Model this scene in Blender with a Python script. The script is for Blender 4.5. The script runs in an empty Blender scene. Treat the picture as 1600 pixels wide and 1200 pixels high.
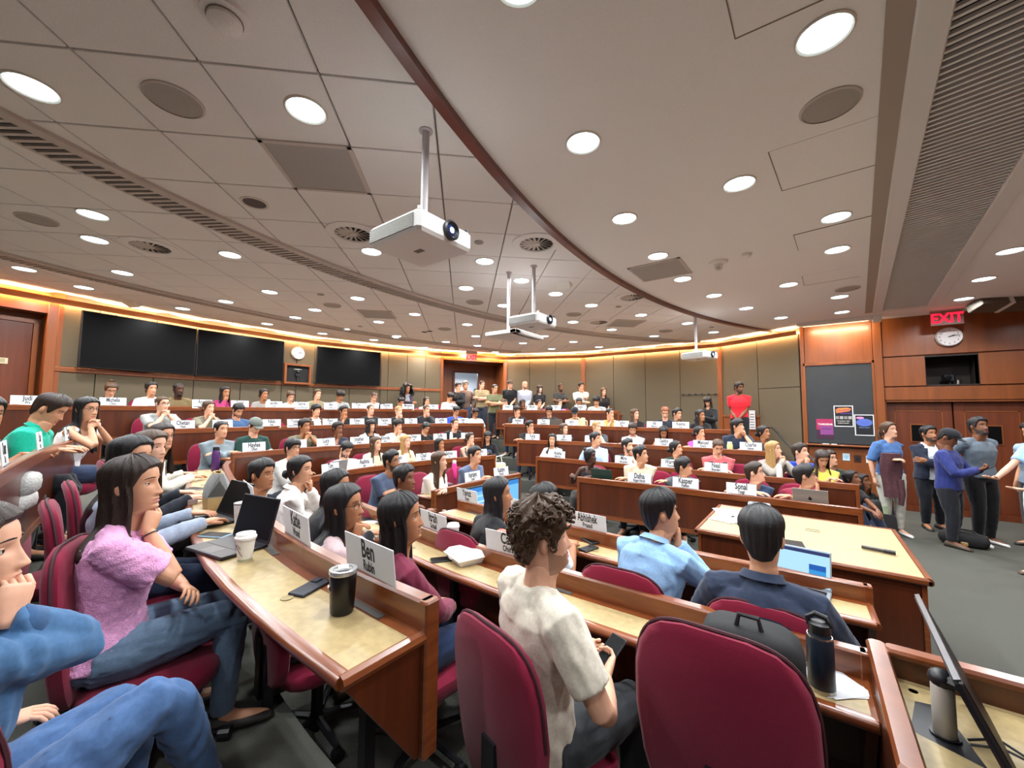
import bpy, bmesh, math, random
import numpy as np
from mathutils import Vector, Matrix, Euler
R = math.radians
rng = random.Random(7)
sc = bpy.context.scene
COL = sc.collection
# ------------------------------------------------------------ camera, world, exposure
SEATED_EYE = 1.77
AZ, TH, ROLL = R(36.8), math.atan(43 / 621.0), 0.008
cam_d = bpy.data.cameras.new('camera')
cam = bpy.data.objects.new('camera', cam_d)
COL.objects.link(cam)
cam_d.sensor_fit = 'HORIZONTAL'; cam_d.sensor_width = 36.0
cam_d.lens = 36 * 621 / 1600.0
cam_d.clip_start = 0.02; cam_d.clip_end = 100
fw = Vector((-math.sin(AZ) * math.cos(TH), math.cos(AZ) * math.cos(TH), math.sin(TH)))
rt = Vector((math.cos(AZ), math.sin(AZ), 0)); up = rt.cross(fw)
rr = rt * math.cos(ROLL) + up * math.sin(ROLL); uu = -rt * math.sin(ROLL) + up * math.cos(ROLL)
cm = Matrix((rr, uu, -fw)).transposed().to_4x4(); cm.translation = (0, 0, SEATED_EYE)
cam.matrix_world = cm
sc.camera = cam
world = bpy.data.worlds.new('world'); sc.world = world; world.use_nodes = True
world.node_tree.nodes['Background'].inputs[0].default_value = (.9, .95, 1, 1)
world.node_tree.nodes['Background'].inputs[1].default_value = 0.02
vs = sc.view_settings
vs.view_transform = 'Standard'; vs.look = 'None'; vs.gamma = 1.0; vs.use_curve_mapping = False
vs.exposure = 0.5
DOWNLIGHT_W, COVE_STRENGTH, LENS_STRENGTH = 21.0, 110.0, 6.0

# ------------------------------------------------------------ materials
def lin(h):
    v = [int(h[i:i + 2], 16) / 255 for i in (0, 2, 4)]
    return tuple(c / 12.92 if c <= .04045 else ((c + .055) / 1.055) ** 2.4 for c in v) + (1,)
_m = {}
def mat(name, hexc, rough=.5, metal=0., noise=None, bump=None, spec=.5, coat=0., stretch=(1, 1, 1), sss=0., sheen=0., emit=None, trans=0.):
    """principled material; noise=(scale, amount) varies the colour, bump=(scale, strength) gives fine relief"""
    if name in _m: return _m[name]
    m = bpy.data.materials.new(name); m.use_nodes = True; nt = m.node_tree; b = nt.nodes['Principled BSDF']
    c = lin(hexc)
    b.inputs['Base Color'].default_value = c; b.inputs['Roughness'].default_value = rough
    b.inputs['Metallic'].default_value = metal; b.inputs['Specular IOR Level'].default_value = spec
    if coat: b.inputs['Coat Weight'].default_value = coat; b.inputs['Coat Roughness'].default_value = .12
    if sss:
        b.inputs['Subsurface Weight'].default_value = sss; b.inputs['Subsurface Radius'].default_value = (.012, .005, .003); b.inputs['Subsurface Scale'].default_value = 1
    if sheen: b.inputs['Sheen Weight'].default_value = sheen; b.inputs['Sheen Roughness'].default_value = .5
    if trans: b.inputs['Transmission Weight'].default_value = trans
    if emit: b.inputs['Emission Color'].default_value = c; b.inputs['Emission Strength'].default_value = emit
    if noise or bump:
        tc = nt.nodes.new('ShaderNodeTexCoord'); mp = nt.nodes.new('ShaderNodeMapping'); mp.inputs['Scale'].default_value = stretch
        nt.links.new(tc.outputs['Object'], mp.inputs['Vector'])
    if noise:
        n = nt.nodes.new('ShaderNodeTexNoise'); n.inputs['Scale'].default_value = noise[0]; n.inputs['Detail'].default_value = 5
        r = nt.nodes.new('ShaderNodeValToRGB'); a = noise[1]
        r.color_ramp.elements[0].position = .3; r.color_ramp.elements[1].position = .7
        r.color_ramp.elements[0].color = (c[0] * (1 - a), c[1] * (1 - a), c[2] * (1 - a), 1)
        r.color_ramp.elements[1].color = (min(1, c[0] * (1 + a)), min(1, c[1] * (1 + a)), min(1, c[2] * (1 + a)), 1)
        nt.links.new(mp.outputs[0], n.inputs['Vector']); nt.links.new(n.outputs['Fac'], r.inputs[0]); nt.links.new(r.outputs[0], b.inputs['Base Color'])
    if bump:
        n2 = nt.nodes.new('ShaderNodeTexNoise'); n2.inputs['Scale'].default_value = bump[0]; n2.inputs['Detail'].default_value = 3
        bp = nt.nodes.new('ShaderNodeBump'); bp.inputs['Strength'].default_value = bump[1]; bp.inputs['Distance'].default_value = .01
        nt.links.new(mp.outputs[0], n2.inputs['Vector']); nt.links.new(n2.outputs['Fac'], bp.inputs['Height']); nt.links.new(bp.outputs[0], b.inputs['Normal'])
    _m[name] = m
    return m
def emission(name, hexc, strength):
    if name in _m: return _m[name]
    m = bpy.data.materials.new(name); m.use_nodes = True; nt = m.node_tree
    nt.nodes.remove(nt.nodes['Principled BSDF']); e = nt.nodes.new('ShaderNodeEmission')
    e.inputs[0].default_value = lin(hexc); e.inputs[1].default_value = strength
    nt.links.new(e.outputs[0], nt.nodes['Material Output'].inputs[0]); _m[name] = m
    return m
def wood(name, c1, c2, stretch, rough=.32, coat=.25):
    if name in _m: return _m[name]
    m = bpy.data.materials.new(name); m.use_nodes = True; nt = m.node_tree; b = nt.nodes['Principled BSDF']
    tc = nt.nodes.new('ShaderNodeTexCoord'); mp = nt.nodes.new('ShaderNodeMapping'); mp.inputs['Scale'].default_value = stretch
    n = nt.nodes.new('ShaderNodeTexNoise'); n.inputs['Scale'].default_value = 1; n.inputs['Detail'].default_value = 7; n.inputs['Roughness'].default_value = .6; n.inputs['Distortion'].default_value = .4
    r = nt.nodes.new('ShaderNodeValToRGB'); r.color_ramp.elements[0].position = .28; r.color_ramp.elements[1].position = .74
    r.color_ramp.elements[0].color = lin(c1); r.color_ramp.elements[1].color = lin(c2)
    nt.links.new(tc.outputs['Object'], mp.inputs['Vector']); nt.links.new(mp.outputs[0], n.inputs['Vector'])
    nt.links.new(n.outputs['Fac'], r.inputs[0]); nt.links.new(r.outputs[0], b.inputs['Base Color'])
    b.inputs['Roughness'].default_value = rough; b.inputs['Coat Weight'].default_value = coat; b.inputs['Coat Roughness'].default_value = .2
    _m[name] = m
    return m
WOOD = wood('cherry_panel_vertical_grain', '3e190a', '58270f', (14, 14, .9))
RAIL = wood('cherry_rail', '5f2b12', '83461f', (5, 5, 40), .28, .4)
WOODB = wood('cherry_wall_panel', '6c3815', '88491f', (9, 9, .8), .38, .2)
WOODD = wood('cherry_door', '54240f', '6d3418', (12, 12, .8), .38, .2)
LAM = mat('cream_laminate', 'a38e64', .4, noise=(38, .12), bump=(300, .02))
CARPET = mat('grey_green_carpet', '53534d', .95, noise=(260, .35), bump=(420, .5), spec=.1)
CARPETD = mat('shaded_riser_carpet', '383835', .95, noise=(260, .3), spec=.1)  # same carpet with the shade of the step risers put into its colour
FABRIC = mat('taupe_wall_fabric', '5d5343', .9, noise=(240, .1), bump=(500, .12), spec=.1)
TILE = mat('acoustic_tile', 'ebe9e8', .95, noise=(160, .07), bump=(260, .25), spec=.1)
GRID = mat('grey_ceiling_grid', '8c8580', .7)
DRY = mat('painted_drywall', 'f0efee', .9, noise=(90, .02), spec=.1)
OFFW = mat('white_painted_metal', 'd6d1c8', .45)
BLK = mat('black_plastic', '15151a', .4)
SLOT = mat('dark_void', '14120f', .9)
MAROON = mat('maroon_upholstery', '7a1230', .85, noise=(300, .12), bump=(600, .25), sheen=.15, spec=.2)
MAROOND = mat('dark_seam', '3a0a18', .8)
METAL = mat('brushed_steel', 'b6b3ad', .3, 1.)
WHITE = mat('white_plastic', 'e8e6e0', .4)
PAPER = mat('white_card', 'd0d1d3', .7, noise=(60, .02))
INK = mat('black_ink', '1a1a1a', .7)
TVM = mat('dark_screen_glass', '040405', .42, spec=.12)
CHALK = mat('charcoal_chalkboard', '25272a', .62, noise=(6, .12))

# ------------------------------------------------------------ mesh helpers
def props(o, label=None, cat=None, group=None, kind=None):
    if label: o['label'] = label
    if cat: o['category'] = cat
    if group: o['group'] = group
    if kind: o['kind'] = kind
    return o
def empty(name, loc, rz=0., label=None, cat=None, group=None, kind=None):
    o = bpy.data.objects.new(name, None); COL.objects.link(o); o.location = loc; o.rotation_euler = (0, 0, rz); o.empty_display_size = .1
    return props(o, label, cat, group, kind)
class MB:
    def __init__(s): s.v = []; s.f = []; s.mi = []
    def add(s, v, f, mi=0, M=None):
        b = len(s.v)
        if M is not None: v = [tuple(M @ Vector(p)) for p in v]
        s.v.extend(tuple(p) for p in v); s.f.extend(tuple(b + i for i in q) for q in f); s.mi.extend([mi] * len(f))
        return s
    def box(s, x0, x1, y0, y1, z0, z1, mi=0, M=None, ch=0.):
        if ch:
            return s.cbox(((x0 + x1) / 2, (y0 + y1) / 2, (z0 + z1) / 2), (x1 - x0, y1 - y0, z1 - z0), ch, mi, M)
        v = [(x0, y0, z0), (x1, y0, z0), (x1, y1, z0), (x0, y1, z0), (x0, y0, z1), (x1, y0, z1), (x1, y1, z1), (x0, y1, z1)]
        return s.add(v, [(3, 2, 1, 0), (4, 5, 6, 7), (0, 1, 5, 4), (1, 2, 6, 5), (2, 3, 7, 6), (3, 0, 4, 7)], mi, M)
    def cbox(s, c, d, ch, mi=0, M=None):
        """box with chamfered top and bottom and cut corners"""
        hx, hy, hz = d[0] / 2, d[1] / 2, d[2] / 2; ch = min(ch, hx * .9, hy * .9, hz * .9)
        def ring(ix, z):
            x, y, k = hx - ix, hy - ix, ch
            return [(c[0] + a, c[1] + b, c[2] + z) for a, b in ((-x + k, -y), (x - k, -y), (x, -y + k), (x, y - k), (x - k, y), (-x + k, y), (-x, y - k), (-x, -y + k))]
        return s.loft([ring(ch * .7, -hz), ring(0, -hz + ch), ring(0, hz - ch), ring(ch * .7, hz)], mi, M)
    def loft(s, rings, mi=0, M=None, caps=True, closed=True):
        n = len(rings[0]); v = [p for r in rings for p in r]; f = []
        for i in range(len(rings) - 1):
            for j in range(n if closed else n - 1):
                k = (j + 1) % n
                f.append((i * n + j, i * n + k, (i + 1) * n + k, (i + 1) * n + j))
        if caps: f.append(tuple(range(n - 1, -1, -1))); f.append(tuple((len(rings) - 1) * n + j for j in range(n)))
        return s.add(v, f, mi, M)
    def lathe(s, prof, seg=20, c=(0, 0, 0), mi=0, M=None, caps=True):
        return s.loft([[(c[0] + r * math.cos(2 * math.pi * j / seg), c[1] + r * math.sin(2 * math.pi * j / seg), c[2] + z) for j in range(seg)] for r, z in prof], mi, M, caps)
    def tube(s, pts, rad, seg=8, mi=0, M=None, flat=1.):
        pts = [Vector(p) for p in pts]; n = len(pts); rad = [rad] * n if isinstance(rad, (int, float)) else rad
        t0 = (pts[1] - pts[0]).normalized(); a = t0.orthogonal().normalized(); rings = []
        for i, p in enumerate(pts):
            t = (pts[min(n - 1, i + 1)] - pts[max(0, i - 1)]).normalized()
            a = (a - t * a.dot(t)).normalized(); b = t.cross(a)
            rings.append([tuple(p + a * (rad[i] * math.cos(2 * math.pi * j / seg)) + b * (rad[i] * flat * math.sin(2 * math.pi * j / seg))) for j in range(seg)])
        return s.loft(rings, mi, M)
    def ell(s, c, r, su=12, sv=8, mi=0, M=None):
        rings = []
        for i in range(1, sv):
            a = math.pi * i / sv - math.pi / 2
            rings.append([(c[0] + r[0] * math.cos(a) * math.cos(2 * math.pi * j / su), c[1] + r[1] * math.cos(a) * math.sin(2 * math.pi * j / su), c[2] + r[2] * math.sin(a)) for j in range(su)])
        n = su; m = len(rings); v = [p for q in rings for p in q] + [(c[0], c[1], c[2] - r[2]), (c[0], c[1], c[2] + r[2])]; f = []
        for i in range(m - 1):
            for j in range(n): f.append((i * n + j, i * n + (j + 1) % n, (i + 1) * n + (j + 1) % n, (i + 1) * n + j))
        for j in range(n): f.append(((j + 1) % n, j, m * n)); f.append(((m - 1) * n + j, (m - 1) * n + (j + 1) % n, m * n + 1))
        return s.add(v, f, mi, M)
    def prism(s, poly, z0, z1, mi=0, M=None):
        n = len(poly); v = [(x, y, z0) for x, y in poly] + [(x, y, z1) for x, y in poly]
        return s.add(v, [tuple(range(n - 1, -1, -1)), tuple(range(n, 2 * n))] + [(i, (i + 1) % n, n + (i + 1) % n, n + i) for i in range(n)], mi, M)
    def build(s, name, m, parent=None, smooth=False, loc=None, rot=None):
        me = bpy.data.meshes.new(name); me.from_pydata(s.v, [], s.f)
        for q in (m if isinstance(m, (list, tuple)) else [m]): me.materials.append(q)
        if any(s.mi): me.polygons.foreach_set('material_index', s.mi)
        me.update()
        bm = bmesh.new(); bm.from_mesh(me); bmesh.ops.recalc_face_normals(bm, faces=bm.faces); bm.to_mesh(me); bm.free()
        if smooth: shade(me, smooth if not isinstance(smooth, bool) else 40)
        return link(name, me, parent, loc, rot)
def shade(me, ang=40):
    me.polygons.foreach_set('use_smooth', [True] * len(me.polygons))
    try: me.set_sharp_from_angle(angle=R(ang))
    except Exception: pass
def link(name, me, parent=None, loc=None, rot=None):
    o = bpy.data.objects.new(name, me); COL.objects.link(o)
    if parent is not None: o.parent = parent
    if loc is not None: o.location = loc
    if rot is not None: o.rotation_euler = rot
    return o
def copy_tree(o, parent=None):
    c = o.copy(); COL.objects.link(c); c.parent = parent
    for ch in list(o.children): copy_tree(ch, c)
    return c
def text(body, size, parent, loc, rot, m=INK, name='lettering', bold=0., sx=1., ext=.0003):
    cu = bpy.data.curves.new(name, 'FONT'); cu.body = body; cu.size = size; cu.align_x = 'CENTER'; cu.align_y = 'CENTER'
    cu.resolution_u = 2; cu.offset = bold; cu.extrude = ext; cu.materials.append(m)
    o = bpy.data.objects.new(name, cu); COL.objects.link(o); o.parent = parent; o.location = loc; o.rotation_euler = rot; o.scale = (sx, 1, 1)
    return o
def spot(parent, loc, power, size=.16, spread=165, color=(.93, .97, 1)):
    d = bpy.data.lights.new('lamp_light', 'AREA'); d.shape = 'DISK'; d.size = size; d.energy = power; d.color = color; d.spread = R(spread)
    o = bpy.data.objects.new('lamp_light', d); COL.objects.link(o); o.parent = parent; o.location = loc
    return o
PEOPLE=[
((-1.62, 0.0, 1.42), 0.346, 90, 'sit', 'woman in blue denim jacket and jeans, knuckles at her mouth, seated nearest the lens', {'g': 'f', 'sk': 1, 'h': 'tied', 'hc': 'dark', 'top': '3f6288', 'sl': 'l', 'pants': '47648f', 'pose': 'denim', 'lod': 0, 'facing': 140, 'chf': 156, 'gy': 70, 'shoes': 'b09a8c'}),
((-2.31, 0.41, 1.45), 0.346, 86, 'sit', 'woman in pink cable-knit short-sleeved sweater with hand at chin, beside black laptop desk', {'g': 'f', 'sk': 2, 'h': 'long', 'hc': 'dark', 'top': 'd99bc4', 'sl': 's', 'pants': '5c7086', 'pose': 'pink', 'lod': 0, 'puff': 1, 'chf': 66, 'chs': 0.17, 'facing': 78, 'gy': 53}),
((-2.9, 0.5, 1.51), 0.346, 86, 'sit', 'dark-haired woman in grey blue top mostly hidden behind the pink sweater', {'g': 'f', 'sk': 2, 'h': 'long', 'hc': 'black', 'top': '8d97a8', 'sl': 'l', 'pose': 'desk', 'lod': 1, 's': 0.92, 'lean': 3}),
((-3.69, 0.73, 1.5), 0.346, 86, 'sit', 'brown-haired woman in dark navy top leaning over the curved desk', {'g': 'f', 'sk': 1, 'h': 'long', 'hc': 'brown', 'top': '23252e', 'sl': 'l', 'pose': 'desk', 'lod': 1}),
((-4.77, 1.02, 1.52), 0.346, 89, 'sit', 'woman with round glasses and white cardigan over brown top', {'g': 'f', 'sk': 2, 'h': 'long', 'hc': 'dark', 'top': '5b3d2c', 'jk': 'd8d2c4', 'sl': 'l', 'pose': 'desk', 'gl': 1, 'lod': 1}),
((-3.72, 1.46, 1.22), 0.09, 90, 'sit', 'man in dark navy pullover with short black hair, turned to profile behind bag', {'sk': 3, 'h': 'short', 'hc': 'black', 'top': '1e2230', 'sl': 'l', 'pose': 'desk', 'lod': 1}),
((-3.49, 1.67, 1.26), 0.09, 83, 'sit', 'woman in rumpled white shirt with tied black hair, hand at cheek', {'g': 'f', 'sk': 2, 'h': 'tied', 'hc': 'black', 'top': 'e2ddd8', 'sl': 'l', 'pose': 'chinL', 'lod': 1}),
((-2.71, 1.55, 1.23), 0.09, 83, 'sit', 'woman in black with long black hair and glasses, behind the pinkish sweater', {'g': 'f', 'sk': 3, 'h': 'long', 'hc': 'black', 'top': '191a1e', 'sl': 'l', 'pose': 'desk', 'gl': 1, 'lod': 1}),
((-2.09, 1.25, 1.24), 0.09, 83, 'sit', 'woman with glasses in dusty pink sweater behind the tall upright name card', {'g': 'f', 'sk': 3, 'h': 'long', 'hc': 'black', 'top': 'b49a9c', 'sl': 'l', 'pose': 'chin', 'gl': 1, 'lod': 1}),
((-1.62, 1.27, 1.25), 0.09, 88, 'sit', 'woman in maroon cardigan and dark jeans, hands clasped in lap', {'g': 'f', 'sk': 3, 'h': 'long', 'hc': 'black', 'top': '6a2138', 'sl': 'l', 'pants': '1c2a48', 'pose': 'lapclasp', 'lod': 0, 'bare': 1, 'chs': 0.2}),
((-0.84, 1.33, 1.29), 0.09, 91, 'sit', 'curly-haired man in cream T-shirt seated with back half turned', {'sk': 1, 'h': 'curly', 'hc': 'brown', 'top': 'cfc6b6', 'sl': 's', 'pants': '35383c', 'pose': 'lapphone', 'bd': 1, 'lod': 0, 'facing': 70, 'chf': 76}),
((-3.13, 2.48, 1.12), 0.0, 85, 'sit', 'man in black T-shirt with short black hair at the left end of the front row', {'sk': 4, 'h': 'short', 'hc': 'black', 'top': '1b1c20', 'sl': 's', 'pose': 'desk', 'lod': 1}),
((-1.84, 2.3, 1.17), 0.0, 86, 'sit', 'woman in black T-shirt with long black hair in profile', {'g': 'f', 'sk': 3, 'h': 'long', 'hc': 'black', 'top': '17181c', 'sl': 's', 'pose': 'desk', 'lod': 1}),
((-1.55, 2.48, 1.12), 0.0, 86, 'sit', 'black-haired man in white T-shirt hidden behind the curly-haired man', {'sk': 3, 'h': 'short', 'hc': 'black', 'top': 'e6e6ea', 'sl': 's', 'pose': 'desk', 'lod': 1}),
((-0.72, 2.42, 1.19), 0.0, 91, 'sit', 'man in light blue shirt with hand at chin, back to the lens', {'sk': 2, 'h': 'short', 'hc': 'black', 'top': '86abd0', 'sl': 'l', 'pose': 'chin', 'lod': 0, 'lean': 24}),
((-0.19, 2.12, 1.22), 0.0, 91, 'sit', 'man in dark blue blazer looking at an open laptop', {'sk': 2, 'h': 'short', 'hc': 'black', 'top': '2a3347', 'sl': 'l', 'pose': 'type', 'lod': 0, 'gz': 'fwd', 'chs': 0.27}),
((-4.23, 3.14, 1.14), 0.0, 3, 'sit', 'bearded man with glasses in slate blue T-shirt, arm on the desk end', {'sk': 3, 'h': 'short', 'hc': 'black', 'top': '4a556c', 'sl': 's', 'pose': 'crossdesk', 'gl': 1, 'bd': 1}),
((-3.78, 3.53, 1.14), 0.0, 3, 'sit', 'woman in white floral blouse beside the pink bottle', {'g': 'f', 'sk': 1, 'h': 'long', 'hc': 'brown', 'top': 'd9cfc2', 'sl': 'l', 'pose': 'crossdesk'}),
((-4.01, 4.45, 1.12), 0.0, -3, 'sit', 'dark-haired man in grey blue T-shirt leaning on folded arms', {'sk': 2, 'h': 'short', 'hc': 'black', 'top': '56627c', 'sl': 's', 'pose': 'crossdesk'}),
((-2.825, 5.875, 1.068), 0.0, -87, 'sit', 'woman in black camisole behind the green laptop', {'g': 'f', 'sk': 5, 'h': 'bun', 'hc': 'black', 'top': '17171a', 'sl': 't', 'pose': 'desk'}),
((-2.032, 5.918, 1.15), 0.0, -87, 'sit', 'man in beige T-shirt with small round print, looking aside', {'sk': 2, 'h': 'short', 'hc': 'black', 'top': 'c4b8a0', 'sl': 's', 'pose': 'crossdesk'}),
((-1.438, 5.932, 1.02), 0.0, -90, 'sit', 'man in charcoal grey sweater with glasses leaning low on his arms', {'sk': 2, 'h': 'mop', 'hc': 'black', 'top': '454a4e', 'sl': 'l', 'pose': 'crossdesk', 'gl': 1, 'lean': 30}),
((-0.585, 5.936, 1.02), 0.0, -90, 'sit', 'man in navy T-shirt with glasses and arms folded', {'sk': 1, 'h': 'short', 'hc': 'dark', 'top': '2b3d58', 'sl': 's', 'pose': 'crossdesk', 'gl': 1}),
((-0.068, 5.938, 1.035), 0.0, -90, 'sit', 'man in maroon T-shirt behind the silver laptop, fingers at his ear', {'sk': 2, 'h': 'mop', 'hc': 'black', 'top': '7c2236', 'sl': 's', 'pose': 'chin', 'gl': 1}),
((-5.774, 2.641, 1.239), 0.09, 15, 'sit', 'man with glasses in white sweatshirt with navy arm stripes', {'sk': 2, 'h': 'mop', 'hc': 'black', 'top': 'dcd8d2', 'sl': 'l', 'pose': 'crossdesk', 'gl': 1}),
((-5.919, 3.527, 1.15), 0.09, 2, 'sit', 'bearded man in plain white T-shirt looking down', {'sk': 1, 'h': 'short', 'hc': 'black', 'top': 'e4e2dc', 'sl': 's', 'pose': 'lap', 'bd': 1, 'gz': 'down'}),
((-5.938, 4.081, 1.207), 0.09, 2, 'sit', 'woman in cream top with long brown hair next to the white T-shirt', {'g': 'f', 'sk': 1, 'h': 'long', 'hc': 'brown', 'top': 'c9c0a8', 'sl': 'l', 'pose': 'desk'}),
((-5.876, 4.654, 1.212), 0.09, -7, 'sit', 'blonde woman in pale cream T-shirt', {'g': 'f', 'sk': 1, 'h': 'long', 'hc': 'blond', 'top': 'cfc7a6', 'sl': 's', 'pose': 'desk'}),
((-5.763, 5.38, 1.128), 0.09, -16, 'sit', 'woman in cream cardigan with hand over mouth and long black hair', {'g': 'f', 'sk': 3, 'h': 'long', 'hc': 'black', 'top': 'c6b8a6', 'sl': 'l', 'pose': 'chin'}),
((-5.578, 6.037, 1.215), 0.09, -16, 'sit', 'woman in sleeveless grey top with bare arms raised to her mouth', {'g': 'f', 'sk': 1, 'h': 'tied', 'hc': 'dark', 'top': '4f4c48', 'sl': 't', 'pose': 'chin'}),
((-4.204, 6.999, 1.207), 0.09, -87, 'sit', 'woman in white shirt with long straight black hair at end of the row', {'g': 'f', 'sk': 2, 'h': 'long', 'hc': 'black', 'top': 'd6d3d0', 'sl': 'l', 'pose': 'lap', 'gz': 'cam'}),
((-3.283, 7.05, 1.26), 0.09, -90, 'sit', 'man in light blue oxford shirt behind the black camisole', {'sk': 2, 'h': 'short', 'hc': 'black', 'top': '9fb4d0', 'sl': 'l', 'pose': 'lap'}),
((-2.655, 7.048, 1.164), 0.09, -90, 'sit', 'man in black shirt with chin on raised fist', {'sk': 1, 'h': 'short', 'hc': 'black', 'top': '1a1a1d', 'sl': 's', 'pose': 'chin', 'bd': 1}),
((-1.821, 7.046, 1.18), 0.09, -90, 'sit', 'woman in dark green top with black hair tied back', {'g': 'f', 'sk': 2, 'h': 'tied', 'hc': 'black', 'top': '1d3527', 'sl': 'l', 'pose': 'lap'}),
((-1.186, 7.044, 1.239), 0.09, -90, 'sit', 'man in navy vest over coral red shirt looking down', {'sk': 1, 'h': 'crew', 'hc': 'brown', 'top': 'b8575a', 'vest': '20263a', 'sl': 's', 'pose': 'crossdesk', 'gz': 'down'}),
((-0.449, 7.042, 1.245), 0.09, -90, 'sit', 'blonde woman in grey cardigan with fingers laced at her chin', {'g': 'f', 'sk': 1, 'h': 'long', 'hc': 'blond', 'top': '8f8880', 'sl': 'l', 'pose': 'clasp'}),
((-0.133, 7.472, 1.195), 0.09, -90, 'sit', 'man in bright blue T-shirt with hand across his face at far row end', {'sk': 1, 'h': 'short', 'hc': 'dark', 'top': '1e3f9c', 'sl': 's', 'pose': 'chin'}),
((0.117, 7.171, 1.145), 0.09, -90, 'sit', 'woman in yellow T-shirt with dark brown hair hugging a black bag', {'g': 'f', 'sk': 2, 'h': 'long', 'hc': 'dark', 'top': 'd8c95a', 'sl': 's', 'pose': 'crossdesk', 'gz': 'down'}),
((-6.897, 2.132, 1.475), 0.346, 6, 'sit', 'man in grey sweater with folded arms behind the purple bottle', {'sk': 2, 'h': 'crew', 'hc': 'black', 'top': '78848a', 'sl': 'l', 'pose': 'crossdesk'}),
((-6.949, 2.598, 1.518), 0.346, 6, 'sit', 'man in dark green jacket and grey baseball cap', {'sk': 1, 'h': 'cap', 'hc': 'gray', 'top': '1f3d38', 'sl': 'l', 'pose': 'desk', 'gz': 'down'}),
((-6.979, 3.373, 1.488), 0.346, 0, 'sit', 'man in olive T-shirt with both hands at his mouth', {'sk': 3, 'h': 'short', 'hc': 'black', 'top': '6a604a', 'sl': 's', 'pose': 'clasp'}),
((-6.951, 3.965, 1.428), 0.346, -7, 'sit', 'man in dark navy shirt with hand over mouth', {'sk': 4, 'h': 'short', 'hc': 'black', 'top': '2a3040', 'sl': 's', 'pose': 'chin'}),
((-6.874, 4.595, 1.474), 0.346, -7, 'sit', 'woman with black bob in white jacket over black top', {'g': 'f', 'sk': 2, 'h': 'bob', 'hc': 'black', 'top': '1a1a1c', 'jk': 'd4d0ca', 'sl': 'l', 'pose': 'lap'}),
((-6.798, 5.172, 1.462), 0.346, -11, 'sit', 'man in pale grey T-shirt with hand at his mouth', {'sk': 2, 'h': 'mop', 'hc': 'black', 'top': 'c2c6c6', 'sl': 's', 'pose': 'chin'}),
((-6.673, 5.816, 1.409), 0.346, -11, 'sit', 'woman in black T-shirt looking down with black hair behind shoulders', {'g': 'f', 'sk': 2, 'h': 'tied', 'hc': 'black', 'top': '17181a', 'sl': 's', 'pose': 'desk', 'gz': 'down'}),
((-6.53, 6.551, 1.481), 0.346, -11, 'sit', 'short-haired man in black T-shirt beside the tall white bottle', {'sk': 1, 'h': 'crew', 'hc': 'dark', 'top': '1d1d21', 'sl': 's', 'pose': 'crossdesk'}),
((-5.069, 7.461, 1.442), 0.346, -74, 'sit', 'man with glasses in black T-shirt with chin resting on fist', {'sk': 2, 'h': 'short', 'hc': 'black', 'top': '18181b', 'sl': 's', 'pose': 'chin', 'gl': 1}),
((-4.32, 7.682, 1.402), 0.346, -74, 'sit', 'woman in denim jacket over grey top with brown hair', {'g': 'f', 'sk': 1, 'h': 'long', 'hc': 'brown', 'top': '8a857e', 'jk': '4f6478', 'sl': 'l', 'pose': 'crossdesk'}),
((-3.621, 7.838, 1.46), 0.346, -84, 'sit', 'fair-haired man in dark grey T-shirt with hand on face', {'sk': 1, 'h': 'crew', 'hc': 'blond', 'top': '3f4046', 'sl': 's', 'pose': 'chin'}),
((-2.877, 7.921, 1.441), 0.346, -84, 'sit', 'bearded man in pale lavender shirt looking down', {'sk': 2, 'h': 'short', 'hc': 'dark', 'top': 'c9c3cc', 'sl': 'l', 'pose': 'crossdesk', 'bd': 1, 'gz': 'down'}),
((-2.286, 7.973, 1.397), 0.346, -87, 'sit', 'woman in black tank top with loose black hair looking down', {'g': 'f', 'sk': 3, 'h': 'long', 'hc': 'black', 'top': '17171a', 'sl': 't', 'pose': 'desk', 'gz': 'down'}),
((-1.649, 8.01, 1.407), 0.346, -87, 'sit', 'woman in hot pink top with hand on cheek', {'g': 'f', 'sk': 2, 'h': 'tied', 'hc': 'black', 'top': 'd3459b', 'sl': 's', 'pose': 'chin'}),
((-1.027, 8.045, 1.542), 0.346, -87, 'sit', 'man with glasses in navy shirt, knuckles at his mouth, by green tumbler', {'sk': 2, 'h': 'mop', 'hc': 'black', 'top': '232b3c', 'sl': 's', 'pose': 'chin', 'gl': 1, 'gz': 'up'}),
((-5.12, 0.36, 1.76), 0.634, 76, 'sit', 'man in teal polo shirt looking down at the desk', {'sk': 2, 'h': 'short', 'hc': 'dark', 'top': '12a58a', 'sl': 's', 'pose': 'desk', 'gz': 'down', 'lod': 1, 'lean': 26}),
((-5.74, 0.64, 1.76), 0.634, 76, 'sit', 'woman in white tank top with glasses and hand at her chin', {'g': 'f', 'sk': 2, 'h': 'long', 'hc': 'black', 'top': 'ddd8d8', 'sl': 't', 'pose': 'clasp', 'gl': 1, 'lod': 1}),
((-4.8, 0.03, 1.72), 0.634, 80, 'sit', 'person in dark patterned shirt at the frame edge with hands on desk', {'sk': 3, 'h': 'short', 'hc': 'black', 'top': '4a3434', 'sl': 's', 'pose': 'desk', 'lod': 1}),
((-8.33, 1.758, 1.848), 0.634, 7, 'sit', 'man with glasses in grey T-shirt with fist at his mouth', {'sk': 1, 'h': 'crew', 'hc': 'brown', 'top': '8e9290', 'sl': 's', 'pose': 'clasp', 'gl': 1}),
((-8.41, 2.401, 1.795), 0.634, 7, 'sit', 'woman in olive T-shirt with hands clasped at her face', {'g': 'f', 'sk': 1, 'h': 'tied', 'hc': 'brown', 'top': '6f6a5a', 'sl': 's', 'pose': 'clasp'}),
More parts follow.
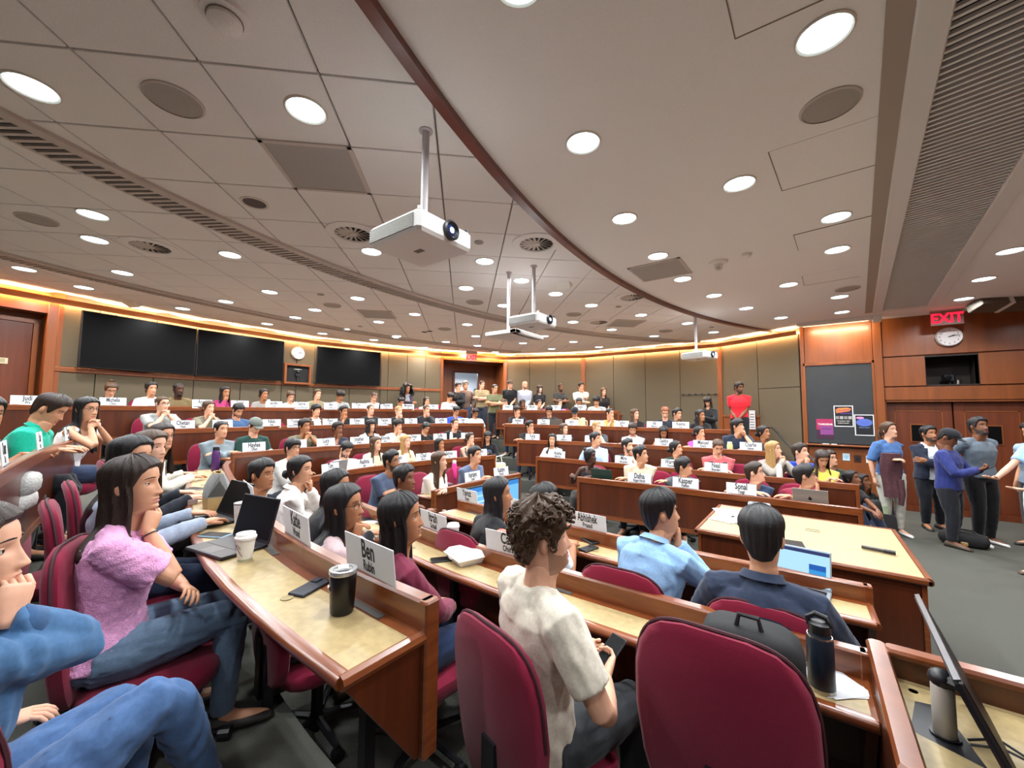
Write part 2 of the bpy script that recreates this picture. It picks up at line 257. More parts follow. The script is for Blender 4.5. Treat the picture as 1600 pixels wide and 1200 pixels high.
((-8.469, 2.868, 1.753), 0.634, 7, 'sit', 'bearded man in blue denim shirt looking down', {'sk': 2, 'h': 'short', 'hc': 'black', 'top': '3b5478', 'sl': 'l', 'pose': 'desk', 'bd': 1, 'gz': 'down'}),
((-8.44, 4.309, 1.764), 0.634, -1, 'sit', 'man in brown jacket over white shirt', {'sk': 2, 'h': 'mop', 'hc': 'black', 'top': 'ded8d0', 'jk': '4a3528', 'sl': 'l', 'pose': 'lap'}),
((-8.359, 4.889, 1.74), 0.634, -14, 'sit', 'man in black T-shirt with palm against his face', {'sk': 3, 'h': 'short', 'hc': 'black', 'top': '1d1e20', 'sl': 's', 'pose': 'chin'}),
((-8.215, 5.474, 1.788), 0.634, -14, 'sit', 'balding man in black sweater sitting upright', {'sk': 1, 'h': 'buzz', 'hc': 'brown', 'top': '1b1c1e', 'sl': 'l', 'pose': 'lap'}),
((-8.05, 6.144, 1.764), 0.634, -14, 'sit', 'blond man in dark shirt with hand at chin', {'sk': 0, 'h': 'crew', 'hc': 'blond', 'top': '222327', 'sl': 'l', 'pose': 'chin'}),
((-7.818, 6.815, 1.801), 0.634, -22, 'sit', 'man in charcoal shirt with fist under chin', {'sk': 1, 'h': 'crew', 'hc': 'brown', 'top': '26262a', 'sl': 'l', 'pose': 'chin'}),
((-7.508, 7.58, 1.775), 0.634, -22, 'sit', 'man in royal blue T-shirt looking down', {'sk': 2, 'h': 'short', 'hc': 'black', 'top': '2747b4', 'sl': 's', 'pose': 'desk', 'gz': 'down'}),
((-7.393, 8.21, 1.727), 0.634, -22, 'sit', 'man in pale grey T-shirt at the aisle end looking down', {'sk': 3, 'h': 'short', 'hc': 'black', 'top': 'b9c0b6', 'sl': 's', 'pose': 'lap', 'gz': 'down'}),
((-6.122, 8.416, 1.788), 0.634, -82, 'sit', 'man in black T-shirt with hand on his cheek', {'sk': 2, 'h': 'mop', 'hc': 'dark', 'top': '1c1c20', 'sl': 's', 'pose': 'chin'}),
((-5.221, 8.538, 1.793), 0.634, -82, 'sit', 'man in dark jacket bowed over a laptop, head down', {'sk': 2, 'h': 'short', 'hc': 'black', 'top': '20222b', 'sl': 'l', 'pose': 'chin', 'gz': 'down'}),
((-4.553, 8.628, 1.767), 0.634, -82, 'sit', 'person in dark cap and sand coloured overshirt', {'sk': 2, 'h': 'cap', 'hc': 'black', 'top': '1c1c1e', 'jk': 'bda27a', 'sl': 'l', 'pose': 'chin', 'gz': 'down'}),
((-3.688, 8.705, 1.744), 0.634, -86, 'sit', 'man in mustard yellow T-shirt with hand at face', {'sk': 2, 'h': 'crew', 'hc': 'black', 'top': 'b39a5c', 'sl': 's', 'pose': 'chin'}),
((-3.117, 8.743, 1.735), 0.634, -86, 'sit', 'woman in black top with wavy brown hair leaning sideways', {'g': 'f', 'sk': 1, 'h': 'long', 'hc': 'brown', 'top': '19191c', 'sl': 's', 'pose': 'desk'}),
((-2.482, 8.795, 1.782), 0.634, -84, 'sit', 'reddish-haired man in dark shirt with eyes lowered', {'sk': 1, 'h': 'crew', 'hc': 'red', 'top': '23262e', 'sl': 'l', 'pose': 'desk', 'gz': 'down'}),
((-2.347, 9.24, 1.743), 0.634, -84, 'sit', 'man with dark curly hair behind the reddish-haired man', {'sk': 2, 'h': 'short', 'hc': 'black', 'top': '202126', 'sl': 'l', 'pose': 'desk'}),
((-1.8, 8.863, 1.722), 0.634, -84, 'sit', 'woman in black top with long dark hair turned sideways', {'g': 'f', 'sk': 3, 'h': 'long', 'hc': 'black', 'top': '18181a', 'sl': 'l', 'pose': 'desk'}),
((-9.306, 1.295, 2.088), 0.98, 1, 'sit', 'woman with glasses in dark jacket and white collar looking down', {'g': 'f', 'sk': 1, 'h': 'bun', 'hc': 'brown', 'top': 'e6e4e0', 'jk': '1d2326', 'sl': 'l', 'pose': 'desk', 'gl': 1, 'gz': 'down'}),
((-9.316, 1.801, 2.125), 0.98, 1, 'sit', 'woman in white striped blouse with black hair tied back', {'g': 'f', 'sk': 2, 'h': 'tied', 'hc': 'black', 'top': 'd6d0cc', 'sl': 'l', 'pose': 'desk'}),
((-9.324, 2.184, 2.133), 0.98, 1, 'sit', 'bearded man in olive brown shirt', {'sk': 5, 'h': 'buzz', 'hc': 'black', 'top': '6b5a3c', 'sl': 's', 'pose': 'desk', 'bd': 1}),
((-9.339, 2.919, 2.106), 0.98, 1, 'sit', 'woman in magenta top with long black hair, fist at her mouth', {'g': 'f', 'sk': 3, 'h': 'long', 'hc': 'black', 'top': '8a1f52', 'sl': 'l', 'pose': 'chin'}),
((-9.327, 3.622, 2.095), 0.98, -7, 'sit', 'woman in grey cardigan with black hair tied behind, by white bottle', {'g': 'f', 'sk': 3, 'h': 'tied', 'hc': 'black', 'top': '837f7a', 'sl': 'l', 'pose': 'desk'}),
((-9.268, 4.143, 2.072), 0.98, -7, 'sit', 'woman in light grey sweater with brown hair, looking down', {'g': 'f', 'sk': 1, 'h': 'tied', 'hc': 'brown', 'top': 'a9a6a2', 'sl': 'l', 'pose': 'desk', 'gz': 'down'}),
((-9.203, 4.713, 2.136), 0.98, -7, 'sit', 'woman in khaki shirt with pulled back fair hair', {'g': 'f', 'sk': 1, 'h': 'tied', 'hc': 'brown', 'top': '837a5e', 'sl': 's', 'pose': 'desk'}),
((-9.142, 5.247, 2.125), 0.98, -7, 'sit', 'black-haired man in mid grey T-shirt with head bowed', {'sk': 3, 'h': 'mop', 'hc': 'black', 'top': '8b8f8e', 'sl': 's', 'pose': 'desk', 'gz': 'down'}),
((-8.986, 6.081, 2.12), 0.98, -15, 'sit', 'fair man in light grey T-shirt behind a dark laptop', {'sk': 1, 'h': 'crew', 'hc': 'brown', 'top': 'a7a7a8', 'sl': 's', 'pose': 'desk', 'gz': 'down'}),
((-8.794, 6.774, 2.004), 0.98, -15, 'sit', 'man in black shirt leaning forward with hand at his mouth', {'sk': 2, 'h': 'short', 'hc': 'black', 'top': '1e1d1e', 'sl': 'l', 'pose': 'chin', 'gz': 'down'}),
((-8.595, 7.492, 2.037), 0.98, -15, 'sit', 'woman in white top with both hands on her cheeks', {'g': 'f', 'sk': 2, 'h': 'long', 'hc': 'black', 'top': 'd9d6ca', 'sl': 's', 'pose': 'cheeks'}),
((-8.395, 8.212, 2.184), 0.98, -15, 'sit', 'man with black hair in grey white T-shirt at the back row end', {'sk': 2, 'h': 'mop', 'hc': 'black', 'top': 'b5b2ac', 'sl': 's', 'pose': 'desk', 'gz': 'down'}),
((-7.224, 9.319, 2.0), 0.98, -80, 'sit', 'woman with tied dark hair behind the white bottle in back row', {'g': 'f', 'sk': 2, 'h': 'tied', 'hc': 'dark', 'top': '2a2522', 'sl': 'l', 'pose': 'chin'}),
((-6.668, 9.419, 2.0), 0.98, -80, 'sit', 'woman with black hair and hand at her mouth in back row', {'g': 'f', 'sk': 4, 'h': 'long', 'hc': 'black', 'top': '5a4a3a', 'sl': 'l', 'pose': 'chin'}),
((-6.155, 9.511, 2.0), 0.98, -80, 'sit', 'woman in dark cardigan with parted black hair in back row', {'g': 'f', 'sk': 2, 'h': 'tied', 'hc': 'black', 'top': '3b3a3a', 'sl': 'l', 'pose': 'desk'}),
((-5.55, 9.617, 2.0), 0.98, -86, 'sit', 'woman in lilac top with reddish brown hair in back row', {'g': 'f', 'sk': 1, 'h': 'long', 'hc': 'brown', 'top': '7a78c0', 'sl': 'l', 'pose': 'desk'}),
((-4.961, 9.656, 2.042), 0.98, -86, 'sit', 'woman with glasses in black top looking down in back row', {'g': 'f', 'sk': 2, 'h': 'tied', 'hc': 'black', 'top': '17171a', 'sl': 'l', 'pose': 'desk', 'gl': 1, 'gz': 'down'}),
((-4.475, 9.688, 2.073), 0.98, -86, 'sit', 'man in grey T-shirt bowed over his desk in back row', {'sk': 2, 'h': 'mop', 'hc': 'black', 'top': '9a9c98', 'sl': 's', 'pose': 'desk', 'gz': 'down'}),
((-9.12, 7.23, 2.4), 0.98, -45, 'stand', 'standing woman with big black curly hair in dark cardigan over grey top', {'g': 'f', 'sk': 3, 'h': 'bigcurl', 'hc': 'black', 'top': '85838a', 'jk': '2a2228', 'sl': 'l', 'pose': 'standcross', 'pants': '1c1c20'}),
((-8.42, 8.56, 2.5), 0.98, -50, 'stand', 'standing man in black shirt with hand at his mouth by the doorway', {'sk': 2, 'h': 'short', 'hc': 'black', 'top': '151517', 'sl': 'l', 'pose': 'standface'}),
((-8.39, 8.84, 2.56), 0.98, -50, 'stand', 'standing man in brown plaid shirt inside the doorway', {'sk': 2, 'h': 'short', 'hc': 'gray', 'top': '6a5448', 'sl': 'l', 'pose': 'stand'}),
((-8.59, 9.56, 2.38), 0.98, 120, 'stand', 'woman with long black hair in the doorway facing into the corridor', {'g': 'f', 'sk': 2, 'h': 'long', 'hc': 'black', 'top': '2a2422', 'sl': 'l', 'pose': 'stand', 'gz': 'fwd'}),
((-7.98, 9.14, 2.58), 0.98, -55, 'stand', 'standing man in beige brown T-shirt with folded arms', {'sk': 1, 'h': 'crew', 'hc': 'dark', 'top': '857456', 'sl': 's', 'pose': 'standcross'}),
((-7.16, 8.75, 2.42), 0.98, -55, 'stand', 'standing man in olive green T-shirt with folded arms', {'sk': 2, 'h': 'crew', 'hc': 'black', 'top': '5c5c40', 'sl': 's', 'pose': 'standcross'}),
((-7.42, 9.81, 2.62), 0.98, -60, 'stand', 'standing man in black T-shirt and brown cap', {'sk': 1, 'h': 'cap', 'hc': 'brown', 'top': '161618', 'sl': 's', 'pose': 'standfront'}),
((-7.05, 10.09, 2.6), 0.98, -60, 'stand', 'standing bald man in pale grey button shirt', {'sk': 1, 'h': 'bald', 'hc': 'brown', 'top': 'a3a5b2', 'sl': 'l', 'pose': 'standfront', 'bd': 1}),
((-6.63, 10.28, 2.48), 0.98, -65, 'stand', 'standing woman in black T-shirt with dark fringe', {'g': 'f', 'sk': 0, 'h': 'bob', 'hc': 'dark', 'top': '17171a', 'sl': 's', 'pose': 'standfront'}),
((-6.06, 10.58, 2.52), 0.98, -65, 'stand', 'standing bearded man in dark grey polo', {'sk': 4, 'h': 'crew', 'hc': 'black', 'top': '2a2928', 'sl': 's', 'pose': 'standcross', 'bd': 1}),
((-5.47, 10.77, 2.53), 0.98, -65, 'stand', 'standing man in white shirt with black strap, hand on face', {'sk': 2, 'h': 'short', 'hc': 'black', 'top': 'dcdad6', 'sl': 's', 'pose': 'standface'}),
((-4.81, 10.89, 2.37), 0.98, -65, 'stand', 'standing woman in black top with long brown hair', {'g': 'f', 'sk': 1, 'h': 'long', 'hc': 'brown', 'top': '18181b', 'sl': 's', 'pose': 'standfront'}),
((-1.88, 10.08, 2.04), 0.72, -110, 'stand', 'person in black hoodie standing and reading a phone', {'g': 'f', 'sk': 2, 'h': 'bob', 'hc': 'black', 'top': '18181a', 'sl': 'l', 'pose': 'standphone', 'gz': 'down'}),
((-1.27, 10.29, 2.35), 0.72, -95, 'stand', 'standing man in bright red T-shirt against the fabric wall', {'sk': 4, 'h': 'short', 'hc': 'black', 'top': 'c8232e', 'sl': 's', 'pose': 'standfront', 'bd': 1}),
((-5.76, 6.81, 1.21), 0.46, -60, 'sit', 'woman in black seated on the aisle steps holding a phone', {'g': 'f', 'sk': 2, 'h': 'long', 'hc': 'black', 'top': '151518', 'sl': 'l', 'pose': 'phone', 'gz': 'down'}),
((-0.66, 8.25, 1.44), 0.35, -90, 'sit', 'woman with dark hair seated behind the blonde woman', {'g': 'f', 'sk': 3, 'h': 'tied', 'hc': 'black', 'top': '3a3034', 'sl': 'l', 'pose': 'lap'}),
((0.24, 8.42, 1.04), 0.0, -90, 'sit', 'man with glasses half hidden behind the yellow T-shirt', {'sk': 2, 'h': 'short', 'hc': 'dark', 'top': '2a3326', 'sl': 'l', 'pose': 'lap', 'gl': 1}),
((0.46, 7.71, 0.83), 0.0, -60, 'sit', 'woman with long bare arms seated on steps with knees up by dark backpack', {'g': 'f', 'sk': 4, 'h': 'tied', 'hc': 'black', 'top': '1d1c20', 'sl': 's', 'pose': 'knees', 'pants': '1d2438'}),
((0.63, 8.34, 0.72), 0.0, -60, 'sit', 'woman with dark curly hair seated low behind the first step sitter', {'g': 'f', 'sk': 4, 'h': 'long', 'hc': 'black', 'top': '1d1a1a', 'sl': 's', 'pose': 'lap'}),
((0.94, 8.19, 1.54), 0, -65, 'stand', 'standing woman in blue loose blouse and white trousers holding a coat', {'g': 'f', 'sk': 1, 'h': 'pony', 'hc': 'brown', 'top': '40608f', 'sl': 'e', 'pants': 'bdb9ae', 'pose': 'standcoat', 'lod': 1}),
((1.49, 8.98, 1.47), 0, -70, 'stand', 'standing bearded man in navy suit jacket behind the blue jacket', {'sk': 3, 'h': 'short', 'hc': 'black', 'top': 'c9ccd2', 'jk': '1f2434', 'sl': 'l', 'pants': '1b1d24', 'pose': 'standcross', 'bd': 1, 'lod': 1}),
((1.52, 8.01, 1.46), 0, -25, 'stand', 'standing man in bright navy jacket and dark cap looking down at phone', {'sk': 4, 'h': 'cap', 'hc': 'black', 'top': '27306a', 'sl': 'l', 'pants': '202127', 'pose': 'standphone', 'gz': 'down', 'lod': 1}),
((1.89, 8.41, 1.61), 0, -55, 'stand', 'standing bearded man in grey T-shirt gazing up', {'sk': 4, 'h': 'short', 'hc': 'black', 'top': '5f6a74', 'sl': 's', 'pants': '141417', 'pose': 'standback', 'bd': 1, 'lod': 1, 'gz': 'up'}),
((2.42, 8.61, 1.55), 0, -150, 'stand', 'man in pale blue T-shirt cut by the frame edge', {'sk': 2, 'h': 'short', 'hc': 'black', 'top': '8fa3b8', 'sl': 's', 'pants': '4a4a4c', 'pose': 'stand', 'lod': 1, 'gz': 'fwd'}),
((2.04, 7.06, 1.61), 0, 212, 'stand', 'person in pale blue shirt and white shorts reaching an open hand into view', {'g': 'f', 'sk': 1, 'h': 'long', 'hc': 'brown', 'top': '8fb4de', 'sl': 's', 'pants': 'd8d6cf', 'short': 1, 'pose': 'present', 'lod': 1, 'gz': 'fwd'}),
]
CARDS=[
((-8.71, 0.398, 1.814), 96, 'Judi', 'Wu', '5b'),
((-8.775, 1.257, 1.814), 91, 'Michelle', 'Chou', '5b'),
((-8.787, 1.804, 1.814), 91, 'Nina', 'Rao', '5b'),
((-8.799, 2.417, 1.814), 91, 'Anjali', 'Nair', '5b'),
((-8.812, 3.017, 1.814), 91, 'Yasar', 'Demir', '5b'),
((-8.795, 3.618, 1.814), 84, 'Jennifer', 'Dunn', '5b'),
((-8.736, 4.142, 1.814), 84, 'Gabriel', 'Ortiz', '5b'),
((-8.666, 4.759, 1.814), 84, 'Jess', 'Lin', '5b'),
((-8.593, 5.399, 1.814), 84, 'Tom', 'Ray', '5b'),
((-8.439, 6.075, 1.814), 74, 'Rachel', 'Kim', '5b'),
((-8.286, 6.624, 1.814), 74, 'Mohamed', 'Ali', '5b'),
((-8.098, 7.304, 1.814), 74, 'Vini', 'Sa', '5b'),
((-7.941, 7.867, 1.814), 74, 'Alex', 'Ng', '5b'),
((-7.743, 1.9, 1.468), 97, 'Chetan', 'Patel', '4b'),
((-7.812, 2.442, 1.468), 97, 'Jeremy', 'Hall', '4b'),
((-7.864, 3.213, 1.468), 89, 'Nikki', 'Shah', '4b'),
((-7.856, 3.629, 1.468), 89, 'Youssef', 'Hassan', '4b'),
((-7.843, 4.308, 1.468), 89, 'Patti', 'Rios', '4b'),
((-7.753, 4.856, 1.468), 76, 'Ethan', 'Brock', '4b'),
((-7.608, 5.443, 1.468), 76, 'Natalie', 'Cruz', '4b'),
((-7.457, 6.053, 1.468), 76, 'Tim', 'Barth', '4b'),
((-7.195, 6.758, 1.468), 68, 'Camille', 'Roux', '4b'),
((-6.978, 7.293, 1.468), 68, 'Sean', 'Ong', '4b'),
((-3.402, 0.104, 1.468), 171, 'Omar', 'Dia', '4n'),
((-4.497, 0.289, 1.468), 168, 'Lisa', 'Lee', '4n'),
((-5.546, 0.52, 1.468), 164, 'Drew', 'Fox', '4n'),
((-6.816, 0.878, 1.468), 164, 'Adam', 'Cole', '4n'),
((-6.321, 2.371, 1.18), 96, 'Haylee', 'Grant', '3b'),
((-6.38, 2.986, 1.18), 90, 'Iris', 'Chu', '3b'),
((-6.38, 3.449, 1.18), 90, 'Lucy', 'Cole', '3b'),
((-6.341, 4.021, 1.18), 83, 'Jonathan', 'Weiss', '3b'),
((-6.279, 4.52, 1.18), 83, 'Rhonda', 'Kerr', '3b'),
((-6.199, 5.111, 1.18), 79, 'Omar', 'Aziz', '3b'),
((-6.085, 5.697, 1.18), 79, 'Sofia', 'Lenz', '3b'),
((-5.955, 6.364, 1.18), 79, 'Sara', 'Bell', '3b'),
((-5.228, 2.908, 0.924), 106, 'Tim', 'Yoon', '2b'),
((-5.319, 3.479, 0.924), 92, 'Aashna', 'Jain', '2b'),
((-5.339, 4.112, 0.924), 83, 'Ellen', 'Hu', '2b'),
((-5.283, 4.576, 0.924), 83, 'Chad', 'Moore', '2b'),
((-5.216, 5.118, 0.924), 74, 'James', 'Orr', '2b'),
((-5.035, 5.755, 0.924), 74, 'Omer', 'Tal', '2b'),
((-3.645, 4.022, 0.834), 93, 'Aparajeya', 'Dash', '1b'),
((-3.622, 4.61, 0.834), 87, 'Kaitlyn', 'Boyce', '1b'),
((-6.73, 8.798, 1.814), 10, 'Emeric', 'Lo', '5f'),
((-6.004, 8.929, 1.814), 10, 'Michael', 'Tan', '5f'),
((-5.327, 9.031, 1.814), 4, 'Ana', 'Paz', '5f'),
((-4.645, 9.076, 1.814), 4, 'Joseph', 'Roth', '5f'),
((-5.704, 7.867, 1.468), 8, 'Ahmed', 'Said', '4f'),
((-5.025, 7.959, 1.468), 8, 'Fox', 'Chamberlin', '4f'),
((-4.331, 8.053, 1.468), 8, 'Jack', 'Liu', '4f'),
((-3.742, 8.101, 1.468), 4, 'Maria', 'Bloom', '4f'),
((-3.19, 8.137, 1.468), 4, 'Taylor', 'Pugh', '4f'),
((-2.525, 8.188, 1.468), 6, 'Ali', 'Mansour', '4f'),
((-2.032, 8.237, 1.468), 6, 'Keenia', 'Soto', '4f'),
((-4.662, 6.956, 1.18), 17, 'Kang', 'Park', '3f'),
((-4.02, 7.147, 1.18), 17, 'Jill', 'Anderson', '3f'),
((-3.447, 7.256, 1.18), 6, 'Peter', 'Vogel', '3f'),
((-2.714, 7.337, 1.18), 6, 'Jota', 'Reis', '3f'),
((-2.117, 7.382, 1.18), 3, 'Gabby', 'Nunez', '3f'),
((-1.477, 7.419, 1.18), 3, 'Manuel', 'Pereira', '3f'),
((-0.78, 7.458, 1.18), 3, 'Charlie', 'Salazar', '3f'),
((-3.748, 6.424, 0.924), 3, 'Anisha', 'Mehrotra', '2f'),
((-2.505, 6.448, 0.924), 0, 'Mira', 'Narayanan', '2f'),
((-1.742, 6.446, 0.924), 0, 'Warren', 'Poucher', '2f'),
((-1.119, 6.444, 0.924), 0, 'Neal', 'Bhandari', '2f'),
((-1.855, 5.327, 0.834), 3, 'Dafna', 'Rogan Hirsch', '1f'),
((-1.277, 5.332, 0.834), 0, 'Kasper', 'Fjeften', '1f'),
((-0.668, 5.335, 0.834), 0, 'Sonal', 'Tyagi', '1f'),
((-1.906, 0.915, 1.18), 176, 'Katie', 'Wood', '3n'),
((-1.289, 0.883, 1.18), 179, 'Ben', 'Rubin', '3n'),
((-2.854, 1.063, 1.18), 167, 'Marco', 'Silva', '3n'),
((-2.171, 1.995, 0.924), 173, 'Itrah', 'Sohail', '2n'),
((-1.467, 1.944, 0.924), 178, 'Carl', 'Ohira', '2n'),
((-2.108, 3.039, 0.834), 175, 'Bola', 'Akande', '1n'),
((-1.462, 2.992, 0.834), 176, 'Abhishek', 'Prasad', '1n'),
((-2.883, 3.101, 0.834), 175, 'Yavuz', 'Kaya', '1n'),
]
LIGHTS=[(-0.93, 1.27), (-1.18, 2.37), (0.12, 2.35), (-0.39, 3.55), (-1.35, 3.57), (0.26, 4.7), (0.31, 5.66), (-1.37, 4.68), (-1.34, 5.7), (-1.14, 6.8), (-0.83, 7.96), (-0.38, 9.14), (-0.18, 6.83), (0.44, 8.0), (0.53, 9.24), (1.87, 6.82), (1.95, 8.04), (2.02, 9.25), (-3.54, 0.07), (-2.43, 1.1), (-5.43, 0.54), (-6.23, 0.65), (-5.5, 1.69), (-4.03, 2.63), (-3.15, 3.63), (-3.2, 4.48), (-3.13, 5.31), (-4.08, 4.28), (-4.22, 5.38), (-2.97, 6.25), (-3.84, 7.21), (-2.5, 7.42), (-1.96, 8.66), (-3.49, 8.38), (-2.95, 9.67), (-1.7, 9.96), (-5.93, 3.64), (-6.01, 4.9), (-7.16, 4.9), (-5.8, 6.14), (-6.53, 7.22), (-7.74, 7.38), (-8.16, 6.11), (-8.34, 0.25), (-7.45, 1.06), (-8.86, 0.85), (-9.21, 2.14), (-7.98, 2.43), (-6.75, 2.63), (-8.2, 3.69), (-7.27, 3.61), (-8.42, 4.9), (-9.11, 6.1), (-9.33, 3.62), (-9.39, 4.87), (-8.98, 7.7), (-7.45, 8.32), (-8.46, 8.94), (-7.8, 9.54), (-5.14, 8.17), (-6.15, 8.7), (-6.02, 9.98), (-4.93, 9.28), (-4.73, 10.43)]
ROWS={'1b': [(-3.58, 3.28), (-3.63, 4.1), (-3.58, 5.0)],
 '1f': [(-2.72, 5.26), (-1.8, 5.31), (0.37, 5.32)],
 '1n': [(0.22, 3.0), (-1.0, 2.98), (-2.0, 3.05), (-3.0, 3.13)],
 '2b': [(-5.12, 2.6), (-5.29, 3.2), (-5.32, 4.1), (-5.2, 5.1), (-4.93, 6.05)],
 '2f': [(-4.17, 6.38), (-3.3, 6.43), (0.43, 6.42)],
 '2n': [(0.13, 1.97), (-1.1, 1.95), (-1.9, 1.98), (-2.6, 2.07), (-3.3, 2.16), (-3.95, 2.33)],
 '3b': [(-6.27, 2.1), (-6.36, 2.9), (-6.36, 3.7), (-6.2, 5.0), (-5.86, 6.75)],
 '3f': [(-4.95, 6.85), (-3.77, 7.2), (-2.5, 7.34), (-0.4, 7.46)],
 '3n': [(-0.98, 0.9), (-1.5, 0.905), (-2.1, 0.95), (-2.75, 1.06), (-3.8, 1.3), (-5.0, 1.62), (-5.35, 1.76)],
 '4b': [(-7.7, 1.72), (-7.85, 2.9), (-7.82, 4.5), (-7.4, 6.2), (-6.75, 7.8)],
 '4f': [(-6.05, 7.8), (-4.2, 8.05), (-2.7, 8.15), (-1.2, 8.3)],
 '4n': [(-2.72, 0.02), (-3.13, 0.08), (-4.31, 0.27), (-5.4, 0.5), (-6.75, 0.88)],
 '5b': [(-8.6, -0.5), (-8.75, 1.0), (-8.8, 3.4), (-8.55, 5.6), (-7.8, 8.3)],
 '5f': [(-7.05, 8.72), (-5.5, 9.0), (-3.66, 9.12)]}

CEN = (-1.2, 4.2)
LEDGE = {1: .834, 2: .924, 3: 1.18, 4: 1.468, 5: 1.814}
FLOORZ = {1: 0., 2: .09, 3: .346, 4: .634, 5: .98}
def smooth_path(P, step=.3):
    """resampled Catmull-Rom curve through plan points"""
    Q = [Vector(p) for p in P]; Q = [Q[0] * 2 - Q[1]] + Q + [Q[-1] * 2 - Q[-2]]; out = []
    for i in range(1, len(Q) - 2):
        n = max(1, int((Q[i + 1] - Q[i]).length / step))
        for k in range(n):
            t = k / n
            out.append(.5 * ((2 * Q[i]) + (Q[i + 1] - Q[i - 1]) * t + (2 * Q[i - 1] - 5 * Q[i] + 4 * Q[i + 1] - Q[i + 2]) * t * t + (3 * Q[i] - Q[i - 1] - 3 * Q[i + 1] + Q[i + 2]) * t ** 3))
    return out + [Q[-2]]
def normals(P):
    N = []; m = P[len(P) // 2]; o = m - Vector(CEN)
    for i in range(len(P)):
        t = (P[min(len(P) - 1, i + 1)] - P[max(0, i - 1)]).normalized(); n = Vector((-t.y, t.x)); N.append(n)
    if N[len(P) // 2].dot(o) < 0: N = [-n for n in N]
    return N
def sweep(mb, P, N, prof, mi=0):
    return mb.loft([[(p.x + n.x * d, p.y + n.y * d, z) for d, z in prof] for p, n in zip(P, N)], mi)
# ============================================================ ROOM SHELL
ZC = 3.62
W = [(-9.3, -1.2), (-9.75, .62), (-10.12, 2.6), (-10.2, 5.1), (-9.77, 6.8), (-9.06, 8.46), (-7.96, 10.28), (-5.62, 11.25), (-1.79, 11.28), (-.11, 10.4)]
def seg_matrix(i):
    """frame of wall segment i: x along the wall, y out of the room, z up"""
    a, b = Vector(W[i]), Vector(W[i + 1]); u = (b - a).normalized(); n = Vector((-u.y, u.x)); m = (a + b) / 2
    if n.dot(m - Vector(CEN)) < 0: n = -n
    return Matrix(((u.x, n.x, 0, a.x), (u.y, n.y, 0, a.y), (0, 0, 1, 0), (0, 0, 0, 1))), (b - a).length
# floor and tiers
mb = MB().box(-11, 4.3, -3.4, 12, -.12, 0)
floor = props(mb.build('floor', CARPET), kind='structure')
TEND = {2: (.12, .5), 3: (.55, .15), 4: (.8, -.25), 5: (.8, -.55)}
def row_curve(k, d):
    pts = []
    for s in 'nbf':
        key = '%d%s' % (k, s)
        if key not in ROWS: continue
        P = smooth_path(ROWS[key]); P = P[::-1] if (s == 'n' ) else P
        # paths run near leg -> bottom -> far leg
        if s == 'n' and P[0].x < P[-1].x: P = P[::-1]
        N = normals(P); pts += [(p.x + n.x * d, p.y + n.y * d) for p, n in zip(P, N)]
    if k == 4: pts = [(-1.0, -.95), (-2.5, -.9), (-2.62, -.05)] + pts
    if k == 5: pts = [(-2.0, -1.15), (-5, -.95), (-7.6, -.8)] + pts
    return pts
for k in (2, 3, 4, 5):
    pts = row_curve(k, -.03); xn, xf = TEND[k]
    poly = [(xn, pts[0][1])] + [p for p in pts if p[0] < min(xn, xf) + .6] + [(xf, pts[-1][1]), (xf, 11.6), (-11, 11.6), (-11, -3.3), (xn, -3.3)]
    props(MB().prism(poly, .001 * k, FLOORZ[k]).build('floor', CARPET), kind='structure')
# half steps in the two aisles and beside the far row ends
def aisle_step(c, ang, w, d, z0, z1):
    M = Matrix.Translation((c[0], c[1], 0)) @ Matrix.Rotation(ang, 4, 'Z')
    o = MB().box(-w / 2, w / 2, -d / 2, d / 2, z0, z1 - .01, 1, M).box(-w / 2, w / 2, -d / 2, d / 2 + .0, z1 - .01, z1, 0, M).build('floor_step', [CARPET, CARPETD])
    props(o, kind='structure')
for (a, b), z in ((((-4.75, 6.2)), .05), ((-5.3, 6.72), .2), ((-6.0, 7.35), .49), ((-6.95, 8.05), .8)):
    aisle_step((a, b), R(45 - 0), .32, .8, 0, z + .02)
    aisle_step((a - .25, b + .2), R(45), .3, .9, 0, z + .13)
for x, y, z in ((.32, 7.75, .16), (.1, 8.3, .32), (-.05, 8.9, .47), (-.35, 9.7, .8)):
    aisle_step((x, y), 0, .7, .42, 0, z)
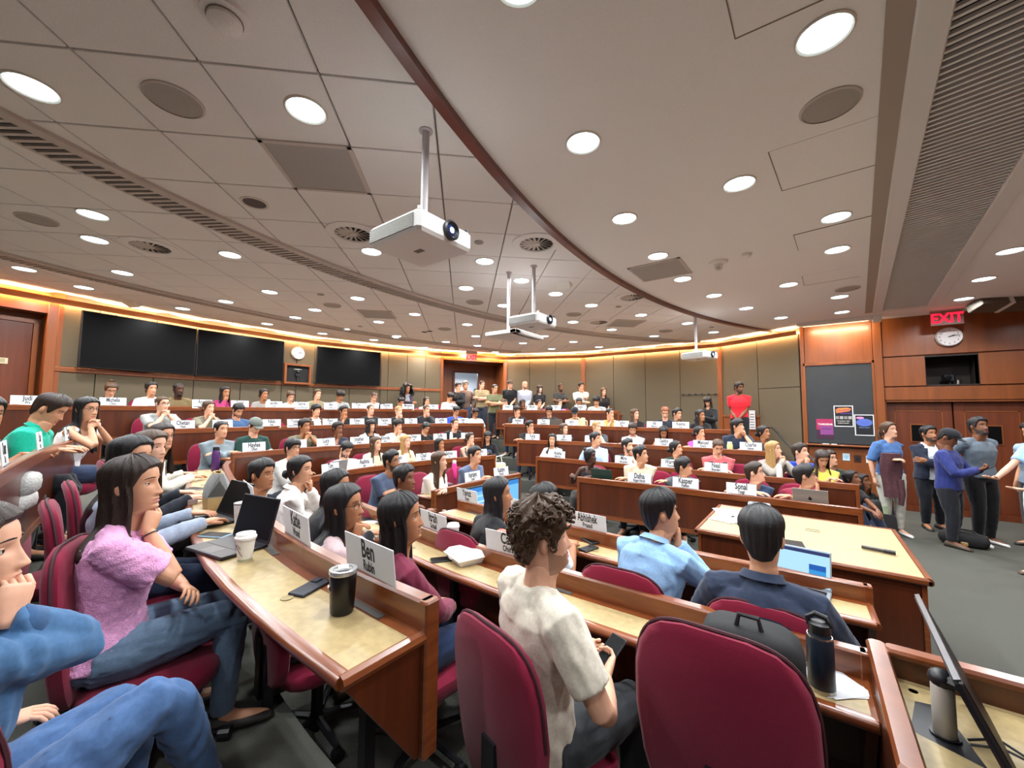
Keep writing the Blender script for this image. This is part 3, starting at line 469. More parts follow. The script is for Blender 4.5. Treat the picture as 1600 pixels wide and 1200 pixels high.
# walls
def panel(parent, M, u0, u1, z0, z1, m, t=.018, g=.006, y=0., name='wall_panel'):
    return MB().box(u0 + g, u1 - g, y - t, y + .03, z0 + g, z1 - g, 0, M, ch=.004).build(name, m, parent)
HOLES = {0: 1, 5: 1}
wall_back = empty('wall_back', (0, 0, 0), kind='structure')
wall_far = empty('wall_far', (0, 0, 0), kind='structure')
for i in range(9):
    M, L = seg_matrix(i); par = wall_back if i < 6 else wall_far
    if i == 0:     # door recess at the left edge
        MB().box(-.3, L, -.02, .1, 3.28, 3.75, 0, M).box(L - .03, L + .12, -.03, .3, 0, 3.75, 0, M).box(-.4, L, .28, .38, 0, 3.75, 0, M).box(-.4, L, .1, .35, 3.28, 3.4, 0, M).build('wall_core', WOODB, par)
        d1 = empty('door_1', (0, 0, 0), kind='structure')
        MB().box(L - 1.3, L - .13, .22, .28, .98, 3.12, 0, M, ch=.006).build('door_leaf', WOODD, d1)
        MB().box(L - 1.36, L - 1.3, .2, .28, .98, 3.18, 0, M).box(L - .13, L - .07, .2, .28, .98, 3.18, 0, M).box(L - 1.36, L - .07, .2, .28, 3.12, 3.18, 0, M).build('door_frame', WOODB, d1)
        pl = empty('door_plate', (0, 0, 0), 0, 'cream printed notice plate on the wooden door at the far left', 'sign')
        MB().box(L - .56, L - .36, .208, .222, 2.44, 2.53, 0, M).build('plate', mat('cream_plate', 'cfc39c', .5), pl)
        for zz in (2.505, 2.485, 2.465): MB().box(L - .53, L - .39, .206, .2085, zz, zz + .007, 0, M).build('print_line', INK, pl)
        continue
    if i == 5:     # recessed double door towards the corridor
        MB().box(0, L, -.02, .1, 3.36, 3.75, 0, M).box(-.02, .06, -.03, 1.0, 0, 3.75, 0, M).box(L - .06, L + .02, -.03, 1.0, 0, 3.75, 0, M).box(0, L, .0, 1.0, 3.36, 3.42, 0, M) \
            .box(0, .62, .95, 1.0, 0, 3.4, 0, M).box(1.5, L, .95, 1.0, 0, 3.4, 0, M).box(.62, 1.5, .95, 1.0, 3.08, 3.4, 0, M).build('wall_core', WOODB, par)
        d2 = empty('door_2', (0, 0, 0), kind='structure')
        MB().box(.6, .66, .9, 1.02, .98, 3.12, 0, M).box(1.46, 1.52, .9, 1.02, .98, 3.12, 0, M).box(.6, 1.52, .9, 1.02, 3.06, 3.12, 0, M).build('door_frame', WOODD, d2)
        M3 = M @ Matrix.Translation((.68, 1.0, 0)) @ Matrix.Rotation(R(78), 4, 'Z')
        MB().box(0, .8, 0, .045, .98, 3.05, 0, M3, ch=.006).build('door_leaf', mat('grey_brown_door', '6a5a4e', .5), d2)
        MB().box(.25, .4, -.004, .049, 1.9, 2.7, 0, M3).build('door_glass', mat('door_glass', 'aab4b8', .1), d2)
        MB().box(.06, .09, .2, .7, .98, 3.1, 0, M).build('door_leaf', WOODD, d2)
        cw = props(MB().box(-.8, 3.4, 1.02, 4.0, .9, .98, 0, M).box(-.8, 3.4, 3.9, 4.0, .98, 3.4, 0, M).box(-.9, -.8, 1.02, 4, .98, 3.4, 0, M).box(3.3, 3.4, 1.02, 4, .98, 3.4, 0, M).box(-.8, 3.4, 1.02, 4, 3.4, 3.45, 0, M).build('wall_corridor', mat('corridor_white', 'd8dde2', .8)), kind='structure')
        c = M @ Vector((1.2, 2.6, 3.3)); cl = empty('added_corridor_light', c, 0, 'added ceiling light, out of view, brightening the corridor beyond the open door', 'light')  # unseen lamp, added to make the corridor bright
        MB().box(-.3, .3, -.3, .3, 0, .04).build('diffuser', emission('added_corridor_lamp', 'eef4ff', 4), cl); spot(cl, (0, 0, -.03), 60, .5, 170, (.92, .96, 1))
        sw = empty('wall_switch', M @ Vector((.05, .28, 2.52)), 0, 'pale switch plate on the wooden side of the far door recess', 'switch')
        MB().box(0.008, .02, -.05, .05, -.06, .06, 0, M.to_3x3().to_4x4()).build('plate', WHITE, sw)
        MB().box(0.02, .028, -.015, .015, -.03, .03, 0, M.to_3x3().to_4x4()).build('rocker', OFFW, sw)
        continue
    MB().box(-.02, L + .02, .02, .16, 0, 3.75, 0, M).build('wall_core', mat('panel_gap', '3c342a', .9), par)
    if i < 5:
        js = {1: [0, .55, 1.35, L], 2: [0, .85, 1.72, 2.06, L], 3: [0, .9, 1.72, L], 4: [0, .2, .75, 1.3, L]}[i]
        for a, b in zip(js, js[1:]):
            panel(par, M, a, b, .98, 2.36, FABRIC); panel(par, M, a, b, 2.44, 3.5, FABRIC)
        props(MB().box(0, L, -.035, .03, 2.36, 2.44, 0, M, ch=.006).build('trim_rail', WOODB), kind='structure')
    elif i == 8:
        for a, b, z0, z1 in ((.04, .97, 1.72, 3.5), (.97, L - .03, 2.34, 3.5), (.97, L - .03, .3, 2.34)): panel(par, M, a, b, z0, z1, FABRIC)
        panel(par, M, .04, .97, .6, 1.70, WOODB); props(MB().box(.02, .99, -.04, .02, 1.68, 1.73, 0, M).build('trim_rail', WOODB), kind='structure')
    else:
        js = {6: [0.03, .81, 1.65, L - .03], 7: [.03, .98, 1.92, 2.85, L - .03]}[i]
        for a, b in zip(js, js[1:]): panel(par, M, a, b, .98, 3.5, FABRIC)
# wooden posts where the fabric walls turn, cove board and cove light
for k, i in enumerate((1, 6, 7, 8)):
    M, L = seg_matrix(i)
    props(MB().box(-.06, .06, -.05, .05, 0, 3.5, 0, M, ch=.006).build('trim_post', WOODB), kind='structure')
def inset(d):
    out = []
    for i in range(len(W)):
        ns = []
        for j in (i - 1, i):
            if 0 <= j < 9: M, _ = seg_matrix(j); ns.append(Vector((M[0][1], M[1][1])))
        n = sum(ns, Vector((0, 0))).normalized(); k = d / max(.5, n.dot(ns[0])); out.append((W[i][0] - n.x * k, W[i][1] - n.y * k))
    return out
IN = inset(1.0)
def wall_sweep(prof):
    rings = []
    for i in range(10):
        dx, dy = IN[i][0] - W[i][0], IN[i][1] - W[i][1]
        rings.append([(W[i][0] + dx * d, W[i][1] + dy * d, z) for d, z in prof])
    return MB().loft(rings)
props(wall_sweep([(.10, 3.445), (.135, 3.445), (.135, 3.46), (.155, 3.525), (.155, 3.535), (.125, 3.535), (.10, 3.46)]).build('trim_cove_board', mat('cherry_cove', 'b8703a', .4)), kind='structure')
cove = empty('cove_light', (0, 0, 0), 0, 'warm linear cove light hidden above the wooden cornice', 'light')
wall_sweep([(.035, 3.485), (.075, 3.485), (.075, 3.505), (.035, 3.505)]).build('light_strip', emission('cove_glow', 'ffd09a', COVE_STRENGTH), cove)
# side with the exit door
Y = 10.4
wf = empty('wall_right', (0, 0, 0), kind='structure')
MB().box(-.11, 1.16, Y + .02, Y + .2, 0, 3.75).box(1.16, 1.74, Y + .02, Y + .2, 2.03, 3.75).box(1.74, 2.39, Y + .02, Y + .2, 2.83, 3.75).box(1.74, 2.39, Y + .02, Y + .2, 2.03, 2.32).box(2.39, 4.3, Y + .02, Y + .2, 2.03, 3.75).box(3.1, 4.3, Y + .02, Y + .2, 0, 2.03) \
    .box(1.14, 3.12, Y + .22, Y + .3, 0, 2.1).build('wall_core', WOODD, wf)
I4 = Matrix.Translation((0, Y, 0))
for u0, u1, z0, z1 in ((-.05, 1.03, 2.83, 3.62), (-.05, 1.03, .1, 1.1), (1.16, 4.3, 2.87, 3.62), (1.16, 1.74, 2.3, 2.86), (2.39, 4.3, 2.3, 2.86), (1.16, 4.3, 2.04, 2.29), (3.1, 4.3, .1, 2.03)):
    panel(wf, I4, u0, u1, z0, z1, WOODB, t=.02)
for x0, x1 in ((-.12, -.05), (1.03, 1.16)): props(MB().box(x0, x1, Y - .05, Y + .03, 0, 3.62, ch=.006).build('trim_pilaster', WOODB), kind='structure')
MB().box(1.74, 2.39, Y + .5, Y + .52, 2.3, 2.85).box(1.72, 1.74, Y, Y + .52, 2.3, 2.85).box(2.39, 2.41, Y, Y + .52, 2.3, 2.85).box(1.72, 2.41, Y, Y + .52, 2.3, 2.32).box(1.72, 2.41, Y, Y + .52, 2.83, 2.85).build('niche_lining', mat('dark_niche', '231811', .7), wf)
d3 = empty('door_3', (0, 0, 0), kind='structure')
for k, (x0, x1) in enumerate(((1.18, 2.06), (2.08, 2.96))):
    lf = MB().box(x0, x1, Y + .12, Y + .17, .01, 2.01, ch=.006).build('door_leaf', WOODD, d3)
    for a, b, c, e in ((x0 + .12, x1 - .12, 1.83, 1.845), (x0 + .12, x0 + .135, .3, 1.845), (x1 - .135, x1 - .12, .3, 1.845)): MB().box(a, b, Y + .112, Y + .122, c, e).build('moulding', WOODB, lf)
    wx = x0 + .42 if k == 0 else x0 + .46
    MB().box(wx - .1, wx + .1, Y + .105, Y + .125, 1.26, 1.6).build('window_frame', WOODB, lf)
    MB().box(wx - .08, wx + .08, Y + .1, Y + .11, 1.28, 1.58).build('window_pane', TVM, lf)
    MB().tube([(x1 - .08 if k == 0 else x0 + .08, Y + .06, .85), (x1 - .08 if k == 0 else x0 + .08, Y + .06, 1.15)], .012, 8).build('door_handle', METAL, lf)
props(MB().box(1.12, 1.18, Y - .0, Y + .2, 0, 2.06).box(1.12, 3.1, Y - .0, Y + .2, 2.01, 2.06).box(2.96, 3.1, Y, Y + .2, 0, 2.06).build('trim_door_casing', WOODB), kind='structure')
# walls out of the picture that close the room and bounce light
props(MB().box(4.2, 4.35, -3.2, 10.6, 0, 3.75).build('wall_front', WOODB), kind='structure')
props(MB().box(-9.4, 4.3, -3.2, -3.05, 0, 3.75).box(-9.45, -9.3, -3.2, -1.1, 0, 3.75).build('wall_near', FABRIC), kind='structure')
props(MB().box(-.1, 3.1, Y - .015, Y + .01, 0, .1).build('baseboard_right', WOODD), kind='structure')
# ============================================================ CEILING
ceil = props(MB().box(-11.2, 4.4, -3.4, 12, 3.645, 3.8).build('ceiling', GRID), kind='structure')
def arc_x(cx, cy, r, y): return cx - math.sqrt(max(.01, r * r - (y - cy) ** 2))
EDGE = (10.22, 4.6, 12.3)
ta = R(43.6); A = Vector((math.cos(ta), math.sin(ta))); B = Vector((-math.sin(ta), math.cos(ta))); TP = .612
tm = MB().cbox((0, 0, .0135), (TP - .013, TP - .013, .027), .004); tile_me = tm.build('ceiling_tile', TILE, ceil)
org = Vector((-2.55, .59)) + (A + B) * TP / 2
inside = lambda p, m: all((Vector((seg_matrix(i)[0][0][1], seg_matrix(i)[0][1][1]))).dot(p - Vector(W[i])) < m for i in range(9)) and p.y > -2.6
TM = {}
first = True
for i in range(-18, 24):
    for j in range(-20, 24):
        c = org + A * (i * TP) + B * (j * TP)
        if c.x > arc_x(*EDGE, c.y) + .42 or not inside(c, .1): continue
        if first: o = tile_me; first = False
        else: o = tile_me.copy(); COL.objects.link(o); o.parent = ceil
        o.location = (c.x, c.y, ZC); o.rotation_euler = (0, 0, ta)
ys = [-3.2 + k * .3 for k in range(50)]
poly = [(4.3, -3.2)] + [(4.3, 11.5)] + [(arc_x(*EDGE, y), y) for y in reversed(ys)]
props(MB().prism(poly, ZC - .006, 3.66).build('ceiling', DRY), kind='structure')
rings = [[(arc_x(*EDGE, y) + a, y, z) for a, z in ((-.035, ZC - .055), (.035, ZC - .055), (.035, ZC + .01), (-.035, ZC + .01))] for y in ys]
props(MB().loft(rings).build('trim_ceiling_edge', wood('dark_cherry_edge', '5a2414', '74331c', (6, 6, 6))), kind='structure')
# slot diffusers: frame, dark trough and single slats
def slot_band(cx, cy, r, y0, y1, w, pitch, label, single):
    root = empty('slot_diffuser', (0, 0, ZC), 0, label, 'diffuser', 'curved slot diffusers')
    a0, a1 = math.asin((y0 - cy) / r), math.asin((y1 - cy) / r); n = int((a1 - a0) * r / .25)
    pt = lambda a, d: (cx - (r + d) * math.cos(a), cy + (r + d) * math.sin(a))
    def strip(d0, d1, z0, z1): return [[pt(a0 + (a1 - a0) * k / n, d0) + (z0,), pt(a0 + (a1 - a0) * k / n, d1) + (z0,), pt(a0 + (a1 - a0) * k / n, d1) + (z1,), pt(a0 + (a1 - a0) * k / n, d0) + (z1,)] for k in range(n + 1)]
    MB().loft(strip(0, w, -.001, .02)).build('trough', SLOT, root)
    MB().loft(strip(-.085, 0, -.03, .02)).loft(strip(w, w + .03, -.012, .02)).build('frame', mat('ceiling_grille_paint', 'c4bcb6', .6), root)
    m = int((a1 - a0) * r / pitch); GP = mat('ceiling_grille_paint', 'c4bcb6', .6)
    slat = None; big = MB()
    for k in range(m):
        a = a0 + (a1 - a0) * (k + .5) / m; p = pt(a, w / 2)
        if single:
            if slat is None: slat = MB().box(-w / 2, w / 2, -pitch * .21, pitch * .21, -.02, 0).build('slat', GP, root); o = slat
            else: o = slat.copy(); COL.objects.link(o); o.parent = root
            o.location = (p[0], p[1], 0); o.rotation_euler = (0, 0, -a + R(14))
        else: big.box(-w / 2, w / 2, -pitch * .21, pitch * .21, -.02, 0, 0, Matrix.Translation((p[0], p[1], 0)) @ Matrix.Rotation(-a + R(14), 4, 'Z'))
    if not single: props(big.build('slats', GP, root), kind='stuff')
slot_band(4.8, 4.2, 9.78, -2.2, 11.0, .27, .066, 'curved slot diffuser across the middle of the tile ceiling', True)
slot_band(4.0, 4.3, 12.45, -1.6, 9.9, .24, .066, 'curved slot diffuser near the back of the tile ceiling', False)
lg = empty('linear_grille', (0, 0, ZC - .006), 0, 'long straight white air grille in the plaster ceiling', 'grille')
MG = Matrix.Translation((.86, 2.6, 0)) @ Matrix.Rotation(R(-4.2), 4, 'Z')
GL = mat('white_grille_paint', 'dededd', .5)
MB().box(-.40, -.27, -4.5, 6.85, -.045, .0, 0, MG, ch=.01).box(.27, .40, -4.5, 6.85, -.045, .0, 0, MG, ch=.01).box(-.4, .4, 6.7, 6.85, -.04, 0, 0, MG).build('frame', GL, lg)
MB().box(-.5, -.4, -4.5, 6.9, -.02, 0, 0, MG).build('side_lip', mat('taupe_lip', 'a89c90', .7), lg)  # taupe strip along the outer edge of the frame
MB().box(-.27, .27, -4.5, 6.7, -.002, 0, 0, MG).build('trough', SLOT, lg)
sl = None
for k in range(176):
    if sl is None: sl = MB().box(-.27, .27, -.010, .010, -.022, -.003).build('slat', GL, lg); o = sl
    else: o = sl.copy(); COL.objects.link(o); o.parent = lg
    p = MG @ Vector((0, -3.4 + k * .0575, 0)); o.location = p; o.rotation_euler = (0, 0, R(-4.2 - 6))
# access hatches cut in the plaster: thin raised edges
for k, c in enumerate((((-.24, 1.5), (-.23, 2.12), (.12, 2.14)), ((-.17, 3.23), (-.12, 3.87), (.5, 3.86), (.47, 3.23)), ((-.04, 5.43), (-.07, 4.93), (.59, 4.85), (.63, 5.41)), ((-.02, 6.5), (0, 7.0), (.6, 6.95)))):
    h = empty('access_hatch', (0, 0, ZC - .006), 0, 'flush access hatch in the plaster ceiling, ' + ('beside the largest downlight', 'below the round speaker', 'by the pair of downlights', 'towards the exit sign')[k], 'hatch')
    MB().prism([c[0], c[1], c[2], (c[2][0] + c[0][0] - c[1][0], c[2][1] + c[0][1] - c[1][1])], -.003, .004).build('hatch_cover', DRY, h)
    for a, b in zip(c, c[1:]): MB().tube([(a[0], a[1], -.003), (b[0], b[1], -.003)], .004, 4).build('hatch_edge', mat('hatch_line', '857a6e', .8), h)
# downlights
LENS = emission('downlight_lens', 'dff2f6', LENS_STRENGTH)
def downlight(x, y, zone, i):
    z = ZC - (.006 if zone == 'plaster' else 0)
    r = empty('downlight', (x, y, z), 0, 'round recessed downlight shining in the %s ceiling' % zone, 'light', 'downlights in the %s ceiling' % zone)
    if i == 0:
        a = MB().loft([[(rd * math.cos(2 * math.pi * j / 28), rd * math.sin(2 * math.pi * j / 28), zz) for j in range(28)] for rd, zz in ((.122, .004), (.122, -.006), (.114, -.011), (.107, -.006), (.1, .003))], caps=False).build('trim_ring', OFFW, r, True)
        b = MB().lathe([(.106, -.0025), (.07, -.004), (.001, -.005)], 28, caps=False).build('lens', LENS, r, True); downlight.p = (a, b)
    else:
        for q in downlight.p: c = q.copy(); COL.objects.link(c); c.parent = r
    spot(r, (0, 0, -.02), DOWNLIGHT_W)
hidden = [(-1.2, -1.2), (.2, -.3), (.3, 1.1), (1.9, -.5), (1.9, 1.6), (1.9, 3.2), (2.6, 4.6), (2.6, 6.2), (3.4, 8.2), (3.4, 2.4), (3.4, .4), (-3.4, -1.2), (-5.6, -1.3), (-7.6, -1.2), (-4.6, -.4)]
for i, (x, y) in enumerate(LIGHTS + hidden): downlight(x, y, 'plaster' if x > arc_x(*EDGE, y) else 'tile', i)
# round speakers, swirl vents, return grilles, detectors
SPK = mat('speaker_cloth', 'a8a29c', .8, noise=(500, .2))
def ceiling_thing(name, x, y, label, cat, group=None, drop=0): return empty(name, (x, y, ZC - (.006 if x > arc_x(*EDGE, y) else 0)), 0, label, cat, group)
for x, y in ((-2.99, .59), (-6.02, .23), (.16, 2.94), (-6.7, 3.63), (-4.49, 4.93), (-6.54, 6.19), (-3.52, 6.65), (-2.55, 9.2), (.51, 7.54)):
    z = 'plaster' if x > arc_x(*EDGE, y) else 'tile'
    s = ceiling_thing('ceiling_speaker', x, y, 'round flush ceiling speaker with dull cloth cover in the %s ceiling' % z, 'speaker', 'round speakers in the %s ceiling' % z)
    MB().lathe([(.15, 0), (.15, -.008), (.138, -.012)], 28, caps=False).build('rim', mat('ceiling_grille_paint', 'c4bcb6', .6), s, True); MB().lathe([(.138, -.008), (.07, -.011), (.001, -.012)], 28, caps=False).build('cloth', SPK, s, True)
for x, y in ((-3.77, 2.24), (-2.35, 3.57), (-2.22, 6.17), (-3.41, 7.51), (-5.97, 1.06)):
    s = ceiling_thing('swirl_vent', x, y, 'round swirl air vent with dark radial blades in tile ceiling', 'vent', 'swirl vents in the tile ceiling')
    MB().lathe([(.27, 0), (.27, -.008), (.2, -.02), (.185, -.016), (.18, -.004)], 32, caps=False).build('rim', TILE, s, True)
    MB().lathe([(.18, -.003), (.001, -.003)], 28, caps=False).build('throat', SLOT, s); MB().lathe([(.04, -.002), (.04, -.014), (.001, -.018)], 16, caps=False).build('hub', mat('ceiling_grille_paint', 'c4bcb6', .6), s)
    bl = MB().box(.035, .178, -.013, .013, -.009, -.004, 0, Matrix.Rotation(R(25), 4, 'X')).build('blade', mat('ceiling_grille_paint', 'c4bcb6', .6), s)
    for k in range(1, 16): c = bl.copy(); COL.objects.link(c); c.parent = s; c.rotation_euler = (0, 0, 2 * math.pi * k / 16)
GREY = mat('perforated_grey', 'a8a4a0', .7, noise=(700, .25))
for x, y, rz, w, lab in ((-2.95, 1.46, ta, .56, 'square grey return grille in tile ceiling left of the nearest projector'), (-1.49, 5.18, 0, .58, 'square grey return grille in the plaster ceiling between two downlights'), (-6.61, 4.49, ta, .56, 'square grey return grille in tile ceiling above the front screens'), (-3.0, 7.94, ta, .56, 'square grey return grille in tile ceiling near the far wall')):
    s = ceiling_thing('return_grille', x, y, lab, 'grille', 'return grilles'); s.rotation_euler = (0, 0, rz)
    MB().box(-w / 2, w / 2, -w / 2, w / 2, -.008, 0).build('perforated_plate', GREY, s)
    for a in range(4): MB().box(-w / 2 - .03, w / 2 + .03, w / 2, w / 2 + .03, -.012, 0, 0, Matrix.Rotation(a * math.pi / 2, 4, 'Z')).build('frame_bar', mat('ceiling_grille_paint', 'c4bcb6', .6), s)
for x, y in ((-2.84, 3.17), (-6.22, 3.17), (-7.89, 4.93), (-2.62, 6.6), (-1.63, 9.34)):
    s = ceiling_thing('sprinkler_cover', x, y, 'small round sprinkler cover in the tile ceiling', 'sprinkler', 'sprinkler covers'); MB().lathe([(.05, 0), (.05, -.008), (.001, -.01)], 16).build('cap', SPK, s, True)
s = ceiling_thing('smoke_detector', -2.13, .58, 'beige domed smoke detector on the tile ceiling near the upper frame edge', 'detector')
MB().lathe([(.1, 0), (.1, -.025), (.07, -.03), (.07, -.05), (.05, -.065), (.001, -.068)], 24, caps=False).build('dome', TILE, s, True); MB().lathe([(.075, -.03), (.075, -.034)], 24).build('slot_ring', GRID, s)
s = ceiling_thing('dome_camera', -.83, 5.29, 'white ceiling detector with protruding nozzle beside a small sprinkler', 'detector')
MB().lathe([(.11, 0), (.1, -.025), (.05, -.035), (.045, -.09), (.03, -.11), (.001, -.112)], 24, caps=False).build('body', WHITE, s, True); MB().ell((.0, -.03, -.09), (.025, .02, .03)).build('nozzle', OFFW, s, True)
s = ceiling_thing('ceiling_sensor', -.52, 5.22, 'small white sensor knob right of the ceiling detector', 'sensor'); MB().lathe([(.05, 0), (.045, -.03), (.02, -.045), (.001, -.046)], 16, caps=False).build('cap', WHITE, s, True); MB().lathe([(.056, 0), (.056, -.006)], 16).build('base', OFFW, s)
s = ceiling_thing('unlit_can', -3.93, 1.37, 'unlit dark recessed can in the tile ceiling', 'light'); MB().lathe([(.115, 0), (.115, -.006), (.1, -.008), (.09, -.001)], 24, caps=False).build('trim_ring', OFFW, s, True); MB().lathe([(.1, -.002), (.001, -.002)], 24, caps=False).build('dark_inside', mat('dim_reflector', '3b332c', .4), s)
for x, y, rz, lab in ((-2.79, 4.94, .2, 'small white wedge sensor box above the second projector'), (-9.5, 1.5, .5, 'white wedge fixture on ceiling above the left screen')):
    s = ceiling_thing('wedge_sensor', x, y, lab, 'sensor'); s.rotation_euler = (0, 0, rz)
    MB().add([(-.12, -.08, 0), (.12, -.08, 0), (.12, .08, 0), (-.12, .08, 0), (-.1, -.06, -.02), (.1, -.06, -.02), (.1, .04, -.07), (-.1, .04, -.07)], [(0, 1, 2, 3), (7, 6, 5, 4), (0, 4, 5, 1), (1, 5, 6, 2), (2, 6, 7, 3), (3, 7, 4, 0)]).build('housing', WHITE, s); MB().box(-.08, .08, .04, .055, -.06, -.02).build('dark_face', BLK, s)
s = ceiling_thing('double_vent', -7.1, 6.16, 'pair of small dark slots in the tile ceiling', 'vent')
for k in (-1, 1): MB().lathe([(.07, -.004), (.001, -.006)], 16, (k * .09, 0, 0), caps=False).build('slot', SLOT, s)
MB().box(-.2, .2, -.1, .1, -.002, 0).build('plate', TILE, s)
# wall washer over the chalkboard and track fixture at the right frame edge
s = empty('board_washer', (.45, 9.95, ZC - .006), 0, 'long white board washer lamp on ceiling over the chalkboard', 'light')
MB().box(-.6, .55, -.07, .07, -.07, 0, ch=.01).build('housing', WHITE, s); MB().box(.55, .68, -.06, .06, -.12, 0, ch=.01).build('end_block', WHITE, s)
MB().box(-.5, .5, .03, .068, -.073, -.069).build('lens', emission('washer_lens', 'ffdca8', 3), s)
d = bpy.data.lights.new('lamp_light', 'AREA'); d.shape = 'RECTANGLE'; d.size = .9; d.size_y = .05; d.energy = 14; d.color = (1, .8, .5)
o = bpy.data.objects.new('lamp_light', d); COL.objects.link(o); o.parent = s; o.location = (.1, .08, -.08); o.rotation_euler = (R(40), 0, 0)
s = empty('track_fixture', (2.72, 9.75, ZC - .006), R(25), 'grey ceiling board lamp with louvre at the right frame edge', 'light')
for k in range(3): MB().box(-.62 + k * .42, -.26 + k * .42, -.14, .14, -.15, -.01, 0, Matrix.Rotation(R(-18), 4, 'X'), ch=.012).build('lamp_head', mat('louvre_grey', '5d564d', .5, noise=(40, .3)), s); MB().box(-.255 + k * .42, -.205 + k * .42, -.15, .15, -.155, 0, 0, Matrix.Rotation(R(-18), 4, 'X')).build('bracket', WHITE, s)
# ============================================================ DESK ROWS
DEPTH = {1: .31, 2: .29, 3: .32, 4: .34, 5: .34}
ROWNAME = {1: 'front', 2: 'second', 3: 'third', 4: 'fourth', 5: 'back'}
SECNAME = {'n': 'nearest wing', 'b': 'middle bend below the screens', 'f': 'far wing towards the exit side'}
def desk(key):
    k, s = int(key[0]), key[1]; P = smooth_path(ROWS[key], .22); N = normals(P); L = LEDGE[k]; f = FLOORZ[k]; D = DEPTH[k]
    if s == 'n' and False: pass
    t = L - .09; zb = max(f + .12, L - (.45 if key in ('3n', '2n') else .54))
    root = empty('row_desk', (P[0].x, P[0].y, f), 0, 'curved cherry desk with cream top, %s row, %s' % (ROWNAME[k], SECNAME[s]), 'desk', 'curved classroom desks')
    o = Vector((P[0].x, P[0].y)); P = [p - o for p in P]
    z = lambda h: h - f
    sweep(MB(), P, N, [(0, z(zb)), (.022, z(zb)), (.022, z(L - .02)), (0, z(L - .02))]).build('front_panel', WOOD, root)
    sweep(MB(), P, N, [(-.012, z(L - .075)), (-.012, z(L - .006)), (-.006, z(L)), (.034, z(L)), (.042, z(L - .008)), (.042, z(t - .03)), (.022, z(t - .03)), (.022, z(L - .075))]).build('ledge', RAIL, root)
    sweep(MB(), P, N, [(-.008, z(zb)), (.022, z(zb)), (.022, z(zb + .05)), (-.008, z(zb + .05))]).build('bottom_rail', RAIL, root)
    sweep(MB(), P, N, [(.04, z(t - .025)), (.085, z(t - .025)), (.085, z(t + .001)), (.04, z(t + .001))]).build('outlet_strip', RAIL, root)
    sweep(MB(), P, N, [(.085, z(t - .025)), (D - .04, z(t - .025)), (D - .04, z(t)), (.085, z(t))]).build('desktop', LAM, root)
    sweep(MB(), P, N, [(D - .04, z(t - .03)), (D - .012, z(t - .034)), (D, z(t - .024)), (D + .004, z(t - .012)), (D - .002, z(t)), (D - .014, z(t + .004)), (D - .04, z(t + .001))]).build('nosing', RAIL, root, 60)
    for e in (0, -1):
        p, n = P[e], N[e]; tg = (P[1] - P[0] if e == 0 else P[-1] - P[-2]).normalized() * (1 if e == 0 else -1)
        M = Matrix(((n.x, tg.x, 0, p.x), (n.y, tg.y, 0, p.y), (0, 0, 1, 0), (0, 0, 0, 1)))
        MB().add([(.0, 0, z(zb)), (.06, 0, z(zb)), (D - .02, 0, z(t - .03)), (.0, 0, z(t - .03)), (.0, .03, z(zb)), (.06, .03, z(zb)), (D - .02, .03, z(t - .03)), (.0, .03, z(t - .03))], [(0, 1, 2, 3), (7, 6, 5, 4), (0, 4, 5, 1), (1, 5, 6, 2), (2, 6, 7, 3), (3, 7, 4, 0)], 0, M).build('end_panel', WOOD, root)
        MB().box(-.014, .045, -.02, .02, z(zb - .01), z(L), 0, M, ch=.006).build('end_post', RAIL, root)
        MB().tube([M @ Vector((.04, -.0, z(t - .014))), M @ Vector((D - .01, -.0, z(t - .014)))], .02, 8).build('end_nosing', RAIL, root, True)
    ln = 0; tot = sum((b - a).length for a, b in zip(P, P[1:])); nxt = .35; pg = []
    for a, b, n in zip(P, P[1:], N):
        ln += (b - a).length
        if ln > nxt:
            nxt += .95; tg = (b - a).normalized(); M = Matrix(((n.x, tg.x, 0, a.x), (n.y, tg.y, 0, a.y), (0, 0, 1, z(t)), (0, 0, 0, 1)))
            MB().box(.12, .15, -.02, .02, z(f), z(t - .03) - z(t) + z(t) - z(0) * 0 - z(t), 0, M) if False else None
            MB().box(.03, .07, -.02, .02, -(t - f), -.03, 0, M).build('support_leg', BLK, root)
            MB().box(.05, .08, -.085, .085, .001, .004, 0, M).build('power_outlet', mat('outlet_grey', '4b4a46', .4), root)
            MB().lathe([(.022, .001), (.022, .003), (.001, .003)], 14, (D * .62, .3, 0), 0, M).build('cable_grommet', mat('olive_grommet', '8a7a52', .5), root)
    return root
for key in ROWS: desk(key)
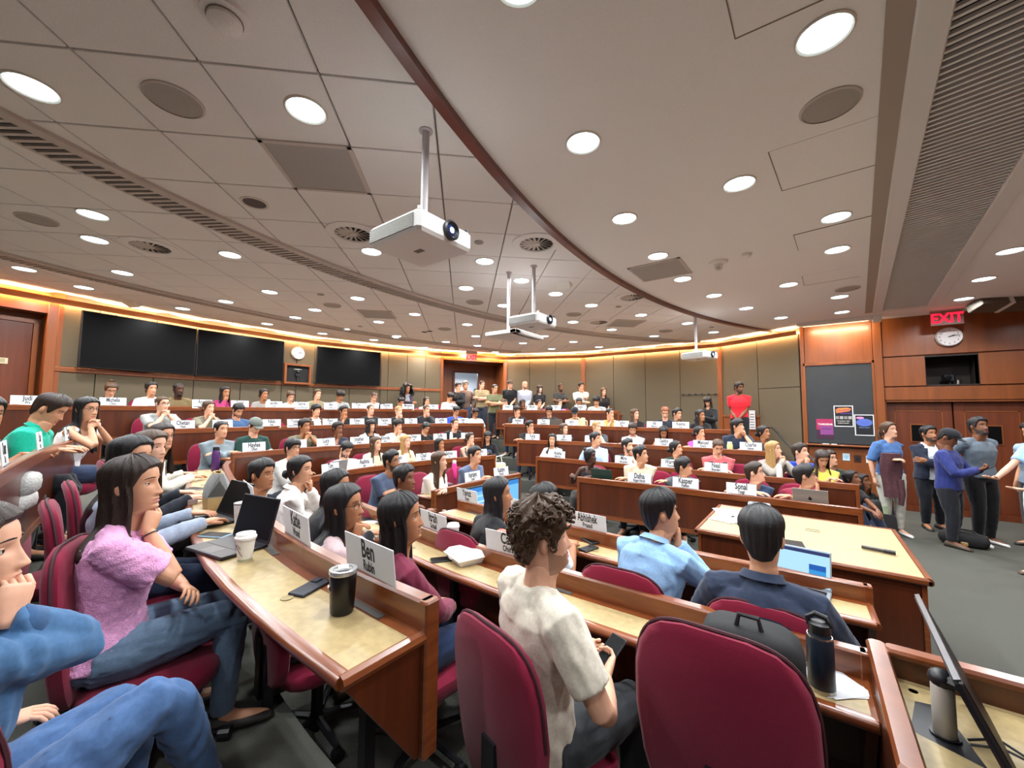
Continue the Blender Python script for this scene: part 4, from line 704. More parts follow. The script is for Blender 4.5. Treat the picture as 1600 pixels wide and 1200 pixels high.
# ============================================================ CHAIRS
def chair_parts(root):
    B = MB().lathe([(.03, .30), (.03, .06), (.045, .05), (.045, .035)], 12)
    for k in range(5):
        a = 2 * math.pi * k / 5; c, s = math.cos(a), math.sin(a)
        B.tube([(.03 * c, .03 * s, .075), (.27 * c, .27 * s, .06)], [.022, .014], 6)
    B.build('base', BLK, root)
    ca = None
    for k in range(5):
        a = 2 * math.pi * k / 5
        if ca is None: ca = MB().loft([[(x, .027 * math.cos(t), .027 + .027 * math.sin(t)) for t in [2 * math.pi * j / 12 for j in range(12)]] for x in (-.022, .022)]).build('caster', BLK, root); q = ca
        else: q = ca.copy(); COL.objects.link(q); q.parent = root
        q.location = (.27 * math.cos(a), .27 * math.sin(a), 0); q.rotation_euler = (0, 0, a)
    def sq(w, d, z, n=20, p=3.2, cx=0, cy=0):
        o = []
        for j in range(n):
            t = 2 * math.pi * j / n; c, s = math.cos(t), math.sin(t)
            o.append((cx + w * abs(c) ** (2 / p) * (1 if c >= 0 else -1), cy + d * abs(s) ** (2 / p) * (1 if s >= 0 else -1), z))
        return o
    MB().loft([sq(.17, .17, .36), sq(.215, .215, .385), sq(.232, .23, .42), sq(.225, .222, .455), sq(.18, .18, .47)]).build('seat', MAROON, root, 60)
    # backrest: a rounded shell standing at -y, curved a little round the sitter
    def shell(z0, z1, w, t0, t1, n=22):
        rings = []
        for y0, k in ((t0, .93), (t0 + .012, 1.), (t1 - .012, 1.), (t1, .93)):
            o = []
            for j in range(n):
                a = 2 * math.pi * j / n; c, s = math.cos(a), math.sin(a)
                x = w * k * abs(c) ** .55 * (1 if c >= 0 else -1); zz = (z1 - z0) / 2 * k * abs(s) ** .62 * (1 if s >= 0 else -1)
                zc = (z0 + z1) / 2 + zz; x *= 1 - .12 * max(0, -zz) / ((z1 - z0) / 2)
                o.append((x, y0 - .10 * (zc - .45) + .45 * x * x, zc))
            rings.append(o)
        return MB().loft(rings)
    bk = shell(.40, 1.0, .235, -.275, -.215).build('backrest', MAROON, root, 60)
    n = 30; pts = []
    for j in range(n + 1):
        a = math.pi * j / n; x = .236 * abs(math.cos(a)) ** .55 * (1 if math.cos(a) >= 0 else -1); zc = .70 + .302 * math.sin(a) ** .62 if math.sin(a) > 0 else .7
        pts.append((x, -.245 - .10 * (zc - .45) + .45 * x * x, zc))
    MB().tube(pts, .006, 6).build('piping', MAROOND, bk)
    MB().box(-.04, .04, -.27, .05, .33, .36).box(-.035, .035, -.29, -.262, .34, .62).build('back_bracket', BLK, root)
CH = empty('swivel_chair', (0, 0, 0)); chair_parts(CH); CH_USED = [False]
def chair(x, y, z, rz, label, group='maroon swivel chairs', dz=0.):
    if not CH_USED[0]: CH_USED[0] = True; c = CH
    else: c = copy_tree(CH)
    c.location = (x, y, z); c.rotation_euler = (0, 0, rz); props(c, label, 'chair', group)
    if dz:
        for q in c.children:
            if q.name.split('.')[0] in ('seat', 'backrest', 'back_bracket'): q.location = (0, 0, dz)
            elif q.name.split('.')[0] == 'base': q.scale = (1, 1, 1 + dz / .33)
    return c
# ============================================================ PIT TABLES, LECTERN
def table(x0, x1, y0, y1, z, label):
    r = empty('pit_table', ((x0 + x1) / 2, (y0 + y1) / 2, 0), 0, label, 'table'); X, Yd = (x1 - x0) / 2, (y1 - y0) / 2
    MB().box(-X + .035, X - .035, -Yd + .035, Yd - .035, z - .03, z).build('desktop', LAM, r)
    b = MB().box(-X, -X + .035, -Yd, Yd, z - .035, z + .004, ch=.01).box(X - .035, X, -Yd, Yd, z - .035, z + .004, ch=.01).box(-X, X, -Yd, -Yd + .035, z - .035, z + .004, ch=.01).box(-X, X, Yd - .035, Yd, z - .035, z + .004, ch=.01).build('edge_band', RAIL, r)
    MB().box(-X + .04, X - .04, -Yd + .04, Yd - .04, .0, z - .03).build('cabinet', WOOD, r)
    for xx in (-X + .04, X - .04): MB().box(xx - .012, xx + .012, -Yd + .03, -Yd + .055, 0.02, z - .035).build('corner_trim', RAIL, r)
    MB().box(-X + .06, X - .06, -Yd + .03, -Yd + .042, .04, z - .08).build('front_panel', WOOD, r)
    return r
big = table(-.29, .56, 3.46, 4.8, .78, 'large instructor table with cream top and solid cherry base on the pit floor')
table(-.86, -.34, 3.86, 5.06, .745, 'smaller lower side table carrying papers, left of the big table')
for y in (4.28, 4.34): MB().box(-.2, -.1, y - 4.13 - .004, y - 4.13 + .004, .78, .7825).build('cable_slot', BLK, big)
lec = empty('lectern_desk', (.14, 1.33, 0), 0, 'cherry framed control desk with cream top in the lower right corner', 'desk')
MB().box(.04, 1.2, .05, .62, .84, .865).build('desktop', LAM, lec)
MB().box(0, .045, 0, .66, .0, .95, ch=.008).build('side_panel', WOOD, lec); MB().box(1.2, 1.245, 0, .66, 0, .95, ch=.008).build('side_panel', WOOD, lec)
MB().box(0, 1.245, .62, .66, .0, .95, ch=.008).build('back_panel', WOOD, lec); MB().box(.0, 1.245, -.02, .035, .6, .93, ch=.008).build('front_panel', WOOD, lec)
MB().box(-.006, .05, -.006, .668, .93, .958, ch=.01).box(0.04, 1.25, .61, .668, .93, .958, ch=.01).box(.04, 1.25, -.028, .042, .915, .942, ch=.01).build('rim', RAIL, lec)
MB().add([(x - .14, y - 1.33, .8655) for x, y in ((.235, 1.83), (.295, 1.845), (.335, 1.60), (.20, 1.66))], [(0, 1, 2, 3)]).build('cable_well', BLK, lec); MB().lathe([(.012, .866), (.001, .866)], 10, (.1, .56, 0)).build('screw_hole', BLK, lec)
# monitor on its stand: seen nearly edge on
mo = empty('tilted_monitor', (.275, 1.69, .865), 0, 'dark monitor on silver column stand, seen almost edge on, on the control desk', 'monitor')
MB().lathe([(.025, 0), (.025, .135), (.021, .14)], 20).build('column', mat('satin_silver', 'a9a196', .45, .35), mo, True); MB().lathe([(.032, 0), (.032, .006), (.001, .007)], 16).build('base_plate', BLK, mo)
MB().ell((0, 0, .155), (.03, .03, .026)).tube([(0, 0, .155), (.035, -.03, .16)], .018, 8).build('hinge', BLK, mo, True)
MM = Matrix(((-.04, .39, .92, .045), (-.999, -.03, -.02, -.06), (.02, -.92, .39, .15), (0, 0, 0, 1)))
MB().cbox((0, 0, 0), (.58, .34, .016), .006, 0, MM).build('back_shell', BLK, mo); MB().box(-.28, .28, -.16, .16, .0082, .0095, 0, MM).build('screen', TVM, mo)
MB().box(-.29, .29, -.172, -.168, -.004, .008, 0, MM).build('bezel_edge', mat('graphite', '4a4a4e', .3, .6), mo)
kb = empty('keyboard', (.60, 1.62, .865), R(-20), 'black keyboard on the control desk at the right frame edge', 'keyboard')
MB().box(-.07, .07, -.2, .2, 0, .014, ch=.004).build('case', BLK, kb)
kk = None
for a in range(5):
    for b in range(14):
        if kk is None: kk = MB().box(-.010, .010, -.011, .011, 0, .006).build('key', mat('key_grey', '2c2d31', .5), kb); q = kk
        else: q = kk.copy(); COL.objects.link(q); q.parent = kb
        q.location = (-.052 + a * .026, -.182 + b * .028, .014)
bx = empty('leather_case', (.50, 1.74, .865), R(30), 'reddish brown glasses case standing behind the monitor', 'case')
MB().box(-.05, .05, -.02, .02, 0, .13, ch=.012).build('body', mat('brown_leather', '7a5547', .5), bx); MB().tube([(-.03, .022, .1), (0, .05, .13), (.04, .03, .06)], .003, 6).build('cord', BLK, bx)
cb = empty('cable', (.32, 1.7, .868), 0, 'thin black cables lying on the control desk by the monitor stand', 'cable')
for k in range(2): MB().tube([(.0, -.02 * k, .002), (.06, .02 - .04 * k, .02), (.13, -.03, .006), (.2, -.1 + .05 * k, .004), (.26, -.16, .004)], .0035, 6).build('cord', BLK, cb, True)
st = empty('white_rod', (.78, 1.92, .95), 0, 'thin white upright rod at the right frame edge', 'rod'); MB().tube([(0, 0, 0), (-.03, .05, .22)], .004, 6).build('rod', WHITE, st)
# ============================================================ SCREENS, CLOCKS, SIGNS, BOARD
def tv(p0, p1, z0, z1, label):
    a, b = Vector(p0), Vector(p1); u = (b - a).normalized(); c = (a + b) / 2; w = (b - a).length
    r = empty('wall_screen', (c.x, c.y, (z0 + z1) / 2), math.atan2(u.y, u.x), label, 'screen', 'dark wall screens')
    sgn = 1 if Vector((-u.y, u.x)).dot(Vector(CEN) - c) > 0 else -1
    h = z1 - z0
    MB().box(-w / 2, w / 2, -.03, .03, -h / 2, h / 2, ch=.006).build('housing', BLK, r)
    MB().box(-w / 2 + .012, w / 2 - .012, sgn * .0315, sgn * .033, -h / 2 + .012, h / 2 - .012).build('screen', TVM, r)
    MB().box(-.3, .3, -sgn * .12, -sgn * .03, -.2, .2).build('mount', BLK, r)
tv((-9.66, .93), (-9.98, 2.56), 2.45, 3.40, 'left dark wall screen nearest the door')
tv((-9.98, 2.585), (-10.03, 4.28), 2.45, 3.40, 'middle dark wall screen beside the clock')
tv((-10.05, 5.08), (-9.66, 6.70), 2.45, 3.40, 'dark wall screen right of the clock and camera niche')
nc = empty('camera_niche', (-10.13, 4.66, 2.4), R(0), 'wood framed wall niche with a camera between the screens', 'niche')
for b in ((.0, .06, -.32, .32, -.0, .05), (.0, .06, -.32, .32, .45, .5), (.0, .06, -.32, -.27, .05, .45), (.0, .06, .27, .32, .05, .45)): MB().box(*b).build('frame_bar', WOODB, nc)
MB().box(-.02, .005, -.28, .28, .04, .46).build('dark_back', SLOT, nc)
MB().box(.01, .05, -.05, .05, .2, .26).ell((.04, 0, .3), (.035, .04, .04)).tube([(.03, 0, .2), (.03, 0, .06)], .015, 8).build('camera', BLK, nc, True); MB().box(.05, .055, -.1, .08, .36, .37).build('pale_strip', OFFW, nc)  # thin off-white strip near the top of the niche
def clock(loc, rz, r, label):
    c = empty('wall_clock', loc, rz, label, 'clock')       # dial faces local -y
    Mx = Matrix.Rotation(R(90), 4, 'X')
    MB().lathe([(r, -.03), (r, .02), (r * .95, .032), (r * .9, .026)], 36, M=Mx, caps=False).build('rim', mat('clock_rim', 'cfcfcf', .25, .3), c, True)
    MB().lathe([(r * .92, .02), (.001, .02)], 36, M=Mx, caps=False).build('dial', mat('clock_dial', 'd9d4d4', .5), c)
    for h in range(1, 13):
        a = R(90 - 30 * h); text(str(h), r * .26, c, (r * .72 * math.cos(a), -.022, r * .72 * math.sin(a)), (R(90), 0, 0), name='numeral')
    for an, ln, w in ((90 - 66, .45, .035), (90 - 78, .72, .025)):
        a = R(an); MB().box(-.1 * r, ln * r, -.0015, .0015, -w * r, w * r, 0, Matrix.Translation((0, -.026, 0)) @ Matrix.Rotation(-a, 4, 'Y')).build('hand', INK, c)
    MB().lathe([(.05 * r, .02), (.05 * r, .03), (.001, .031)], 12, M=Mx).build('hub', INK, c)
clock((-10.12, 4.66, 3.17), R(90), .15, 'round white clock between the dark wall screens')
clock((2.05, 10.345, 3.17), 0, .17, 'round white clock on the wood wall under the red exit sign')
def exit_sign(loc, rz, s, label):
    e = empty('exit_sign', loc, rz, label, 'sign')
    MB().box(-.2 * s, .2 * s, -.006, .006, -.125 * s, .125 * s).build('acrylic_plate', mat('clear_acrylic', 'c9a9a4', .6, spec=.05, trans=.75), e)
    MB().box(-.21 * s, .21 * s, -.03, .03, .125 * s, 3.62 - loc[2]).build('canopy', mat('ceiling_grille_paint', 'c4bcb6', .6), e)
    text('EXIT', .23 * s, e, (0, -.009, -.01 * s), (R(90), 0, 0), emission('exit_red', 'ff1830', 2.2), bold=.006, sx=.85)
exit_sign((1.98, 10.05, 3.47), R(0), 1., 'red lit exit sign hanging above the doors on the right')
exit_sign((-8.3, 9.0, 3.43), R(58), .85, 'small red exit sign above the far door recess')
bd = empty('chalkboard', (.475, Y - .02, 1.13), 0, 'tall charcoal chalkboard in wooden frame on the right wall', 'board')
MB().box(-.52, .52, -.02, .0, .05, 1.64).build('board', CHALK, bd)
for b in ((-.56, -.52, -.04, .0, 0, 1.70), (.52, .56, -.04, .0, 0, 1.70), (-.56, .56, -.04, 0, 1.64, 1.70)): MB().box(*b, ch=.006).build('frame_bar', WOODB, bd)
MB().box(-.56, .56, -.1, 0, 0, .03, ch=.006).build('chalk_tray', WOODB, bd)
for k, x in enumerate((-.24, -.12)):
    q = empty('chalk_stick', (.475 + x, Y - .08, 1.166), 0, ('shorter white chalk stick, left one on the chalkboard tray', 'longer white chalk stick, right one on the chalkboard tray')[k], 'chalk', 'chalk on the tray'); MB().tube([(-.05 + .02 * k, 0, 0), (.06, 0, 0)], .007, 8).build('stick', WHITE, q, True)
def poster(x0, x1, z0, z1, base, label, border):
    p = empty('poster', ((x0 + x1) / 2, Y - .043, (z0 + z1) / 2), 0, label, 'poster', 'posters on the chalkboard'); w, h = x1 - x0, z1 - z0
    MB().box(-w / 2, w / 2, -.001, .001, -h / 2, h / 2).build('sheet', PAPER if border else mat('poster_' + base, base, .5), p)
    b = .016 if border else 0
    if border: MB().box(-w / 2 + b, w / 2 - b, -.002, -.001, -h / 2 + b, h / 2 - b).build('print', mat('poster_' + base, base, .5), p)
    return p, w, h
p, w, h = poster(.10, .37, 1.27, 1.67, '3a1430', 'magenta purple poster, leftmost on the chalkboard', False)
MB().box(-w / 2, w / 2, -.002, -.001, -.02, h / 2).build('print_band', mat('poster_magenta', '9c2350', .5), p); MB().box(-w / 2 + .06, w / 2, -.0025, -.0015, -.12, .06).build('print_band', mat('poster_purple', '7b3a78', .5), p)
text('TAMASHA', .055, p, (.01, -.004, .09), (R(90), 0, 0), WHITE, bold=.001, sx=.95); text('AUDITIONS', .03, p, (.02, -.004, .0), (R(90), 0, 0), mat('poster_dark', '241020', .5))
p, w, h = poster(.39, .69, 1.52, 1.94, '0e0d12', 'black poster with orange brush lettering and white border', True)
MB().add([(-.11, -.003, .06), (.10, -.003, .10), (.12, -.003, .15), (.06, -.003, .17), (-.08, -.003, .16), (-.12, -.003, .13)], [(0, 1, 2, 3, 4, 5)]).build('brush_mark', mat('poster_orange', 'e07a3a', .5), p)
text('Drama', .075, p, (0, -.005, .12), (R(90), R(-8), 0), mat('poster_plum', '5a2a60', .5)); MB().box(-.05, .12, -.003, -.002, .045, .065).build('brush_mark', mat('poster_violet', '4a2a7a', .5), p)
for k in range(4): MB().box(-.125 + k * .065, -.072 + k * .065, -.003, -.002, -.06, .0).build('photo_square', mat('photo_grey%d' % (k % 2), ('7d7a78', '9a9490')[k % 2], .6), p)
text('THURSDAY 7PM', .028, p, (-.01, -.004, -.1), (R(90), 0, 0), WHITE); text('AUDITORIUM', .028, p, (-.01, -.004, -.14), (R(90), 0, 0), WHITE)
p, w, h = poster(.70, .99, 1.355, 1.765, '0c0d16', 'black poster with pink and blue cloud shape, right edge of chalkboard', True)
for c, rx, rz, m in (((-.0, .05), .12, .075, 'poster_blue:4f66b4'), ((.0, .055), .075, .05, 'poster_pink:b05aa0'), ((-.06, .14), .06, .022, 'poster_rose:d07fae')):
    nm, hx = m.split(':'); MB().add([(c[0] + rx * math.cos(2 * math.pi * j / 24), -.003 - rx * .005, c[1] + rz * math.sin(2 * math.pi * j / 24)) for j in range(24)], [tuple(range(24))]).build('cloud_print', mat(nm, hx, .5), p)
text('JAZZ', .06, p, (0, -.006, .05), (R(90), 0, 0), mat('poster_blue', '4f66b4', .5)); text('FRIDAY NIGHT', .024, p, (0, -.005, -.05), (R(90), 0, 0), mat('poster_sky', '8aa6d8', .5))
for x, z, c, lab, nm in ((.55, .92, 'b7cbd3', 'pale blue wall plate under the chalkboard', 'wall_plate'), (.72, .90, '3a2016', 'dark wall outlet plate between two pale plates', 'wall_outlet'), (.90, .90, 'd5d0c8', 'white wall plate with round black socket right of the chalkboard', 'wall_socket')):
    q = empty(nm, (x, Y - .02, z), 0, lab, 'outlet'); MB().box(-.055, .055, -.008, .0, -.07, .07, ch=.003).build('plate', mat(nm, c, .4), q)
    if nm != 'wall_plate': MB().lathe([(.03, .0), (.03, .012), (.001, .013)], 14, M=Matrix.Rotation(R(90), 4, 'X') @ Matrix.Translation((0, 0, .004))).build('socket', BLK, q)
    else: MB().box(-.03, .03, -.011, -.008, -.03, .03).build('label_print', mat('plate_blue', '8fb6cc', .4), q)
fa = empty('fire_notice', (-1.07, 10.86, 1.62), R(-28), 'white framed notice on the wood panel beside the red T-shirt', 'sign'); MB().box(-.07, .07, -.03, -.02, -.22, .22).build('sheet', PAPER, fa)
for k in range(6): MB().box(-.05, .05, -.032, -.03, -.18 + k * .06, -.165 + k * .06).build('print_line', INK, fa)
hk = empty('coat_hook_rail', (-2.3, 11.25, 2.26), 0, 'row of small dark coat hooks on the far fabric wall', 'hooks')
MB().box(-.42, .42, -.006, .006, -.012, .012).build('rail', FABRIC, hk); hq = None
for k in range(6):
    if hq is None: hq = MB().lathe([(.02, 0), (.012, .03), (.025, .045), (.001, .05)], 10, M=Matrix.Rotation(R(90), 4, 'X')).build('hook', BLK, hk); q = hq
    else: q = hq.copy(); COL.objects.link(q); q.parent = hk
    q.location = (-.39 + k * .156, -.005, 0)
hr = empty('handrail', (.3, 7.8, 0), 0, 'black metal handrail descending the steps below the chalkboard', 'rail')
MB().tube([(-1.2, 2.75, 1.5), (-.95, 2.5, 1.46), (-.62, 1.85, 1.10), (-.42, 1.75, 1.08), (-.02, .08, .74), (0, 0, .70), (0, 0, .66)], .02, 8).build('top_rail', BLK, hr, True)
MB().tube([(0, 0, 0), (0, 0, .68)], .02, 8).build('post', BLK, hr, True); MB().tube([(-.55, 1.8, .3), (-.55, 1.8, 1.09)], .02, 8).build('post', BLK, hr, True); MB().tube([(-1.1, 2.6, .6), (-1.1, 2.6, 1.48)], .02, 8).build('post', BLK, hr, True)
# equipment in the niche of the right wall
eq = empty('niche_camera', (2.1, 10.72, 2.32), 0, 'small black camera standing in the dark wall niche', 'camera'); MB().box(-.1, .06, -.06, .06, .06, .2, ch=.02).tube([(0, 0, 0), (0, 0, .1)], .02, 8).build('body', BLK, eq)
MB().lathe([(.035, .0), (.035, .09)], 14, (.1, 0, 0)).build('can', METAL, eq, True); MB().lathe([(.04, 0), (.045, .06), (.001, .062)], 14, M=Matrix.Translation((-.04, -.06, .13)) @ Matrix.Rotation(R(90), 4, 'X')).build('lens', TVM, eq)
# ============================================================ PROJECTORS
def projector(x, y, zb, px, py, rz, s, label, lit=True):
    r = empty('projector', (x, y, zb), rz, label, 'projector', 'ceiling projectors')    # lens faces local +x
    w, d, h = .24 * s, .22 * s, .125 * s
    MB().cbox((0, 0, h / 2), (2 * w, 2 * d, h), .02, 0).build('housing', mat('projector_white', 'd8d6d2', .35), r)
    gr = MB().box(-w + .02, w - .05, -d - .002, -d + .004, .02, h - .02).build('side_grille', mat('grille_shadow', '55574f', .6), r); fn = None
    for k in range(11):
        if fn is None: fn = MB().box(-w + .02, w - .05, -d - .006, -d - .001, -.0011, .0011).build('fin', mat('projector_white', 'd8d6d2', .35), gr); q = fn
        else: q = fn.copy(); COL.objects.link(q); q.parent = gr
        q.location = (0, 0, .024 + k * (h - .048) / 10)
    ML = Matrix.Translation((w, .02, h * .56)) @ Matrix.Rotation(R(90), 4, 'Y')
    MB().lathe([(.058 * s, -.01), (.06 * s, .022), (.05 * s, .028), (.036 * s, .012)], 26, M=ML, caps=False).build('lens_barrel', BLK, r, True)
    MB().lathe([(.04 * s, .008), (.03 * s, .016), (.001, .02)], 22, M=ML, caps=False).build('lens_glass', mat('lens_blue', '1a2a52', .05, spec=1.), r, True)
    if lit: MB().lathe([(.017 * s, .0195), (.001, .0215)], 16, M=ML, caps=False).build('lamp_glow', emission('projector_lamp', 'dff4ff', 8), r)
    MB().box(-.05, .02, -.02, .02, -.0012, .0).build('maker_mark', mat('grey_print', '6a6660', .6), r)
    for a, b in ((w - .03, d - .03), (w - .03, -d + .03)): MB().lathe([(.014, 0), (.014, .02), (.001, .022)], 10, (a, b, h)).build('foot', BLK if b > 0 else OFFW, r)
    M1 = Matrix.Rotation(-rz, 4, 'Z'); q = M1 @ Vector((px - x, py - y, 0))
    top = 3.62 - zb
    MB().lathe([(.085, h), (.085, h + .02), (.06, h + .035), (.06, h + .06), (.03, h + .07)], 18, (q.x, q.y, 0)).tube([(q.x - .1, q.y - .08, h + .01), (q.x, q.y, h + .03), (q.x + .1, q.y + .08, h + .01)], .012, 6).build('mount_plate', OFFW, r, True)
    MB().lathe([(.024, h + .06), (.024, top - .012), (.045, top - .01), (.045, top)], 16, (q.x, q.y, 0)).build('pipe', mat('pipe_grey', 'b4aeb0', .4), r, True)
projector(-1.95, 1.625, 2.79, -1.97, 1.66, 0, 1., 'nearest large white ceiling projector hanging from a pole')
projector(-2.72, 4.05, 2.82, -2.75, 4.12, 0, .95, 'second white ceiling projector beside the cross shaped antenna')
projector(-1.62, 8.0, 2.77, -1.69, 8.1, R(-18), 1., 'farthest ceiling projector in front of the fabric wall')
an = empty('ceiling_antenna', (-3.25, 4.12, 2.79), 0, 'flat white cross shaped ceiling unit left of second projector', 'antenna')
MB().box(-.26, .26, -.05, .05, 0, .05, ch=.006).box(.16, .26, -.05, .62, 0, .05, ch=.006).build('arm', mat('projector_white', 'd8d6d2', .35), an); MB().add([(-.26, .05, .0), (.2, .05, 0), (.2, .6, 0), (.16, .6, .02), (-.2, .1, .02)], [(0, 1, 2), (0, 2, 3, 4)]).box(-.24, .16, .05, .5, .004, .018).build('panel', mat('projector_white', 'd8d6d2', .35), an)
MB().lathe([(.022, .05), (.022, .82), (.04, .82), (.04, .83)], 14, (.1, .0, 0)).build('pipe', mat('pipe_grey', 'b4aeb0', .4), an, True)
# display fixed to the front panel of the middle front-row desk
fm = empty('front_display', (-3.545, 4.32, .52), R(-1), 'bright blue display fixed below the ledge of the middle front-row desk', 'screen')
MB().box(-.02, .02, -.58, .58, -.27, .27, ch=.006).build('housing', BLK, fm)
MB().box(.02, .022, -.56, .56, -.25, .25).build('picture', emission('slide_blue', '6fb0ea', 1.0), fm)
for y0, y1, z0, z1, c in ((-.5, .2, .12, .15, '9cc9f2'), (-.5, .0, .05, .07, 'b9dbf8'), (-.56, .56, .19, .25, '3f7fc4'), (-.2, .5, -.2, -.12, 'a9d2f5')): MB().box(.022, .0225, y0, y1, z0, z1).build('slide_band', emission('slide_' + c, c, 1.0), fm)
MB().box(-.06, -.02, -.1, .1, -.1, .1).build('bracket', BLK, fm)
# ============================================================ PEOPLE
SKINS = ['dcae95', 'cf9d82', 'c18d6e', 'a06c4c', '70462f', '45291d']
LIPS = ['bd8073', 'b0735f', 'a5675a', '84503d', '5c3529', '3d211c']
HAIR = {'black': '131113', 'dark': '2a1d17', 'brown': '45301f', 'blond': 'a07d4c', 'red': '7a4326', 'gray': '6f6a62'}
def skin(k): return mat('skin_%d' % k, SKINS[k], .5, noise=(40, .06), bump=(500, .04), sss=.06, spec=.35)
def lipm(k): return mat('lips_%d' % k, LIPS[k], .4, spec=.4)
def hairm(c): return mat('hair_' + c, HAIR[c], .42, noise=(30, .35), bump=(60, .5), stretch=(9, 9, 1.2), spec=.4)
def stubblem(k, c, f=.55):
    a, b = SKINS[k], HAIR[c]; h = ''.join('%02x' % int(int(a[i:i + 2], 16) * (1 - f) + int(b[i:i + 2], 16) * f) for i in (0, 2, 4)); return mat('stubble_%d_%s_%d' % (k, c, f * 100), h, .6, noise=(600, .35))
EYEW = mat('eye_white', 'cfc9c2', .25); IRIS = mat('dark_iris', '1c120c', .15)
def cloth(c, knit=False): return mat(('knit_' if knit else 'cloth_') + c, c, .85, noise=(90, .1), bump=(170, .5) if knit else (700, .12), sheen=.12, spec=.2)
KZ = np.array([-.34, -.27, -.22, -.18, -.15, -.132, -.122, -.115, -.105, -.09, -.07, -.05, -.03, 0, .02, .04, .06, .08, .095, .105, .112])
KW = np.array([.105, .078, .060, .055, .053, .053, .052, .049, .050, .054, .0585, .0625, .0665, .0705, .0728, .074, .0735, .067, .053, .035, .0])
KF = np.array([.040, .040, .036, .034, .036, .048, .070, .082, .087, .0885, .0885, .088, .0875, .0868, .0885, .0905, .088, .076, .058, .036, .0])
KB = np.array([-.10, -.09, -.082, -.076, -.073, -.073, -.073, -.074, -.076, -.080, -.085, -.090, -.094, -.098, -.1005, -.101, -.098, -.087, -.069, -.045, -.004])
def _smooth(K):
    zz = np.linspace(-.36, .1125, 946); v = np.interp(zz, KZ, K)
    def sm(n): w = np.hanning(2 * n + 1); w /= w.sum(); return np.convolve(np.pad(v, n, 'edge'), w, 'valid')
    k = np.clip((zz + .10) / .03, 0, 1); q = sm(16) * (1 - k) + sm(46) * k
    b = np.clip((zz - .085) / .015, 0, 1); return zz, q * (1 - b) + v * b
SZ, SW = _smooth(KW); _, SF = _smooth(KF); _, SB = _smooth(KB)
def head_surface(a, z, female=False, feat=True):
    """point of the head at azimuth a (0 = face) and height z, both arrays"""
    w = np.interp(z, SZ, SW); f = np.interp(z, SZ, SF); b = np.interp(z, SZ, SB)
    if female: w = w * (.98 - .045 * np.clip((.02 - z) / .08, 0, 1))
    ca, sa = np.cos(a), np.sin(a)
    x = w * np.sign(sa) * np.abs(sa) ** .92
    y = np.where(ca >= 0, f * np.abs(ca) ** .95, b * np.abs(ca) ** .95)
    if feat:
        fr = np.clip(ca, 0, 1) ** 1.5; g = lambda u, s: np.exp(-(u / s) ** 2)
        t = np.clip((.012 - z) / .056, 0, 1); lo_ = np.clip((z + .061) / .012, 0, 1); lo_ = lo_ * lo_ * (3 - 2 * lo_); hi_ = np.clip((.022 - z) / .014, 0, 1); nose = (.003 + .0185 * t ** 1.3) * lo_ * hi_
        y = y + fr * nose * g(x, .0062 + .0068 * t ** 1.5)
        y = y + fr * .0062 * g(np.abs(x) - .0118, .0055) * g(z + .049, .0075)
        y = y - fr * .010 * g(np.abs(x) - .031, .016) * g(z + .001, .012)
        y = y + fr * .003 * g(z - .021, .008) * g(np.abs(x) - .028, .02)
        y = y + fr * .0035 * g(np.abs(x) - .042, .018) * g(z + .034, .02)
        m = g(x, .021); y = y + fr * m * (.0045 * g(z + .071, .0045) - .0045 * g(z + .077, .0025) + .0055 * g(z + .083, .005) - .004 * g(z + .094, .005)) + fr * .005 * g(x, .018) * g(z + .107, .009)
    return np.stack([x, y, z], -1)
def grid_faces(n, m, off=0):
    i, j = np.meshgrid(np.arange(n - 1), np.arange(m), indexing='ij'); k = (j + 1) % m
    return (np.stack([i * m + j, i * m + k, (i + 1) * m + k, (i + 1) * m + j], -1).reshape(-1, 4) + off).tolist()
def zlevels(n):
    zz = np.linspace(-.34, .112, 400); d = np.where((zz > -.13) & (zz < .03), 3.2, 1.) + np.where((zz > .085), 1.5, 0); c = np.cumsum(d); c = (c - c[0]) / (c[-1] - c[0])
    return np.interp(np.linspace(0, 1, n), c, zz)
def azimuths(n):
    t = np.linspace(0, 2 * np.pi, n, endpoint=False); return t - .42 * np.sin(t)
class Head:
    def __init__(s, Hd, Ch, sc, female): s.H, s.C, s.s, s.f = Hd, Ch, sc, female
    def warp(s, P):
        """head pose for the skull, chest pose for the base of the neck, blended along the neck"""
        P = np.asarray(P, float) * s.s; sh = P.shape; P = P.reshape(-1, 3); t = np.clip((-.12 * s.s - P[:, 2]) / (.13 * s.s), 0, 1); t = t * t * (3 - 2 * t)
        H4, C4 = np.array(s.H), np.array(s.C)
        a = P @ H4[:3, :3].T + H4[:3, 3]; b = P @ C4[:3, :3].T + C4[:3, 3]
        return (a * (1 - t)[:, None] + b * t[:, None]).reshape(sh)
